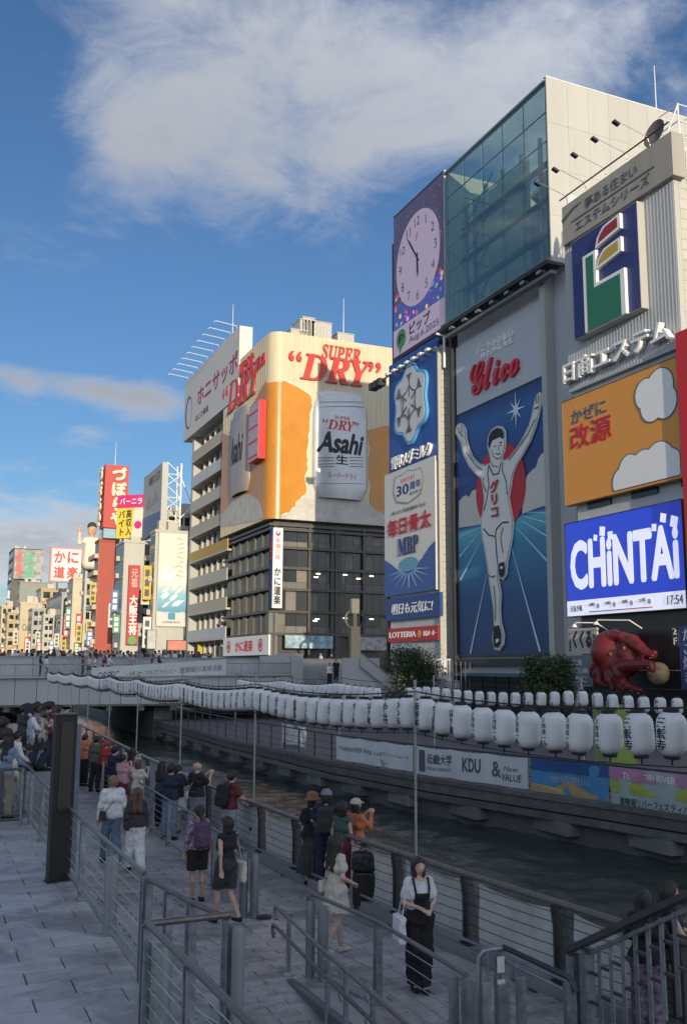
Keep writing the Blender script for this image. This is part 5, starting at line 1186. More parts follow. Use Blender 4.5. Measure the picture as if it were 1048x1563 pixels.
bb = Board.px('roof_billboard', 'grey and blue roof billboard with lit edge and white truss behind', 'sign', (218, 727), (246, 712), (246, 808), (219, 823), mat('billboard_grey', (.33, .35, .36), .6, var=.1, scale=.3), X=xs_, t=1.0)
bb.slab([(0,0),(1,0),(1,.28),(0,.34)], mat('billboard_blue', (.08, .15, .30), .6, var=.1), .01, .05, 'panel'); bb.slab([(1.001,0),(1.035,0),(1.035,1),(1.001,1)], M_cream, -1.0, 1.05, 'frame'); bb.text('朝日', .3, .9, .78, .92, M_grey_ink, bold=.02); bb.text('プラザ', .2, .85, .08, .24, M_whitep)
bb.lay([(.15,.42),(.35,.62),(.5,.48),(.7,.66),(.9,.45)], mat('faded_print', (.26,.27,.29), .6, var=0), name='printed_shape')
tr = empty('roof_truss', U(262, 795, Y=172)); tag(tr, 'white steel truss tower propping the grey roof billboard', 'truss')
hT = U(262, 706, Y=172).z-tr.location.z
for x in (-1.1, 1.5): MB().beam((x, 0, -1), (x, 0, hT), .28).build('post', M_white, tr); MB().beam((x, 3, -1), (x, 3, hT), .22).build('post', M_white, tr)
for k in range(5):
    z0, z1 = hT*k/5, hT*(k+1)/5; MB().beam((-1.1, 0, z0), (1.5, 0, z1) if k % 2 else (1.5, 0, z0), .12).build('brace', M_white, tr); MB().beam((1.5, 0, z0), (-1.1, 0, z1), .12).build('brace', M_white, tr)
MB().beam((1.5, 0, hT*.75), (3.8, 0, hT*.28), .16).build('brace', M_white, tr); MB().beam((1.5, 0, hT*.05), (3.8, 0, hT*.28), .16).build('brace', M_white, tr)
o3, xf3, x13, zt3, _ = row_building('narrow cream building with the red vertical restaurant sign', 178, 190, 236, 828, 186, M_grey_w, M_cream, 7, 3, 0)
for k in range(7):
    z = 4+k*(zt3-4)/7; xa = U(218, 900, Y=186).x-xf3
    MB().box((xa, -.9, z), (x13-xf3, -.002, z+.9)).build('balcony', [M_pale, M_grey_w][k % 2], o3); MB().box((xa+.1, .02, z+.95), (x13-xf3-.1, .11, z+(zt3-4)/7-.1)).build('window', M_win, o3)
rv = Board.px('red_vertical_sign', 'tall red vertical sign with white characters on the narrow cream building', 'sign', (196, 864), (213, 861), (212, 984), (195, 984), mat('vertical_red', (.45, .03, .03), .5, var=.08), Y=184.6, t=1.0)
rv.text('大阪王将', .12, .88, .12, .62, M_whitep, vertical=True, bold=.03); rv.text('元祖', .2, .8, .72, .95, mat('pale_pink_print', (.7, .4, .35), .5, var=0), vertical=True, bold=.02); rv.disc((.5, .055), .8, mat('leaf_green', (.08, .30, .08), .5, var=0), n=18)
def slanted(name, label, px0, pyb, pyt, px1, Y, ang, m, **k):
    bl = U(px0, pyb, Y=Y); u = Vector((math.cos(ang), -math.sin(ang), 0)); w_ = .1
    while w_ < 60:
        q = bl+u*w_-Vector((0,0,EYE)); 
        if CX+FPX*q.dot(rtv)/q.dot(fwv) >= px1: break
        w_ += .05
    return Board(name, label, 'sign', bl, u, w_, U(px0, pyt, Y=Y).z-bl.z, (-math.sin(ang), -math.cos(ang), 0), m, **k)
yb_ = slanted('job_billboard', 'pink and yellow roof billboard with black characters on the narrow building', 177, 822, 756, 217, 190, R(38), mat('billboard_yellow', (.62, .48, .05), .5, var=.05), t=.6)
yb_.lay([(0,.70),(1,.70),(1,1),(0,1)], mat('billboard_pink', (.55, .02, .16), .5, var=.05), name='printed_band'); yb_.text('バ－ニラ', .1, .95, .78, .93, M_whitep, bold=.02)
yb_.lay([(.60,.02),(1,.02),(1,.70),(.66,.70)], mat('billboard_cream', (.66, .60, .50), .5, var=.05), name='printed_band'); yb_.disc((.82, .30), .14*yb_.w, MATS['billboard_pink'], n=20); yb_.text('高収入', .36, .58, .06, .66, M_black, vertical=True, bold=.02); yb_.text('バイト', .08, .32, .06, .64, M_black, vertical=True, bold=.02)
for u_ in (.2, .8): yb_.slab([(u_,-.16),(u_+.05,-.16),(u_+.05,-.002),(u_,-.002)], M_steel_d, -.5, .2, 'post')
o4, xf4, x14, zt4, _ = row_building('brick red building under the red character tower', 146, 152, 182, 826, 216, mat('pink_wall', (.42, .20, .15), .8, var=.15), M_brick, 7, 4, 0)
for k in range(7): MB().box((-.9, .2, 5+k*(zt4-5)/7), (-.02, 9, 6+k*(zt4-5)/7)).build('balcony', M_pale, o4)
rt_ = Board.px('red_tower_sign', 'tall red rooftop tower sign with large cream characters', 'sign', (160, 708), (196, 712), (195, 806), (159, 806), mat('tower_red', (.42, .035, .03), .5, var=.06), Y=214, t=4.5)
rt_.text('づぼらや', .28, .92, .03, .97, mat('cream_letter', (.70, .60, .42), .5, var=0), vertical=True, bold=.05, depth=.35)
ln = Side(rt_, rt_.bl+Vector((0, 4.5, 0)), (0,-1,0), 4.5, rt_.h, (-1,0,0), ('X', rt_.bl.x)); ln.k = 90; ln.text('づぼらや', .1, .9, .03, .97, MATS['cream_letter'], vertical=True, bold=.05, depth=.35)
rt_.slab([(.05,-.16),(.7,-.16),(.7,-.01),(.05,-.01)], mat('pale_blue_box', (.25, .38, .46), .6, var=.1), -3, 2.6, 'base_box')
mst = empty('antenna_mast', U(176, 710, Y=216)); tag(mst, 'thin antenna mast on top of the red tower sign', 'antenna'); MB().tube([(0,0,-.5),(0,0,5.5)], [.08, .03], 6).build('mast', M_white, mst)
o5, xf5, x15, zt5, _ = row_building('cream balcony building under the waving statue', 127, 131, 152, 866, 246, M_pale, M_cream, 7, 3, 2)
row_building('grey building with dark side left of the statue building', 104, 112, 132, 884, 278, M_grey_w, M_pale, 7, 5, 0)
o6, xf6, x16, zt6, _ = row_building('grey arched building in the middle of the far row', 72, 95, 110, 906, 300, M_grey_w, M_grey_w, 6, 6, 0)
arch = [(0.6, -.03, 3), (2.6, -.03, 3), (2.6, -.03, zt6-2.2)]+[(1.6+math.cos(a), -.03, zt6-2.2+1.2*math.sin(a)) for a in np.linspace(0, math.pi, 9)]+[(.6, -.03, zt6-2.2)]
MB().slab(arch, (0, .14, 0)).build('arch_window', M_win, o6)
row_building('tan building behind the arched building', 56, 63, 96, 899, 342, M_tan, M_tan, 6, 3, 2)
o7, xf7, x17, zt7, _ = row_building('cream building front with faint script lettering in the far row', 29, 32, 62, 921, 330, M_pale, M_pale, 6, 2, 0)
lettering('Cinema', ((x17-xf7)/2, -.05, zt7*.68), (1,0,0), (0,0,1), (0,-1,0), (x17-xf7)*.7, 2.2, M_grey_ink, o7, depth=.1)
row_building('olive grey slab building far along the canal', 28, 31, 80, 889, 400, M_olive, M_olive, 6, 3, 0)
row_building('tall charcoal building with the patterned screen far away', 15, 21, 66, 838, 425, M_drk, M_drk, 11, 5, 0)
ls = Board.px('patterned_screen', 'grey rooftop screen with red and green character pattern far away', 'screen', (22, 839), (66, 839), (66, 884), (22, 884), mat('screen_grey', (.28, .28, .27), .6, var=.7, scale=.5), Y=423, t=1)
ls.text('道頓', .06, .26, .1, .95, mat('screen_red', (.5, .06, .05), .5, var=0), vertical=True, bold=.03); ls.text('木金', .36, .72, .06, .92, mat('screen_green', (.05, .32, .16), .5, var=0), vertical=True, bold=.04)
row_building('pale narrow building at the left edge of the far row', -6, 3, 20, 926, 405, M_tan, M_pale, 6, 4, 2)
row_building('cream low building at the far left end of the row', -30, -14, 4, 944, 440, M_pale, M_pale, 5, 4, 2)
row_building('far pale building closing the view behind the row', -60, -40, 60, 962, 520, M_pale, M_tan, 5, 4, 8)
ks = Board.px('crab_roof_sign', 'white square roof sign with four big red characters and pink frame', 'sign', (79, 837), (124, 839), (124, 886), (79, 887), mat('crab_white', (.70, .64, .60), .5, var=.04), Y=286, t=.8, frame=(mat('pink_frame', (.5, .2, .18), .6, var=0), .5))
M_cr = mat('crab_red', (.55, .025, .03), .5, var=0)
for (s_, u_, v_) in (('か', .27, .74), ('に', .72, .74), ('道', .27, .26), ('楽', .72, .26)): ks.text(s_, u_-.19, u_+.19, v_-.19, v_+.19, M_cr, bold=.035)
for u_ in (.2, .8): ks.slab([(u_,-.3),(u_+.06,-.3),(u_+.06,-.06),(u_,-.06)], M_steel_d, -.6, .3, 'post')
# waving statue: plain figure in white coat with dark cap
p = U(138, 868, Y=244); sz = U(138, 801, Y=244).z-p.z
stt = empty('waving_statue', p); tag(stt, 'large statue of a waving man in a white coat standing on a roof', 'statue')
s_ = sz/1.72*1.18
def S3(x, y, z): return (x*s_, y*s_, z*s_-.28*s_)
prs = [(S3(-.08,0,.45), S3(.08,0,.45), .19*s_, .19*s_), (S3(-.08,0,.45), S3(-.08,0,1.1), .19*s_, .15*s_), (S3(.08,0,.45), S3(.08,0,1.1), .19*s_, .15*s_), (S3(-.16,0,1.22), S3(.16,0,1.22), .12*s_, .12*s_), (S3(.22,0,1.22), S3(.3,-.1,.85), .08*s_, .07*s_), (S3(-.22,0,1.2), S3(-.4,-.1,1.1), .08*s_, .07*s_), (S3(-.4,-.1,1.1), S3(-.42,-.2,1.4), .07*s_, .06*s_)]
link('coat', net_mesh('coat', lambda P: sd_union(P, prs, .3), S3(-.8,-.6,.1), S3(.8,.6,1.6), .14), mat('coat_white', (.62, .58, .50), .7, var=.08), stt)
prh = [(S3(0,0,1.3), S3(0,-.02,1.4), .08*s_, .08*s_), (S3(0,-.03,1.5), S3(0,-.03,1.6), .13*s_, .14*s_), (S3(-.42,-.2,1.42), S3(-.44,-.2,1.52), .05*s_, .06*s_), (S3(-.44,-.2,1.5), S3(-.5,-.2,1.62), .025*s_, .02*s_), (S3(-.42,-.2,1.52), S3(-.41,-.2,1.66), .025*s_, .02*s_), (S3(0,-.17,1.53), S3(0,-.19,1.5), .03*s_, .03*s_)]
link('head', net_mesh('head', lambda P: sd_union(P, prh, .1), S3(-.8,-.5,1.2), S3(.5,.5,1.9), .09), mat('statue_skin', (.58, .32, .18), .6, var=.08), stt)
link('cap', net_mesh('cap', lambda P: np.maximum(sd_union(P, [(S3(0,.0,1.66), S3(0,.02,1.68), .155*s_, .155*s_)], .1), S3(0,0,1.63)[2]-P[..., 2]), S3(-.5,-.5,1.5), S3(.5,.5,2), .09), mat('cap_dark', (.04, .045, .05), .7, var=0), stt)
# low street clutter between the banner building and the dark office
for k, (x0, x1, y0, y1, col, lab) in enumerate(((256, 284, 978, 992, (.6,.22,.16), 'coral shop sign at bridge level under the calligraphy banner'), (302, 322, 978, 998, (.55,.42,.04), 'yellow round-lettered shop sign at bridge level'), (322, 336, 940, 962, (.45,.5,.6), 'pale blue projecting shop sign under the balconies'), (303, 322, 948, 972, (.55,.56,.58), 'white projecting shop sign under the balconies'), (225, 238, 962, 990, (.5,.52,.5), 'white shop sign beside the red vertical sign'))):
    sg = Board.px('shop_sign', lab, 'sign', (x0, y0), (x1, y0), (x1, y1), (x0, y1), mat('shop_sign_%d' % k, col, .6, var=.25, scale=.8), Y=150+k*2, t=.5, frame=(M_dark, .08))

# more of the dense row: low blocks filling the gaps, blade signs, air conditioners
for k, (xl, xc, xr, yt, Y, mm_, lab) in enumerate(((216, 222, 240, 842, 196, M_tan, 'tan building squeezed behind the red vertical sign'), (180, 184, 196, 868, 232, M_pale, 'low cream building behind the brick red building'), (96, 101, 116, 900, 312, M_tan, 'warm tan building between grey buildings in the far row'), (44, 50, 70, 930, 318, M_grey_w, 'low grey building in front of the tan one'), (8, 12, 34, 936, 360, M_tan, 'warm low building left of the cream script front'), (62, 67, 84, 940, 312, M_cream, 'small cream building at the foot of the far row'))):
    row_building(lab, xl, xc, xr, yt, Y, mm_, mm_, 6, 3, 2)
rng = random.Random(5)
acm = MB().box((0, 0, 0), (1.0, .6, .9)).mesh('case'); grm = MB().lathe([(.32, 0), (.34, .02), (.30, .05)], 12).mesh('fan_grille')
for k in range(12):
    fl_ = k % nf; p = Vector((XJ+.15, jy1+1.5+(jy0-jy1-5)*rng.random(), 3.6+fl_*(zj-4.5)/nf+.282))
    o = empty('air_conditioner', p); tag(o, 'pale air conditioner on %s balcony of the balcony building, %s' % (['the lowest', 'the second', 'the third', 'the fourth', 'the fifth', 'the sixth', 'the seventh', 'the eighth', 'the top'][fl_], 'first unit' if k < nf else 'second unit'), 'air conditioner', 'air conditioners on the balconies')
    link('case', acm, M_cream2, o); g = link('fan_grille', grm, M_steel_d, o, (.5, 0, .45)); g.rotation_euler = (R(90), 0, 0)
# ================================================================ paper lanterns, poles, boardwalk fence and its banners
M_lant = mat('lantern_paper', (.72, .72, .71), .6, var=.05, scale=4)
def paper_translucent():
    nt = M_lant.node_tree; b = nt.nodes['Principled BSDF']; b.inputs['Subsurface Weight'].default_value = .15; b.inputs['Subsurface Radius'].default_value = (.08, .08, .07)
paper_translucent()
def lantern_prof():
    pr = []; n = 26
    for i in range(n+1):
        t = i/n; z = -.30+.60*t; r_ = .215*(1-abs(2*t-1)**5.5*.50); pr.append((r_-(.0065 if i % 2 else 0), z))
    return pr
lmesh = MB().lathe(lantern_prof(), 22).mesh('paper_body')
for p_ in lmesh.polygons: p_.use_smooth = True
capm = MB().lathe([(.105, 0), (.112, .01), (.112, .05), (.10, .055)], 16).mesh('end_cap'); tasm = MB().tube([(0,0,0),(0,0,-.09)], [.018,.012], 6).mesh('tassel')
loopm = MB().tube([(0,0,0),(0,0,.12)], .008, 5).mesh('hanger')
TEXTS = ['三津寺', '木ノ本', 'くれおーる', 'くくる', '道頓堀', '今井', 'かに道楽', 'はり重']
tmesh = []
for s_ in TEXTS:
    tv, tf, size = text_mesh(s_, 0, True, .95); tv, tf, size, lev_ = embolden(tv, tf, size, .016); hh = .46; ww = .46*min(.42, .95/len(s_)+.06)
    P = []
    for v, lv_ in zip(tv, lev_):
        a = v[0]/size[0]*ww; z = v[1]/size[1]*hh; th = math.pi+a/.215*-1; r_ = .2185 if abs(z) < .2 else .2185*(1-abs(2*((z+.3)/.6)-1)**5.5*.50)
        r_ += .003-.0002*lv_; P.append((r_*math.cos(th), r_*math.sin(th), z))
    me = bpy.data.meshes.new('lettering'); me.from_pydata(P, [], [tuple(f) for f in tf]); me.update()
    if len(me.polygons):
        c = me.polygons[0]
        if c.normal.x > 0: me.flip_normals()
    tmesh.append(me)
def lantern(loc, scale, ti, rz, label, group):
    o = empty('paper_lantern', loc, rz); o.scale = (scale,)*3; tag(o, label, 'lantern', group)
    pb_ = link('paper_body', lmesh, M_lant, o); link('end_cap', capm, M_black, o, (0, 0, .298)); b = link('end_cap', capm, M_black, o, (0, 0, -.35)); link('tassel', tasm, M_black, b, (0, 0, .005)); link('hanger', loopm, M_black, o, (0, 0, .35))
    if ti is not None: link('lettering', tmesh[ti], M_black, pb_)
    o.rotation_euler = (R(rngp.uniform(-3, 3)), R(rngp.uniform(-3, 3)), rz)
    return o
rngp = random.Random(21)
poles = [8.0, 14.2, 21.2, 28.0, 35.0, 42.0, 49.0, 56.0, 63.0, 69.5]
def near_top(y):
    for a, b in zip(poles, poles[1:]):
        if a <= y <= b: t = (y-a)/(b-a); return 3.66-.12*4*t*(1-t)
    return 3.66
M_pole = mat('pole_grey', (.34, .34, .33), .5, .4, var=.15)
rngp = random.Random(21)
ordn = ['first', 'second', 'third', 'fourth', 'fifth', 'sixth', 'seventh', 'eighth', 'ninth', 'tenth']
for k, y in enumerate(poles[1:]):
    x = lerp_line(RIVER, y)-.02; o = empty('lantern_pole', (x, y, .1)); tag(o, '%s thin grey lantern pole on the river railing, counted from the right' % ordn[k], 'pole', 'lantern poles on the river railing')
    MB().tube([(0,0,0),(0,0,3.70)], .021, 8).build('shaft', M_pole, o); MB().lathe([(.03,0),(.03,.04),(.015,.06)], 8, (0,0,3.69)).build('finial', M_pole, o)
    for z in (.35, .85): MB().box((-.08, -.05, z), (.04, .05, z+.06)).build('clamp', M_steel_d, o)
for k, (a, b) in enumerate(zip(poles, poles[1:])):
    o = empty('lantern_cable', (lerp_line(RIVER, a), a, 3.7)); tag(o, '%s black lantern cable between two river poles, counted from the right' % ordn[k], 'cable', 'lantern cables')
    ys = np.linspace(a, b, 9)
    MB().tube([Vector((lerp_line(RIVER, y)-.02, y, near_top(y)))-o.location for y in ys], .012, 5).build('wire', M_black, o)
    MB().tube([Vector((lerp_line(RIVER, y)-.02, y, near_top(y)-.66))-o.location for y in ys], .008, 5).build('wire', M_black, o)
def nth(n): return '%d%s' % (n, 'th' if 10 <= n % 100 <= 20 else {1: 'st', 2: 'nd', 3: 'rd'}.get(n % 10, 'th'))
y = 8.35; k = 0
while y < 69:
    if min(abs(y-p_) for p_ in poles) > .10:
        ti = 0 if k < 3 else (2 if k < 8 else [5, 7, 1, 6, 2, 6, 3, 4, 2, 7, 6, 4, 3][k % 13])
        lab = ('white lantern lettered with three large characters, %s from the right in the near row' % ordn[k]) if k < 3 else (('white lantern with small characters, %s from the right in the near row' % ordn[k]) if k < 10 else 'white lantern of the near row by the river railing, %s from the right' % nth(k+1))
        lantern((lerp_line(RIVER, y)-.02+rngp.uniform(-.02, .02), y, near_top(y)-.33+max(0, .05*(12-y)/4)), .81, ti if y < 45 else None, R(rngp.uniform(-8, 8)), lab, 'near row of lanterns')
        k += 1
    y += .505
fy = 19.0; k = 0
fpoles = [19.2, 26, 33, 40, 47, 54.5]
while fy < 54:
    x = lerp_line(SOUTH, fy)+.5; t = ((fy-19.2) % 7)/7
    if not (35.2 < fy < 36.6):
        lantern((x, fy, 3.10-.14*4*t*(1-t)), .80, rngp.choice([2, 3, 4, 5]) if fy < 36 else None, R(rngp.uniform(-10, 10)), 'small white lantern of the far boardwalk row, %s from the right' % nth(k+1), 'far row of lanterns'); k += 1
    fy += .58
for k, y in enumerate(fpoles):
    o = empty('lantern_pole', (lerp_line(SOUTH, y)+.5, y, 0)); tag(o, '%s lantern pole on the far boardwalk, counted from the right' % ordn[k], 'pole', 'lantern poles on the boardwalk'); MB().tube([(0,0,0),(0,0,3.75)], .035, 8).build('shaft', M_pole, o); MB().tube([(0,0,3.55),(0,.4,3.55)], .02, 6).build('hook', M_pole, o)
for k, (a, b) in enumerate(zip(fpoles, fpoles[1:])):
    o = empty('lantern_cable', (lerp_line(SOUTH, a)+.5, a, 3.5)); tag(o, '%s lantern cable over the far boardwalk, counted from the right' % ordn[k], 'cable', 'far lantern cables')
    MB().tube([Vector((lerp_line(SOUTH, y)+.5, y, 3.58-.14*4*((y-a)/(b-a))*(1-(y-a)/(b-a))))-o.location for y in np.linspace(a, b, 7)], .012, 5).build('wire', M_black, o)

# boardwalk fence
bf = empty('boardwalk_fence', (19.5, 25, 0)); tag(bf, 'low dark steel fence along the edge of the far boardwalk', 'fence')
def F_(*p): return Vector(p)-bf.location
ys = np.arange(17.5, 72, 1.9)
for y in ys: MB().box(F_(lerp_line(SOUTH, y)+.22, y-.03, -.01), F_(lerp_line(SOUTH, y)+.28, y+.03, 1.08)).build('post', M_steel_d if y > 33 else M_steel, bf)
for z, r_ in ((1.1, .035), (.75, .015), (.45, .015), (.15, .015)):
    MB().tube([F_(lerp_line(SOUTH, y)+.25, y, z) for y in ys], r_, 6).build('rail', M_steel_d, bf)
def fence_banner(label, x0, y0, x1, y1, h, m, texts, seed=1, dz=0):
    def hit(px, py):
        best = None
        for y in np.arange(17, 72, .02):
            x = lerp_line(SOUTH, y)+.16; q = Vector((x, y, 1.05-EYE)); sx = CX+FPX*q.dot(rtv)/q.dot(fwv)
            if best is None or abs(sx-px) < best[0]: best = (abs(sx-px), x, y)
        return Vector((best[1], best[2], 1.08+dz))
    return banner('fence_banner', label, hit(x0, y0), hit(x1, y1), h, m, texts, n_hint=(-1, -.2, 0), sag=.05, seed=seed, rows=8)
M_wb = mat('white_banner', (.58, .60, .61), .8, var=.10, scale=2)
fence_banner('white cloth banner with grey lettering, leftmost on the boardwalk fence', 514, 1122, 631, 1140, .98, M_wb, [('TOMBORI RIVER WALK', .05, .50, .42, .62, M_grey_ink, .005, 0), ('とんぼりリバーウォーク', .52, .95, .42, .6, M_grey_ink, 0, 0), (((.5,.05),(.62,.3),(.72,.12),(.78,.02),(.5,.02)), 0,0,0,0, mat('tan_patch', (.4,.36,.3), .8, var=.1), 0, 0)], 2)
fence_banner('white cloth banner with bold black letters beside a lantern pole', 638, 1138, 806, 1160, 1.02, M_wb, [('近畿大学', .10, .34, .42, .82, M_grey_ink, .03, 0), (((.02,.1),(.08,.1),(.08,.9),(.02,.9)), 0,0,0,0, M_grey_ink, 0, 0), ('KINDAI UNIVERSITY', .10, .33, .2, .32, M_grey_ink, 0, 0), ('KDU', .44, .61, .30, .82, M_grey_ink, .035, 0), ('&', .70, .77, .25, .8, M_grey_ink, .02, 0), ('VALUE', .78, .95, .18, .42, M_grey_ink, .02, .2), ('New', .80, .92, .52, .7, M_grey_ink, 0, .2)], 3)
def stripes(name, cols):
    return cols
MBl = [mat('banner_%s' % n_, c_, .8, var=.15) for n_, c_ in (('deep_blue', (.03,.08,.25)), ('mid_blue', (.06,.22,.40)), ('sand', (.42,.28,.12)), ('pink', (.45,.22,.36)), ('lime', (.34,.38,.08)), ('mint', (.34,.42,.40)))]
fence_banner('blue and orange striped cloth banner on the boardwalk fence', 812, 1160, 929, 1182, 1.05, MBl[1], [(((.0,.66),(.5,.66),(1,.66),(1,1),(.5,1),(0,1)), 0,0,0,0, MBl[0], 0, 0), (((.0,0),(.55,0),(1,0),(1,.18),(.8,.14),(.5,.42),(.3,.2),(0,.26)), 0,0,0,0, MBl[2], 0, 0), ('大阪・関西', .32, .66, .74, .92, M_whitep, .01, 0), ('道頓堀川', .25, .75, .34, .6, mat('pale_blue_print', (.30,.36,.5)), .01, 0)], 4)
fence_banner('pink and lime pastel cloth banner at the right end of the boardwalk fence', 931, 1180, 1075, 1208, 1.15, MBl[5], [(((0,.68),(.5,.68),(1,.68),(1,1),(.5,1),(0,1)), 0,0,0,0, MBl[3], 0, 0), (((0,.34),(.5,.34),(1,.34),(1,.66),(.5,.66),(0,.66)), 0,0,0,0, MBl[4], 0, 0), ('TOMBORI RIVER FES', .15, .85, .76, .92, M_whitep, .01, 0), ('道頓堀リバーフェスティバル', .1, .9, .06, .26, M_black, .015, 0)], 5)
fence_banner('dull red cloth banner far away on the boardwalk fence under the lanterns', 158, 1070, 240, 1080, 1.0, mat('banner_red', (.28, .045, .05), .8, var=.3), [('道頓堀', .2, .8, .3, .7, mat('pale_pink_print', (.7,.4,.35)), .01, 0)], 6)
# lime flags standing on the boardwalk behind the lanterns
M_lime = mat('lime_cloth', (.36, .46, .09), .75, var=.08)
for k, (x0, x1, yt, yb) in enumerate(((906, 925, 1078, 1158), (927, 968, 1075, 1163))):
    Xf = 21.6; a, b = U(x0, yt, X=Xf), U(x1, yt, X=Xf); zb = U(x0, yb, X=Xf).z
    banner('lime_flag', ['dark lime cloth flag behind the near lanterns on the boardwalk', 'bright lime cloth flag behind the near lanterns on the boardwalk'][k], a, b, a.z-zb, M_lime if k else mat('lime_cloth_dark', (.22, .28, .08), .75, var=.08), [(((.25,.1),(.3,.1),(.3,.9),(.25,.9)), 0,0,0,0, mat('lime_stripe', (.5,.55,.2), .7, var=0), 0, 0)], sag=.01, cols=16)
    o = empty('flag_pole', (Xf, a.y+.05, 0)); tag(o, ['pole of the dark lime flag on the boardwalk', 'pole of the bright lime flag on the boardwalk'][k], 'pole'); MB().tube([(0,0,-.01),(0,0,a.z+.1)], .03, 6).build('shaft', M_steel, o); MB().lathe([(.25,-.02),(.25,.05),(.05,.08)], 10).build('foot', M_steel_d, o)
# small fittings on the boardwalk
for k, (px_, py_) in enumerate(((425, 1128), (443, 1132))):
    c = U(px_, py_+8, Z=0); o = empty('utility_cabinet', (c.x+.5, c.y, 0)); tag(o, ['grey utility cabinet on the boardwalk, left one', 'grey utility cabinet on the boardwalk, right one beside the life ring'][k], 'cabinet')
    MB().box((-.2, -.35, 0), (.2, .35, 1.0)).build('case', M_steel, o); MB().box((-.215, -.3, .1), (-.201, .3, .92)).build('door', M_white, o)
c = U(452, 1128, Z=.6); o = empty('life_ring', (c.x+.35, c.y, .0)); tag(o, 'white life ring on a post on the far boardwalk', 'life ring')
MB().tube([(0, .32*math.cos(a), .75+.32*math.sin(a)) for a in np.linspace(0, 2*math.pi, 20)], .06, 8).build('ring', M_whitep, o, smooth=True); MB().tube([(.1,0,0),(.1,0,1.1)], .03, 6).build('post', M_steel, o)

# ---------------------------------------------------------------- clipped street trees by the sign wall
def tree(label, base, h, r, nleaf, seed, col):
    rg = random.Random(seed); o = empty('street_tree', base); tag(o, label, 'tree')
    tb = MB(); tb.tube([(0,0,0),(.05,.03,h*.3),(.0,.08,h*.55),(.06,.0,h*.85)], [.13,.10,.07,.03], 8)
    ends = []
    for k in range(16):
        a = rg.uniform(0, 6.28); z0 = h*rg.uniform(.3, .7); l = r*rg.uniform(.5, .95); e = Vector((math.cos(a)*l, math.sin(a)*l, min(h*.97, z0+rg.uniform(.1, .45)*h)))
        m_ = Vector((math.cos(a)*l*.5, math.sin(a)*l*.5, z0+(e.z-z0)*.35)); tb.tube([(0, .04, z0), m_, e], [.05,.03,.012], 5); ends += [e, m_.lerp(e, .6)]
    tb.build('trunk', mat('bark', (.07, .055, .04), .9, var=.3, scale=8), o)
    clumps = ends+[Vector((rg.gauss(0, r*.45), rg.gauss(0, r*.45), h*rg.uniform(.35, .98))) for _ in range(26)]
    for mi, frac in ((0, .55), (1, .3), (2, .15)):
        lb = MB()
        for k in range(int(nleaf*frac)):
            c = rg.choice(clumps); s2 = r*.20
            p = c+Vector((rg.gauss(0, s2), rg.gauss(0, s2), rg.gauss(0, s2*.8)))
            if p.z < h*.22: continue
            d = Vector((rg.gauss(0,1), rg.gauss(0,1), rg.gauss(0,.6))).normalized(); e = d.cross(Vector((rg.gauss(0,1), rg.gauss(0,1), rg.gauss(0,1)))).normalized(); l = rg.uniform(.07, .13); w_ = l*.42; nrm = d.cross(e)
            lb.add([p-d*l, p+e*w_+nrm*.01, p+d*l, p-e*w_+nrm*.01], [(0, 1, 2, 3)])
        lb.build('crown', mat('leaf_%d_%s' % (mi, col), [(.028,.055,.02), (.05,.09,.028), (.10,.13,.04)][mi], .6, var=.3, scale=3), o)
for k, (x0, x1, yt, xx) in enumerate(((585, 662, 984, 33.5), (798, 880, 992, 33.5))):
    a = U((x0+x1)/2, yt, X=xx); r_ = (U(x0, 1010, X=xx)-U(x1, 1010, X=xx)).length*.26
    tree(['round dark green street tree in front of the red shop sign', 'dark green street tree below the running man sign'][k], (xx, a.y, 0), a.z-.5, r_, 9000, 5+k, 'a')
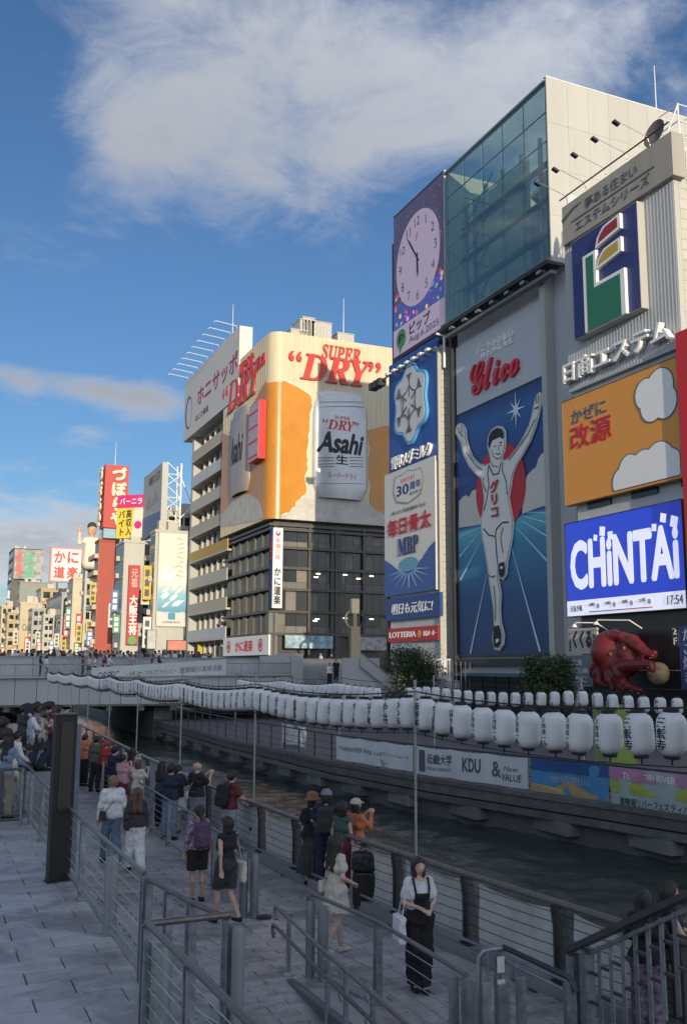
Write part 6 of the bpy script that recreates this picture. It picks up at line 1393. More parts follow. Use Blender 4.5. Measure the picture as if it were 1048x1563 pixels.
# ================================================================ near bank railings, sign post, stairs
# river railing: rail cap, dark fin posts, cables, translucent mesh sheets
M_sheet = mat('pale_mesh_sheet', (.56, .55, .51), .75, var=.18, scale=2.5)
M_fin = mat('fin_steel', (.085, .085, .085), .5, .4, var=.2)
rr = empty('river_railing', (7.5, 15, .14)); tag(rr, 'river railing with brown cap, cables and pale sheet panels along the water', 'railing')
def Rl(*p): return Vector(p)-rr.location
def rx(y): return lerp_line(RIVER, y)-.16
posts = list(np.arange(8.72, 40, 1.93))
capy = [8.5]+posts[1:]+[41, 46, 52, 60, 68, 72.5]
MB().tube([Rl(rx(y), y, 1.10) for y in capy], .045, 10).build('rail_cap', M_wood_rail, rr, smooth=True)
for i, y in enumerate(posts):
    x = rx(y); d = (Vector((rx(y+.5), y+.5, 0))-Vector((rx(y-.5), y-.5, 0))).normalized(); nx = Vector((-d.y, d.x, 0))
    if nx.x < 0: nx = -nx
    c = Vector((x, y, 0))
    prof = [(-.02, .14), (.20, .14), (.12, .45), (.09, .8), (.05, 1.06), (-.06, 1.06), (-.02, .8)]
    MB().slab([Rl(*(c-d*.02+nx*a+Vector((0,0,z)))) for a, z in prof], d*.05).build('fin_post', M_fin, rr)
    MB().slab([Rl(*(c+d*.12+nx*a+Vector((0,0,z)))) for a, z in prof], d*.03).build('fin_post', M_fin, rr)
    if i+1 < len(posts):
        y2 = posts[i+1]; n = 14; vs = []
        for j in range(7):
            z = .17+.84*j/6
            for q in range(n+1):
                t = .10+.82*q/n; yy = y+(y2-y)*t; bulge = .05*math.sin(math.pi*q/n)*math.sin(math.pi*j/6)+.012*math.sin(9*t+j+i)
                vs.append(Rl(rx(yy)+.05+bulge, yy, z-(.05*(1-abs(2*q/n-1)**3) if j == 6 else 0)))
        fs = [(j*(n+1)+q, (j+1)*(n+1)+q, (j+1)*(n+1)+q+1, j*(n+1)+q+1) for j in range(6) for q in range(n)]
        nv = len(vs); vs2 = vs+[p+Vector((.006, 0, 0)) for p in vs]; MB().add(vs2, fs+[tuple(reversed([k+nv for k in f])) for f in fs]).build('sheet_panel', M_sheet, rr, smooth=True)
        for z in (.30, .44, .58, .72, .86, .98):
            MB().tube([Rl(rx(y+(y2-y)*t)-.03, y+(y2-y)*t, z-.012*math.sin(math.pi*t)) for t in (0, .25, .5, .75, 1)], .006, 5).build('cable', M_steel_d, rr)
    MB().box(Rl(x-.06, y-.06, .14), Rl(x+.1, y+.18, .17)).build('foot_plate', M_steel_d, rr)
for y in np.arange(41, 72, 2.4): MB().box(Rl(rx(y)-.02, y-.04, .14), Rl(rx(y)+.06, y+.04, 1.08)).build('fin_post', M_fin, rr)
MB().tube([Rl(rx(y)-.10, y, .24) for y in [8.7]+posts[1:]], .025, 8).build('foot_rail', M_steel, rr)

def tube_fence(name, label, pts, z0, ht, post_every=1.6, cables=6, m_rail=M_steel, r_=.028, double=True, cat='railing', kick=True, rail_mat=None):
    """pts: plan polyline; posts are pairs of flat uprights, tensioned cables between"""
    o = empty(name, (pts[0][0], pts[0][1], z0)); tag(o, label, cat)
    def L_(p, z): return Vector((p[0], p[1], z0+z))-o.location
    MB().tube([L_(p, ht) for p in pts], r_, 10).build('top_rail', rail_mat or M_wood_rail, o, smooth=True)
    if kick: MB().tube([L_(p, .12) for p in pts], .02, 8).build('bottom_rail', m_rail, o, smooth=True)
    for k in range(cables):
        z = .2+(ht-.32)*k/max(1, cables-1); MB().tube([L_(p, z) for p in pts], .006, 5).build('cable', M_steel, o)
    for a, b in zip(pts, pts[1:]):
        a_, b_ = Vector(a), Vector(b); n = max(1, round((b_-a_).length/post_every)); d = (b_-a_).normalized()
        for i in range(n+1):
            if i == n and b is not pts[-1]: continue
            p = a_.lerp(b_, i/n)
            for s in ((-.05, .05) if double else (0,)):
                q = p+d*s; MB().obox(L_((q.x, q.y), (ht-.03)/2), (d.x*.012, d.y*.012, 0), (-d.y*.035, d.x*.035, 0), (0, 0, (ht-.03)/2)).build('post', m_rail, o)
            MB().obox(L_((p.x, p.y), .012), (d.x*.09, d.y*.09, 0), (-d.y*.06, d.x*.06, 0), (0, 0, .012)).build('foot_plate', m_rail, o)
    return o
t1 = tube_fence('terrace_railing', 'steel cable railing along the edge of the paved terrace behind the dark pillar', [(2.46, 26.5), (2.40, 20), (2.38, 14.9), (2.44, 11.0)], .70, 1.10, 1.95)
# stout round-topped intermediate posts
def stout(o, x, y, z0, h, r_=.075):
    MB().lathe([(r_, 0), (r_, h-.05), (r_*.8, h-.01), (r_*.3, h)], 14, Vector((x, y, z0))-o.location).build('stout_post', mat('post_grey_green', (.22, .24, .24), .5, .3, var=.15), o, smooth=True)
for y in (12.9, 18.6, 23.5): stout(t1, 2.44, y, .70, .98, .085)
t1b = tube_fence('corner_railing', 'short angled length of steel railing joining the two terrace railings', [(2.46, 10.9), (2.62, 9.7), (2.78, 9.0)], .70, 1.06, .8)
t2 = tube_fence('near_terrace_railing', 'nearest steel cable railing with brown round handrail at bottom left', [(2.02, 8.95), (2.10, 6.3), (2.2, 3.5)], .70, 1.10, 1.35, cables=7, r_=.032)
MB().tube([Vector((2.02, 8.95, 1.79))-t2.location, Vector((2.80, 8.98, 1.79))-t2.location], .032, 10).build('cross_rail', M_wood_rail, t2)
stout(t2, 2.12, 8.75, .70, .96, .085); stout(t1b, 2.84, 8.85, .0, 1.72, .06)
tube_fence('middle_railing', 'steel cable railing in the middle of the lower walk beside two women', [(5.22, 16.0), (5.45, 20.5), (5.6, 28.5), (5.9, 40)], 0, 1.02, 1.9, cables=6, r_=.026)
bx = empty('railing_post_cluster', (5.2, 15.85, 0)); tag(bx, 'pair of stout grey posts ending the middle railing', 'post')
for dx, dy in ((-.05, -.02), (.10, -.12)): MB().lathe([(.07, 0), (.07, .92), (.05, .98), (.02, 1.0)], 14, (dx, dy, 0)).build('post', MATS['post_grey_green'], bx, smooth=True)
MB().lathe([(.12, 0), (.12, .03), (.05, .06)], 12, (.25, -.2, 0)).build('foot_cap', M_steel_d, bx)
# ramp wedge with handrails
rw = empty('ramp_kerb', (4.8, 12.6, 0)); tag(rw, kind='structure')
MB().slab([Vector((4.70, 12.6, .006))-rw.location, Vector((4.28, 7.4, .006))-rw.location, Vector((4.28, 7.4, .46))-rw.location], (.10, 0, 0)).build('kerb_side', M_conc_d, rw)
MB().slab([Vector((4.82, 12.55, .008))-rw.location, Vector((4.40, 7.4, .008))-rw.location, Vector((4.40, 7.4, .40))-rw.location], (.55, 0, 0)).build('ramp_slope', M_stone2, rw)
hr = empty('ramp_handrail', (4.76, 12.73, 0)); tag(hr, 'double brown handrail on single steel posts beside the ramp', 'handrail')
def Hh(p): return Vector(p)-hr.location
line = [(4.66, 12.69), (4.47, 10.8), (4.34, 9.3), (4.15, 7.0)]
for z, dx in ((.83, 0), (.60, -.03)):
    pts = [(4.68+dx, 12.95, z-.16), (4.685+dx, 13.02, z-.06), (4.68+dx, 12.98, z)]+[(x+dx, y, z+.02*i) for i, (x, y) in enumerate(line)]
    MB().tube([Hh(p) for p in pts], .024, 10).build('handrail', M_wood_rail, hr, smooth=True)
for i, (x, y) in enumerate([(4.74, 12.72), (4.50, 10.8), (4.36, 9.3), (4.42, 10.1)]):
    MB().tube([Hh((x+.04, y, 0)), Hh((x+.04, y, .80+.02*i))], .032, 10).build('post', M_steel, hr); MB().lathe([(.08, 0), (.08, .02), (.04, .05)], 12, Hh((x+.04, y, .0))).build('base_flange', M_steel, hr)
    for z in (.80, .57): MB().tube([Hh((x+.04, y, z-.05)), Hh((x-.02, y, z-.06)), Hh((x-.05, y, z+.02))], .012, 6).build('bracket', M_steel, hr)
t4 = tube_fence('ramp_side_railing', 'steel cable railing with twin flat posts on the right side of the ramp', [(5.02, 12.55), (5.22, 10.9), (5.16, 8.75)], 0, 1.06, 1.75, cables=6, r_=.026)
stout(t4, 5.10, 12.3, 0, .95, .07); stout(t4, 5.0, 12.5, 0, .98, .05)
gp = empty('gate_posts', (5.3, 8.75, 0)); tag(gp, 'cluster of flat grey gate posts at bottom centre of the walk', 'gate post')
for k, (dx, dy, h_) in enumerate(((-.22, .12, 1.02), (-.06, .06, .98), (.08, .0, .96), (.24, -.04, .94), (.42, -.1, 1.0))):
    MB().box((dx-.05, dy-.02, 0), (dx+.05, dy+.02, h_)).build('upright', M_steel, gp); MB().box((dx-.07, dy-.05, 0), (dx+.07, dy+.05, .015)).build('foot_plate', M_steel, gp)
g2 = U(730, 1452, Z=1.05); g3 = U(768, 1447, Z=1.08); g4 = U(868, 1492, Z=1.0)
gg = empty('notice_gate', (g2.x, g2.y, 0)); tag(gg, 'grey tubular gate frame with small notice plates near the bottom right', 'gate')
def Gl(p): return Vector(p)-gg.location
MB().tube([Gl((g2.x, g2.y, 0)), Gl((g2.x, g2.y, .98)), Gl((g2.x+.06, g2.y-.0, 1.05)), Gl((g3.x, g3.y, 1.08))], .028, 10).build('frame', M_steel, gg, smooth=True)
for t in (.35, .65): q = g2.lerp(g3, t); MB().tube([Gl((q.x, q.y, 0)), Gl((q.x, q.y, 1.05))], .018, 8).build('bar', M_steel, gg)
MB().box(Gl((g3.x-.05, g3.y-.03, 0)), Gl((g3.x+.05, g3.y+.03, 1.05))).build('gate_post', M_steel, gg)
for z in (.25, .62, .85): MB().box(Gl((g3.x-.11, g3.y-.045, z)), Gl((g3.x-.02, g3.y-.035, z+.16))).build('notice_plate', M_whitep, gg)
MB().tube([Gl((g3.x, g3.y, 1.09)), Gl((g4.x, g4.y, 1.0)), Gl((g4.x+.04, g4.y-.05, .88))], .03, 10).build('handrail', M_steel_d, gg, smooth=True)
MB().tube([Gl((g3.x, g3.y, .96)), Gl((g4.x, g4.y, .86))], .02, 8).build('handrail', M_steel, gg)
for k in range(4): MB().tube([Gl((g3.x, g3.y, .25+k*.16)), Gl(((g3.x+g4.x)/2, (g3.y+g4.y)/2, .2+k*.16)), Gl((g4.x, g4.y, .22+k*.15))], .007, 5).build('cable', M_steel, gg)
MB().box(Gl((g4.x-.06, g4.y-.03, 0)), Gl((g4.x+.06, g4.y+.03, .95))).build('gate_post', M_steel, gg)
# stair parapet at bottom right: sloping cap over flat balusters
sf = empty('stair_railing', (7.0, 9.5, 0)); tag(sf, 'sloping stair railing with dark flat cap and grey balusters at bottom right', 'railing')
def Sf(*p): return Vector(p)-sf.location
def cz(y): return .90+(9.56-y)*.515
MB().beam(Sf(7.0, 9.62, cz(9.62)), Sf(7.0, 5.5, cz(5.5)), .16, .06).build('rail_cap', M_fin, sf)
MB().box(Sf(6.9, 9.38, 0), Sf(7.1, 9.52, cz(9.5)-.06)).build('newel', M_steel, sf); MB().box(Sf(6.93, 9.22, 0), Sf(7.07, 9.32, cz(9.3)-.06)).build('newel', M_steel, sf)
for k in range(20):
    y = 9.05-k*.20; z1 = cz(y)-.10
    MB().box(Sf(6.992, y-.03, max(0, cz(y)-1.05)), Sf(7.008, y+.03, z1)).build('baluster', M_steel, sf)
    for f in (.34, .66): MB().box(Sf(6.985, y+.031, max(.02, cz(y)-1.05)+f*.95), Sf(7.015, y+.169, max(.02, cz(y)-1.05)+f*.95+.03)).build('spacer', M_fin, sf)
MB().beam(Sf(7.0, 9.2, cz(9.2)-.13), Sf(7.0, 5.5, cz(5.5)-.13), .05, .04).build('under_rail', M_steel, sf)
stp = empty('stairs', (6, 8, 0)); tag(stp, kind='structure')
for k in range(8): MB().box(Vector((5.7, 8.2-k*.3, 0))-stp.location, Vector((6.9, 8.2-(k+1)*.3+.004, .16*(k+1)))-stp.location).build('step', M_conc, stp)
# information pillar on the terrace
pb = U(88, 1345, Z=.70); ip = empty('information_pillar', pb, R(8)); tag(ip, 'tall dark brown information pillar standing on the terrace at left', 'pillar')
M_pil = mat('pillar_brown', (.022, .018, .018), .42, .2, var=.25); ph = U(97, 1090, X=pb.x).z-.70
bevel(MB().box((-.17, -.10, .02), (.17, .10, ph)).build('case', M_pil, ip), .012); MB().box((-.19, -.12, 0), (.19, .12, .02)).build('base_plate', M_steel_d, ip)
MB().box((-.09, -.115, ph*.42), (.11, -.101, ph*.96)).build('display_panel', mat('pillar_panel', (.055, .046, .034), .35, var=.4, scale=1.5), ip); MB().box((-.18, -.11, ph+.001), (.18, .11, ph+.03)).build('cap', mat('pillar_cap', (.10, .09, .085), .5, var=.1), ip)
ip2 = U(122, 1106, Y=17.4); ob = empty('grey_cabinet', (ip2.x, 17.6, 0)); tag(ob, 'narrow grey metal post box right behind the dark pillar', 'cabinet'); MB().box((-.06, -.06, 0), (.06, .06, ip2.z)).build('case', mat('cabinet_blue_grey', (.16, .18, .22), .5, .2, var=.15), ob)
# dark crowd barrier across the terrace at the left edge
cb2 = empty('crowd_barrier', (1.2, 22.3, .70)); tag(cb2, 'dark steel barrier frame standing across the terrace at the left edge', 'barrier')
for z in (.15, .24, 1.18): MB().tube([(-3.2, .1, z), (1.0, -.35, z)], .03, 8).build('rail', M_fin, cb2)
for k in range(11): t = k/10; MB().tube([(-3.2+4.2*t, .1-.45*t, .0 if k % 5 == 0 else .15), (-3.2+4.2*t, .1-.45*t, 1.18)], .03 if k % 5 == 0 else .045, 8).build('upright', M_fin if k % 2 else M_steel, cb2)
# ================================================================ people
PALX = {'black': (.014,.014,.016), 'charcoal': (.04,.04,.045), 'navy': (.018,.024,.05), 'white': (.70,.70,.69), 'cream': (.58,.53,.44), 'grey': (.22,.22,.23), 'olive': (.10,.11,.08), 'maroon': (.12,.022,.03), 'orange': (.52,.17,.08),
        'red': (.36,.03,.03), 'denim': (.16,.21,.29), 'light_denim': (.30,.35,.40), 'khaki': (.30,.26,.19), 'pink': (.50,.30,.32), 'mauve': (.22,.16,.22), 'green': (.05,.09,.07), 'teal': (.06,.14,.16), 'beige': (.46,.40,.32), 'brown': (.11,.06,.035), 'dark_brown': (.028,.017,.012), 'tan_hair': (.24,.13,.06), 'blond': (.34,.25,.13), 'blue': (.07,.13,.30), 'yellow': (.5,.38,.08), 'purple': (.10,.05,.10)}
def cm(c): return mat('cloth_'+c, PALX[c], .85, var=(.95 if c == 'mauve' else .55) if c in ('mauve', 'charcoal') else .2, scale=22 if c == 'mauve' else 9, bump=.15, bscale=120)
def hm(c): return mat('hair_'+c, PALX[c], .45, var=.5, scale=60, streak=True, bump=.5, bscale=90)
SKINS = [mat('skin_%d' % i, c, .55, var=.05) for i, c in enumerate(((.52,.33,.24), (.46,.28,.19), (.58,.38,.29)))]
V3 = lambda *p: np.array(p, float)
POSES = {
 'down': dict(L=((.215,.02,1.13),(.225,-.05,.89)), R=((-.215,.02,1.13),(-.225,-.05,.89))),
 'phone': dict(L=((.215,.0,1.14),(.07,-.24,1.10)), R=((-.215,.0,1.14),(-.05,-.25,1.10))),
 'photo': dict(L=((.20,-.16,1.20),(.06,-.36,1.42)), R=((-.20,-.16,1.20),(-.06,-.36,1.42))),
 'rail': dict(L=((.24,-.10,1.16),(.19,-.33,1.05)), R=((-.24,-.10,1.16),(-.19,-.33,1.05))),
 'strap': dict(L=((.25,-.02,1.15),(.12,-.17,1.30)), R=((-.215,.02,1.13),(-.225,-.05,.89))),
 'swing': dict(L=((.215,.09,1.14),(.21,.10,.90)), R=((-.215,-.06,1.14),(-.21,-.18,.93))),
 'carry': dict(L=((.225,.0,1.13),(.24,-.08,.88)), R=((-.22,.03,1.13),(-.13,-.20,1.02))),
}
LEGS = {'stand': (((.092,-.015,.49),(.095,.02,.075)), ((-.092,-.015,.49),(-.095,.02,.075))),
        'walk': (((.085,-.11,.50),(.085,-.16,.085)), ((-.085,.02,.48),(-.085,.24,.13))),
        'cross': (((.075,-.04,.49),(.04,-.05,.075)), ((-.08,-.01,.49),(-.06,.05,.075))),
        'wide': (((.12,-.02,.49),(.15,.0,.075)), ((-.11,-.01,.49),(-.13,.03,.075)))}
def body_prims(pose, legs, fem, fine):
    P = POSES[pose]; sw = .125 if fem else .145; hp = .09 if fem else .085
    T = [(V3(-hp,0,.93), V3(hp,0,.93), .108 if fem else .105, .108 if fem else .105), (V3(-.055,.0,1.08), V3(.055,.0,1.08), .092 if fem else .104, .092 if fem else .104), (V3(-.08,-.005,1.26), V3(.08,-.005,1.26), .105 if fem else .118, .105 if fem else .118), (V3(-sw,.01,1.385), V3(sw,.01,1.385), .062 if fem else .07, .062 if fem else .07)]
    if fem: T.append((V3(-.065,-.06,1.24), V3(.065,-.06,1.24), .06, .06))
    A, Hd = [], []
    for s, key in ((1, 'L'), (-1, 'R')):
        S = V3(s*(sw+.03), .01, 1.375); E, W = V3(*P[key][0]), V3(*P[key][1]); E[0] = s*abs(E[0]); 
        A += [(S, E, .050 if not fem else .043, .040 if not fem else .034), (E, W, .039 if not fem else .033, .027 if not fem else .023)]
        d = (W-E); d /= np.linalg.norm(d); up_ = V3(0,0,1) if abs(d[2]) < .7 else V3(0,-1,0); sd = np.cross(d, up_); sd /= np.linalg.norm(sd); nn = np.cross(sd, d)
        pe = W+d*.075
        Hd += [(W+sd*.015, pe+sd*.022, .017, .016), (W-sd*.015, pe-sd*.022, .017, .016)]
        if fine:
            for j, (o, ln) in enumerate(((.031,.058),(.011,.07),(-.010,.066),(-.030,.052))):
                k1 = pe+sd*o+d*ln*.55-nn*.008; Hd += [(pe+sd*o, k1, .0092, .0085), (k1, k1+d*ln*.35-nn*.028, .0085, .0075)]
            t0 = W+d*.02+sd*.026*s*(-1 if key == 'L' else 1)*-1; Hd += [(t0, t0+d*.04+sd*.024*np.sign((t0-W)@sd), .011, .0095), (t0+d*.04+sd*.024*np.sign((t0-W)@sd), t0+d*.07+sd*.022*np.sign((t0-W)@sd)-nn*.012, .0095, .008)]
        else: Hd.append((pe, pe+d*.06-nn*.02, .022, .016))
    L = []
    for s, (K, An) in zip((1, -1), LEGS[legs]):
        K, An = V3(*K), V3(*An); Hp = V3(s*.088, 0, .90); cf = K+(An-K)*.32+V3(0,.022,0)
        L += [(Hp, K, .085 if fem else .088, .054), (K, cf, .052, .052), (cf, An, .050, .034)]
    head = [(V3(0,.012,1.40), V3(0,.0,1.52), .052 if not fem else .043, .050 if not fem else .042), (V3(0,.022,1.612), V3(0,-.018,1.606), .086, .082), (V3(0,-.03,1.575), V3(0,-.050,1.535), .062, .040), (V3(0,-.092,1.585), V3(0,-.104,1.568), .012, .015), (V3(.083,.01,1.60), V3(.082,.012,1.57), .014, .011), (V3(-.083,.01,1.60), V3(-.082,.012,1.57), .014, .011), (V3(-.016,-.088,1.537), V3(.016,-.088,1.537), .008, .008)]
    return T, A, Hd, L, head
def infl(pr, d): return [(a, b, ra+d, rb+d) for a, b, ra, rb in pr]
def rbox(c, hx, hy, hz, r_):
    c = np.array(c, float); b = np.array([hx, hy, hz])
    def f(P):
        q = np.abs(P-c)-b+r_; return np.linalg.norm(np.maximum(q, 0), axis=-1)+np.minimum(q.max(-1), 0)-r_
    return (f, c-b, c+b)
def flare(z0, z1, r0, r1, dep=.82, pleat=0, n=14):
    def f(P):
        t = np.clip((z1-P[..., 2])/(z1-z0), 0, 1); rr_ = r0+(r1-r0)*t; th = np.arctan2(P[..., 1], P[..., 0]); rr_ = rr_*(1+pleat*t*np.cos(n*th+2*np.sin(th*3)))
        d = np.sqrt(P[..., 0]**2+(P[..., 1]/dep)**2)-rr_; return np.maximum(d*.8, np.maximum(P[..., 2]-z1, z0-P[..., 2]))
    r_ = max(r0, r1)*1.15; return (f, np.array([-r_, -r_, z0]), np.array([r_, r_, z1]))
def folds(P, a=.005): return a*np.sin(38*P[..., 2]+14*P[..., 0]+5*np.sin(22*P[..., 1]))+a*.6*np.sin(55*P[..., 0]-21*P[..., 2])
_pm = {}
def person_meshes(pose, legs, fem, top, bottom, hair, extras, res, lean=0.0):
    key = (pose, legs, fem, top, bottom, hair, tuple(extras), res, lean)
    if key in _pm: return _pm[key]
    fine = res < .016; T, A, Hd, L, head = body_prims(pose, legs, fem, fine); out = []
    def sh(v):
        if lean: v = v.copy(); v[:, 1] -= lean*np.maximum(0, v[:, 2]-.92)
        return v
    def add(name, pr, k, slot, clip=None, h=None): out.append((name, field_mesh(name, pr, k, h or res, clip, sh), slot))
    feet = [(V3(An[0], An[1], An[2]), V3(An[0]*1.05, An[1]-.09, max(.045, An[2]-.035)), .034, .03) for (_, An) in LEGS[legs]]
    add('body', T+A+Hd+L+head+feet, .022, 'skin')
    # ---- upper garment
    sl = {'tee': .55, 'long': 2.0, 'tank': 0.0, 'dress': .45, 'overall': .55, 'crop': .4}[top]
    def cutarms(n):
        pr = []
        for i in (0, 2):
            (S, E, ra, rb), (_, W, rc, rd) = A[i], A[i+1]
            if n >= 1.9: pr += [(S, E, ra, rb), (E, W+(W-E)*-.02, rc, rd)]
            elif n > 0: pr += [(S, S+(E-S)*n*1.15, ra, ra+.010)]
        return pr
    hem = {'tee': .90, 'long': .86, 'tank': .98, 'dress': .70, 'overall': .98, 'crop': 1.02}[top]
    def neck_clip(P, V):
        V = V+folds(P); V = np.maximum(V, hem-P[..., 2]); nk = np.linalg.norm((P-V3(0,-.03,1.47))*V3(1,1,1.1), axis=-1)-.085; return np.maximum(V, -nk)
    pr = infl(T, .016)+infl(cutarms(sl), .016 if sl > 1 else .014)
    if top in ('long', 'tee'): pr += infl([(V3(-.085,0,.97), V3(.085,0,.97), .115, .115)], .012)
    add('top' if top != 'dress' else 'dress', pr+([flare(.62, 1.06, .13, .25, pleat=.06)] if top == 'dress' else []), .03, 'top', (lambda P, V: np.maximum(np.maximum(V+folds(P), .62-P[..., 2]), -(np.linalg.norm(P-V3(0,-.03,1.47), axis=-1)-.085))) if top == 'dress' else neck_clip)
    # ---- lower garment
    def leg_pr(d, end, loose=0.0):
        pr = []
        for i in (0, 3):
            pr += [(L[i][0], L[i][1], L[i][2]+d, L[i][3]+d+loose), (L[i+1][0], L[i+1][1], L[i+1][2]+d+loose, L[i+1][3]+d+loose), (L[i+2][0], L[i+2][1], L[i+2][2]+d+loose, L[i+2][3]+d+loose+.012)]
        return pr+infl(T[:2], .010+d*.5)
    wa = 1.06
    if bottom == 'trousers': add('trousers', leg_pr(.016, .1, .012), .03, 'bottom', lambda P, V: np.maximum(np.maximum(V+folds(P, .004), P[..., 2]-wa), .10-P[..., 2]))
    elif bottom == 'wide': add('trousers', leg_pr(.018, .1, .034), .03, 'bottom', lambda P, V: np.maximum(np.maximum(V+folds(P, .006), P[..., 2]-wa), .09-P[..., 2]))
    elif bottom == 'shorts': add('shorts', leg_pr(.024, .5, .03), .03, 'bottom', lambda P, V: np.maximum(np.maximum(V+folds(P, .005), P[..., 2]-wa), .56-P[..., 2]))
    elif bottom == 'skirt': add('skirt', infl(T[:1], .014)+[flare(.58, 1.06, .125, .27, pleat=.07)], .03, 'bottom', lambda P, V: np.maximum(P[..., 2]-wa, V+folds(P, .003)))
    elif bottom == 'longskirt': add('skirt', infl(T[:1], .014)+[flare(.22, 1.06, .125, .30, pleat=.08)], .03, 'bottom', lambda P, V: np.maximum(P[..., 2]-wa, V+folds(P, .003)))
    if top == 'overall':
        add('bib', infl(T, .034), .03, 'bottom', lambda P, V: np.maximum(np.maximum(np.maximum(V, P[..., 2]-1.27), .98-P[..., 2]), np.maximum(np.abs(P[..., 0])-.105, P[..., 1])))
        st_ = []
        for s in (1, -1): st_ += [(V3(s*.085,-.158,1.24), V3(s*.10,-.135,1.33), .016, .016), (V3(s*.10,-.135,1.33), V3(s*.105,-.075,1.445), .016, .016), (V3(s*.105,-.075,1.445), V3(s*.10,.085,1.44), .016, .016), (V3(s*.10,.085,1.44), V3(s*.06,.15,1.2), .016, .016)]
        add('strap', st_, .01, 'bottom')
    # ---- shoes
    for i, (_, An) in enumerate(LEGS[legs]):
        x, y, z = An; z0 = max(.035, z-.045)
        add('shoe', [(V3(x, y+.025, z0), V3(x*1.05, y-.13, z0-.003), .042, .036), (V3(x, y+.015, z0+.02), V3(x, y-.03, z0+.02), .040, .040)], .02, 'shoe', lambda P, V, zz=max(0, z-.075): np.maximum(V, zz-P[..., 2]))
    # ---- hair or hat
    face = lambda P: np.linalg.norm((P-V3(0,-.105,1.555))*V3(1.0,1.0,.85), axis=-1)-.088
    wav = lambda P: .005*np.sin(60*P[..., 0]+18*P[..., 2])
    cap_ = [(V3(0,.030,1.622), V3(0,-.014,1.628), .098, .092)]
    if hair == 'short': add('hair', cap_+[(V3(0,.05,1.57), V3(0,.045,1.55), .075, .06)], .03, 'hair', lambda P, V: np.maximum(V+wav(P), -face(P)))
    elif hair == 'long': add('hair', cap_+[(V3(-.05,.055,1.58), V3(-.06,.10,1.24), .062, .05), (V3(.05,.055,1.58), V3(.06,.10,1.24), .062, .05), (V3(.075,-.005,1.58), V3(.09,-.02,1.38), .032, .03), (V3(-.075,-.005,1.58), V3(-.09,-.02,1.38), .032, .03)], .03, 'hair', lambda P, V: np.maximum(V+wav(P), -face(P)))
    elif hair == 'bob': add('hair', cap_+[(V3(-.055,.03,1.58), V3(-.065,.02,1.48), .055, .045), (V3(.055,.03,1.58), V3(.065,.02,1.48), .055, .045), (V3(0,.06,1.58), V3(0,.06,1.48), .06, .05), (V3(-.04,-.06,1.665), V3(.04,-.06,1.665), .03, .03)], .03, 'hair', lambda P, V: np.maximum(V+wav(P), -face(P)))
    elif hair == 'bun': add('hair', cap_+[(V3(0,.11,1.70), V3(0,.12,1.70), .05, .045), (V3(0,.05,1.57), V3(0,.045,1.55), .07, .05)], .025, 'hair', lambda P, V: np.maximum(V+wav(P), -face(P)))
    elif hair == 'tail': add('hair', cap_+[(V3(0,.11,1.64), V3(0,.15,1.42), .04, .028), (V3(0,.05,1.57), V3(0,.045,1.55), .07, .05)], .025, 'hair', lambda P, V: np.maximum(V+wav(P), -face(P)))
    if hair in ('cap', 'hat'):
        add('hair', [(V3(0,.04,1.60), V3(0,.045,1.54), .085, .065), (V3(.06,.02,1.58), V3(.06,.03,1.48), .04, .03), (V3(-.06,.02,1.58), V3(-.06,.03,1.48), .04, .03)], .03, 'hair', lambda P, V: np.maximum(V, -face(P)))
        brim = [(V3(-.04,-.12,1.642), V3(.04,-.12,1.642), .038, .038)] if hair == 'cap' else [(V3(.0,.0,1.635), V3(0,.01,1.635), .165, .165)]
        add('hat', [(V3(0,.022,1.632), V3(0,-.008,1.636), .106, .101)]+brim, .012, 'hat', lambda P, V: np.maximum(V, np.where((P[..., 1] < -.09) | (np.hypot(P[..., 0], P[..., 1]) > .115), np.abs(P[..., 2]-1.642)-.012, 1.628-P[..., 2])))
    if 'backpack' in extras:
        add('backpack', [rbox((0,.215,1.20), .15, .085, .23, .06), rbox((0,.30,1.12), .11, .04, .11, .03)], .02, 'bag', lambda P, V: V+folds(P, .004))
        st_ = []
        for s in (1, -1): st_ += [(V3(s*.09,.14,1.38), V3(s*.11,.02,1.455), .016, .016), (V3(s*.11,.02,1.455), V3(s*.115,-.10,1.36), .016, .016), (V3(s*.115,-.10,1.36), V3(s*.14,-.07,1.08), .016, .014), (V3(s*.14,-.07,1.08), V3(s*.13,.14,1.02), .012, .012)]
        add('strap', st_, .01, 'bag')
    if 'tote' in extras:
        add('tote_bag', [rbox((-.27,.03,.80), .05, .16, .17, .03)], .02, 'bag', lambda P, V: V+folds(P, .006))
        add('strap', [(V3(-.26,-.06,.95), V3(-.16,-.03,1.45), .010, .010), (V3(-.26,.12,.95), V3(-.16,.06,1.44), .010, .010), (V3(-.16,-.03,1.45), V3(-.16,.06,1.44), .010, .010)], .01, 'bag')
    if 'sling' in extras:
        add('shoulder_bag', [rbox((.20,.06,.95), .05, .11, .09, .03)], .02, 'bag'); add('strap', [(V3(.19,-.05,1.0), V3(-.05,-.125,1.28), .010, .010), (V3(-.05,-.125,1.28), V3(-.11,.0,1.46), .010, .010), (V3(-.11,.0,1.46), V3(.0,.13,1.25), .010, .010), (V3(.0,.13,1.25), V3(.19,.12,1.0), .010, .010)], .01, 'bag')
    if 'phone' in extras:
        W = (V3(*POSES[pose]['L'][1])+V3(*POSES[pose]['R'][1]))/2+V3(0,-.07,.05); add('phone', [rbox(W, .038, .006, .075, .006)], .004, 'phone', h=.008)
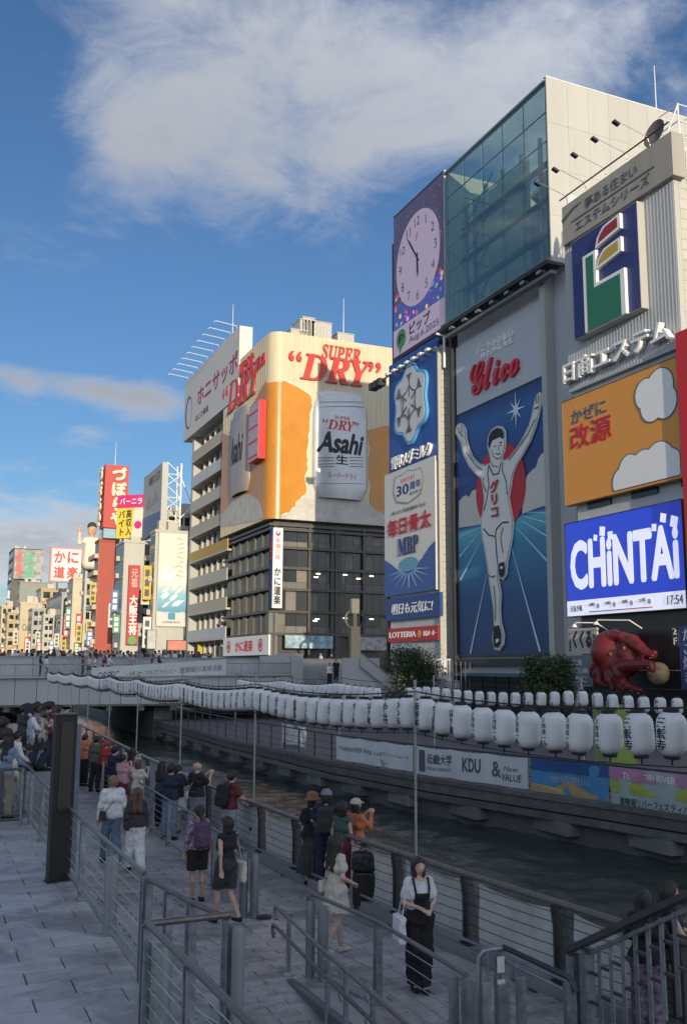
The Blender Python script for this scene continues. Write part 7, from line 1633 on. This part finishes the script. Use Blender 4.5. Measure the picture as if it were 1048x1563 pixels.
    if 'face' in extras:
        for s in (1, -1): add('eye', [(V3(s*.026,-.0865,1.598), V3(s*.042,-.083,1.598), .0075, .006)], .004, 'dark', h=.005); add('eyebrow', [(V3(s*.022,-.094,1.619), V3(s*.048,-.084,1.621), .005, .004)], .003, 'dark', h=.005)
        add('lips', [(V3(-.016,-.094,1.536), V3(.016,-.094,1.536), .007, .007)], .003, 'lips', h=.005)
    _pm[key] = out; return out
def person(label, loc, rz, h=1.65, pose='down', legs='stand', fem=True, top=('tee','white'), bottom=('trousers','black'), hair=('long','dark_brown'), extras=(), shoe='black', bag='black', hat='grey', skin=0, res=.02, lean=0.0, group=None):
    o = empty('person', loc, rz); s = h/1.705; o.scale = (s*(1 if fem else 1.04), s*(1 if fem else 1.04), s); tag(o, label, 'person', group)
    mats = {'skin': SKINS[skin], 'top': cm(top[1]), 'bottom': cm(bottom[1]), 'hair': hm(hair[1]), 'shoe': cm(shoe), 'bag': cm(bag), 'hat': cm(hat), 'phone': M_black, 'dark': M_black, 'lips': mat('lip', (.36,.12,.11), .5, var=0)}
    last = {}
    for nm, me, slot in person_meshes(pose, legs, fem, top[0], bottom[0], hair[0], extras, res, lean):
        host = o
        if nm == 'strap': host = last.get('bag', last.get('bib', o)) if slot == 'bag' else last.get('bib', o)
        if nm in ('eye', 'eyebrow', 'lips'): host = last['body']
        q = link(nm, me, mats[slot], host); last[nm] = q
        if nm in ('backpack', 'tote_bag', 'shoulder_bag'): last['bag'] = q
    return o
def at(px, py, z=0.004): p = U(px, py, Z=z); return Vector((p.x, p.y, z))
def facing(dx, dy): return math.atan2(dx, -dy)      # rz so that the figure (front -Y) looks along (dx, dy)
FI = .0135
person('young woman in white tee and black pinafore holding a phone and white tote', at(640, 1513), facing(-.15, -1), 1.62, 'phone', 'cross', True, ('overall','white'), ('wide','black'), ('bob','dark_brown'), ('tote','phone','face'), 'black', 'white', skin=2, res=.0115)
person('woman in mauve patterned top with large backpack, seen from behind', at(300, 1376), facing(-.1, 1), 1.62, 'down', 'stand', True, ('long','mauve'), ('shorts','black'), ('tail','dark_brown'), ('backpack',), 'charcoal', 'purple', res=FI)
person('woman in black sleeveless top and shorts with white tote, walking away', at(343, 1410), facing(-.5, 1), 1.64, 'swing', 'walk', True, ('tank','black'), ('shorts','charcoal'), ('bob','dark_brown'), ('tote',), 'black', 'cream', res=FI)
person('man in white shirt and jeans with a dark shoulder bag walking away', at(168, 1318), facing(-.1, 1), 1.76, 'carry', 'walk', False, ('long','white'), ('trousers','denim'), ('short','tan_hair'), ('sling',), 'charcoal', 'charcoal', res=FI)
person('woman with long brown hair, dark jacket and white trousers walking away', at(205, 1331), facing(.05, 1), 1.62, 'down', 'walk', True, ('long','charcoal'), ('wide','white'), ('long','brown'), ('sling',), 'black', 'charcoal', res=FI)
person('man in maroon tee with black backpack leaning on the river railing', (6.55, 21.3, .004), facing(1, .35), 1.74, 'rail', 'wide', False, ('tee','maroon'), ('trousers','light_denim'), ('short','dark_brown'), ('backpack',), 'white', 'black', res=FI, lean=.12)
person('bald man in black tee with a shoulder bag at the river railing', (6.35, 23.3, .004), facing(1, .5), 1.76, 'photo', 'stand', False, ('tee','black'), ('shorts','grey'), ('none','black'), ('sling',), 'charcoal', 'white', res=FI)
person('woman in black patterned long dress and straw hat near the suitcase', at(475, 1350), facing(.6, 1), 1.62, 'rail', 'stand', True, ('tee','black'), ('longskirt','charcoal'), ('hat','dark_brown'), (), 'black', 'black', 'tan_hair', res=FI)
person('man in navy with grey cap and black backpack facing the water', at(497, 1356), facing(.5, 1), 1.76, 'rail', 'stand', False, ('tee','navy'), ('trousers','navy'), ('cap','dark_brown'), ('backpack',), 'black', 'charcoal', 'grey', res=FI)
person('short-haired woman in dark green sleeveless top beside the capped man', at(522, 1372), facing(.9, .5), 1.66, 'down', 'stand', True, ('tank','green'), ('trousers','maroon'), ('bob','dark_brown'), (), 'black', skin=1, res=FI)
person('woman in orange top and beige cap looking over the river railing', at(543, 1366), facing(1, .45), 1.66, 'photo', 'stand', True, ('long','orange'), ('trousers','black'), ('cap','dark_brown'), (), 'charcoal', 'black', 'beige', res=FI)
person('woman in short cream dress with long brown hair walking past the railing', at(512, 1458), facing(.75, .15), 1.64, 'carry', 'walk', True, ('dress','cream'), ('none','cream'), ('long','dark_brown'), ('sling',), 'cream', 'cream', skin=2, res=.0115)
person('woman with straight black hair, black top and mauve trousers behind the stair railing', U(982, 1363, Z=1.58)-Vector((0,0,1.576)), facing(.9, .6), 1.6, 'rail', 'stand', True, ('long','black'), ('wide','mauve'), ('long','black'), (), 'black', res=FI)
person('woman in black sleeveless top turning right behind the stair railing', U(1020, 1350, Z=1.62)-Vector((0,0,1.616)), facing(.8, -.55), 1.64, 'rail', 'stand', True, ('tank','black'), ('longskirt','grey'), ('long','dark_brown'), ('face',), 'black', skin=2, res=FI)
# knots of people farther along the walk
grp = [('woman in dark jacket at the railing, left of the bald man', 248, 1162, 1.62, True, 'long', 'charcoal', 'trousers', 'black', 'long', 'dark_brown', 'rail'), ('man in navy jacket at the railing, left of the bald man', 262, 1166, 1.74, False, 'long', 'navy', 'trousers', 'denim', 'short', 'black', 'photo'), ('woman in black with white skirt beside the navy jacket man', 272, 1168, 1.62, True, 'tee', 'black', 'skirt', 'white', 'bob', 'black', 'rail'),
       ('man in orange red jacket in the knot right of the pillar', 131, 1121, 1.72, False, 'long', 'orange', 'trousers', 'black', 'short', 'black', 'photo'), ('man in olive coat in the knot right of the pillar', 148, 1124, 1.76, False, 'long', 'olive', 'trousers', 'charcoal', 'short', 'black', 'down'), ('person in bright red hood in the knot right of the pillar', 163, 1130, 1.66, True, 'long', 'red', 'trousers', 'black', 'short', 'red', 'photo'), ('man in navy shirt in the knot right of the pillar', 176, 1139, 1.74, False, 'tee', 'navy', 'trousers', 'denim', 'short', 'black', 'photo'),
       ('woman in pink red blouse in the knot right of the pillar', 188, 1152, 1.60, True, 'long', 'pink', 'skirt', 'maroon', 'bun', 'dark_brown', 'photo'), ('woman in beige coat raising a phone in the knot', 203, 1142, 1.64, True, 'long', 'beige', 'trousers', 'khaki', 'long', 'dark_brown', 'photo'), ('woman in cream shirt in front of the knot of people', 212, 1160, 1.58, True, 'tee', 'cream', 'wide', 'beige', 'bob', 'brown', 'photo')]
for k, (lab, px_, py_, h_, fem, tp, tc_, bt, bc, hr_, hc, ps) in enumerate(grp):
    p = U(px_, py_, Z=h_); person(lab, (p.x, p.y, .004), facing(.8, .6+.2*(k % 3)), h_, ps, ('stand', 'wide', 'cross')[k % 3], fem, (tp, tc_), (bt, bc), (hr_, hc), ('phone',) if ps == 'photo' else (), 'black', skin=k % 3, res=.021)
tops = ['black', 'white', 'light_denim', 'grey', 'white', 'maroon', 'olive', 'beige', 'mauve', 'white', 'charcoal', 'denim', 'cream', 'pink', 'khaki']
rngp = random.Random(33)
VAR = [('photo', 'stand', False, 'tee', 'trousers', 'short'), ('down', 'stand', True, 'long', 'trousers', 'long'), ('photo', 'wide', True, 'tee', 'skirt', 'bob'), ('rail', 'stand', False, 'long', 'trousers', 'short'), ('strap', 'walk', True, 'tee', 'wide', 'tail')]
crowd = [(14, 1106), (4, 1092), (30, 1098), (44, 1110), (22, 1118), (36, 1120), (52, 1104), (60, 1112), (68, 1108), (10, 1128), (48, 1124), (28, 1132), (66, 1126), (2, 1112), (76, 1116), (58, 1130), (40, 1140), (16, 1146), (72, 1140), (-6, 1124), (84, 1122), (94, 1126), (8, 1100)]
def zs(y): return .70 if y < 23.6 else .70+.16*min(7, int((y-23.6)/.95)+1)
bst = empty('bank_steps', (0, 25, .7)); tag(bst, kind='structure')
for k in range(7): MB().box(Vector((-9, 23.6+k*.95, (.705 if k < 3 else .02)))-bst.location, Vector((2.2 if k < 3 else 3.7, 40 if k == 6 else 23.6+(k+1)*.95-.004, .70+.16*(k+1)))-bst.location).build('step', M_conc, bst)
def on_steps(px_, py_, h_):
    best = None
    for y in np.arange(23.2 if px_ < 32 else 26.8, 38, .1):
        p = U(px_, py_, Y=y); e = abs(p.z-(zs(y)+h_))
        if best is None or e < best[0]-.004: best = (e, p.x, y)
    return Vector((min(best[1], 2.0 if best[2] < 26.5 else 3.5), best[2], zs(best[2])+.003))
ck = 0
for (px_, py_) in sorted(crowd):
    v = VAR[ck % 5]; h_ = rngp.uniform(1.60, 1.78); p = on_steps(px_, py_, h_); c1, c2 = tops[(ck*7) % 15], ['black', 'denim', 'charcoal', 'khaki', 'navy'][ck % 5]
    person('%s in %s top and %s %s in the steps crowd, %s from the left' % ('woman' if v[2] else 'man', c1, c2, v[4].replace('wide', 'trousers'), nth(ck+1)), p, facing(rngp.uniform(.3, 1), rngp.uniform(-.2, 1)), h_, v[0], v[1], v[2], (v[3], c1), (v[4], c2), (v[5], rngp.choice(['black', 'dark_brown', 'dark_brown', 'brown'])), (), 'black', skin=ck % 3, res=.022, group='crowd on the steps left of the pillar'); ck += 1
person('man in grey olive jacket and khaki trousers right by the pillar', on_steps(54, 1140, 1.76), facing(.5, 1), 1.76, 'photo', 'stand', False, ('long','olive'), ('trousers','khaki'), ('short','black'), (), 'black', res=.018)
person('man in white shirt with dark strap bag bending at the terrace railing', on_steps(26, 1122, 1.62), facing(.9, .4), 1.7, 'rail', 'wide', False, ('long','white'), ('trousers','black'), ('short','black'), ('sling',), 'black', res=.018, lean=.35)
# strollers on the bridge: lower ramp walk and upper deck
low = [64, 72, 128, 137, 145, 158, 165, 196, 206, 233, 241]
for k, px_ in enumerate(low):
    v = VAR[(k*2+1) % 5]; p = U(px_, 1008+(k % 3)*2, Y=YB+2.2); h_ = rngp.uniform(1.6, 1.75)
    zf = fascia_z(p.x)-.06; person('person in %s on the lower bridge walk behind the railing, %s from the left' % (tops[(k*4) % 15], (ordn+['eleventh'])[k]), (p.x, YB+2.2+rngp.uniform(-.6, .6), zf), facing(rngp.choice([-1, 1]), rngp.uniform(-.6, .2)), h_, 'down' if k % 2 else 'rail', v[1], v[2], (v[3], tops[(k*4) % 15]), (v[4], 'black'), (v[5], 'black'), (), 'black', skin=k % 3, res=.03, group='strollers on the lower bridge walk')
for k in range(74):
    px_ = -8+k*4.9+rngp.uniform(-2.5, 2.5) if k < 70 else rngp.uniform(440, 540); v = VAR[(k*3+2) % 5]; Y_ = YB+5.4+rngp.uniform(0, 5.5); p = U(px_, 995, Y=Y_); h_ = rngp.uniform(1.55, 1.8); c1 = tops[(k*11+3) % 15]
    person('pedestrian in %s on the upper bridge deck, %s from the left' % (c1, nth(k+1)), (p.x, Y_, 3.553), facing(rngp.uniform(-1, 1), rngp.uniform(-1, 1)), h_, 'down' if k % 3 else 'strap', v[1], v[2], (v[3], c1), (v[4], ['black', 'denim', 'charcoal'][k % 3]), (v[5], rngp.choice(['black', 'dark_brown', 'brown'])), (), 'black', skin=k % 3, res=.03, group='crowd on the upper bridge deck')
# two people on the bank stairs
for k, (px_, py_) in enumerate(((503, 1012), (513, 1006))):
    p = U(px_, py_, Y=68); person(['person in white on the far bank stairs', 'person in black on the far bank stairs'][k], (p.x, 68, max(.9, p.z-1.68)), facing(-.3, -1), 1.68, 'down', 'stand', k == 0, ('tee', ['white', 'black'][k]), ('trousers', 'black'), ('short', 'black'), (), 'black', res=.03)

# suitcases by the orange-top woman
sp = at(557, 1386)
sc_ = empty('suitcase', sp, R(-28)); tag(sc_, 'black upright suitcase standing by the river railing', 'suitcase')
M_case = mat('case_black', (.016, .016, .018), .42, var=.25, scale=8)
bevel(MB().box((-.21, -.13, .06), (.21, .13, .60)).build('shell', M_case, sc_), .035, 3)
for x in (-.16, .16):
    for y in (-.09, .09): MB().tube([(x, y-.015, .03), (x, y+.015, .03)], .03, 10).build('wheel', M_black, sc_)
    MB().tube([(x*.6, .11, .55), (x*.6, .11, 1.02)], .009, 6).build('handle_tube', M_steel, sc_)
MB().tube([(-.11, .11, 1.02), (.11, .11, 1.02)], .016, 8).build('grip', M_black, sc_)
for z in (.18, .33, .48): MB().box((-.215, -.10, z), (-.2105, .10, z+.02)).build('rib', M_black, sc_)
db_ = empty('duffel_bag', sp+Vector((0, 0, .602)), R(-28)); tag(db_, 'black travel bag resting on top of the suitcase', 'bag')
link('bag_body', field_mesh('bag_body', [rbox((0, 0, .16), .23, .14, .16, .06)], .02, .02, lambda P, V: V+folds(P, .005)), M_case, db_); MB().tube([(-.09, 0, .31), (-.07, 0, .40), (.07, 0, .40), (.09, 0, .31)], .012, 6).build('handle', M_black, db_)
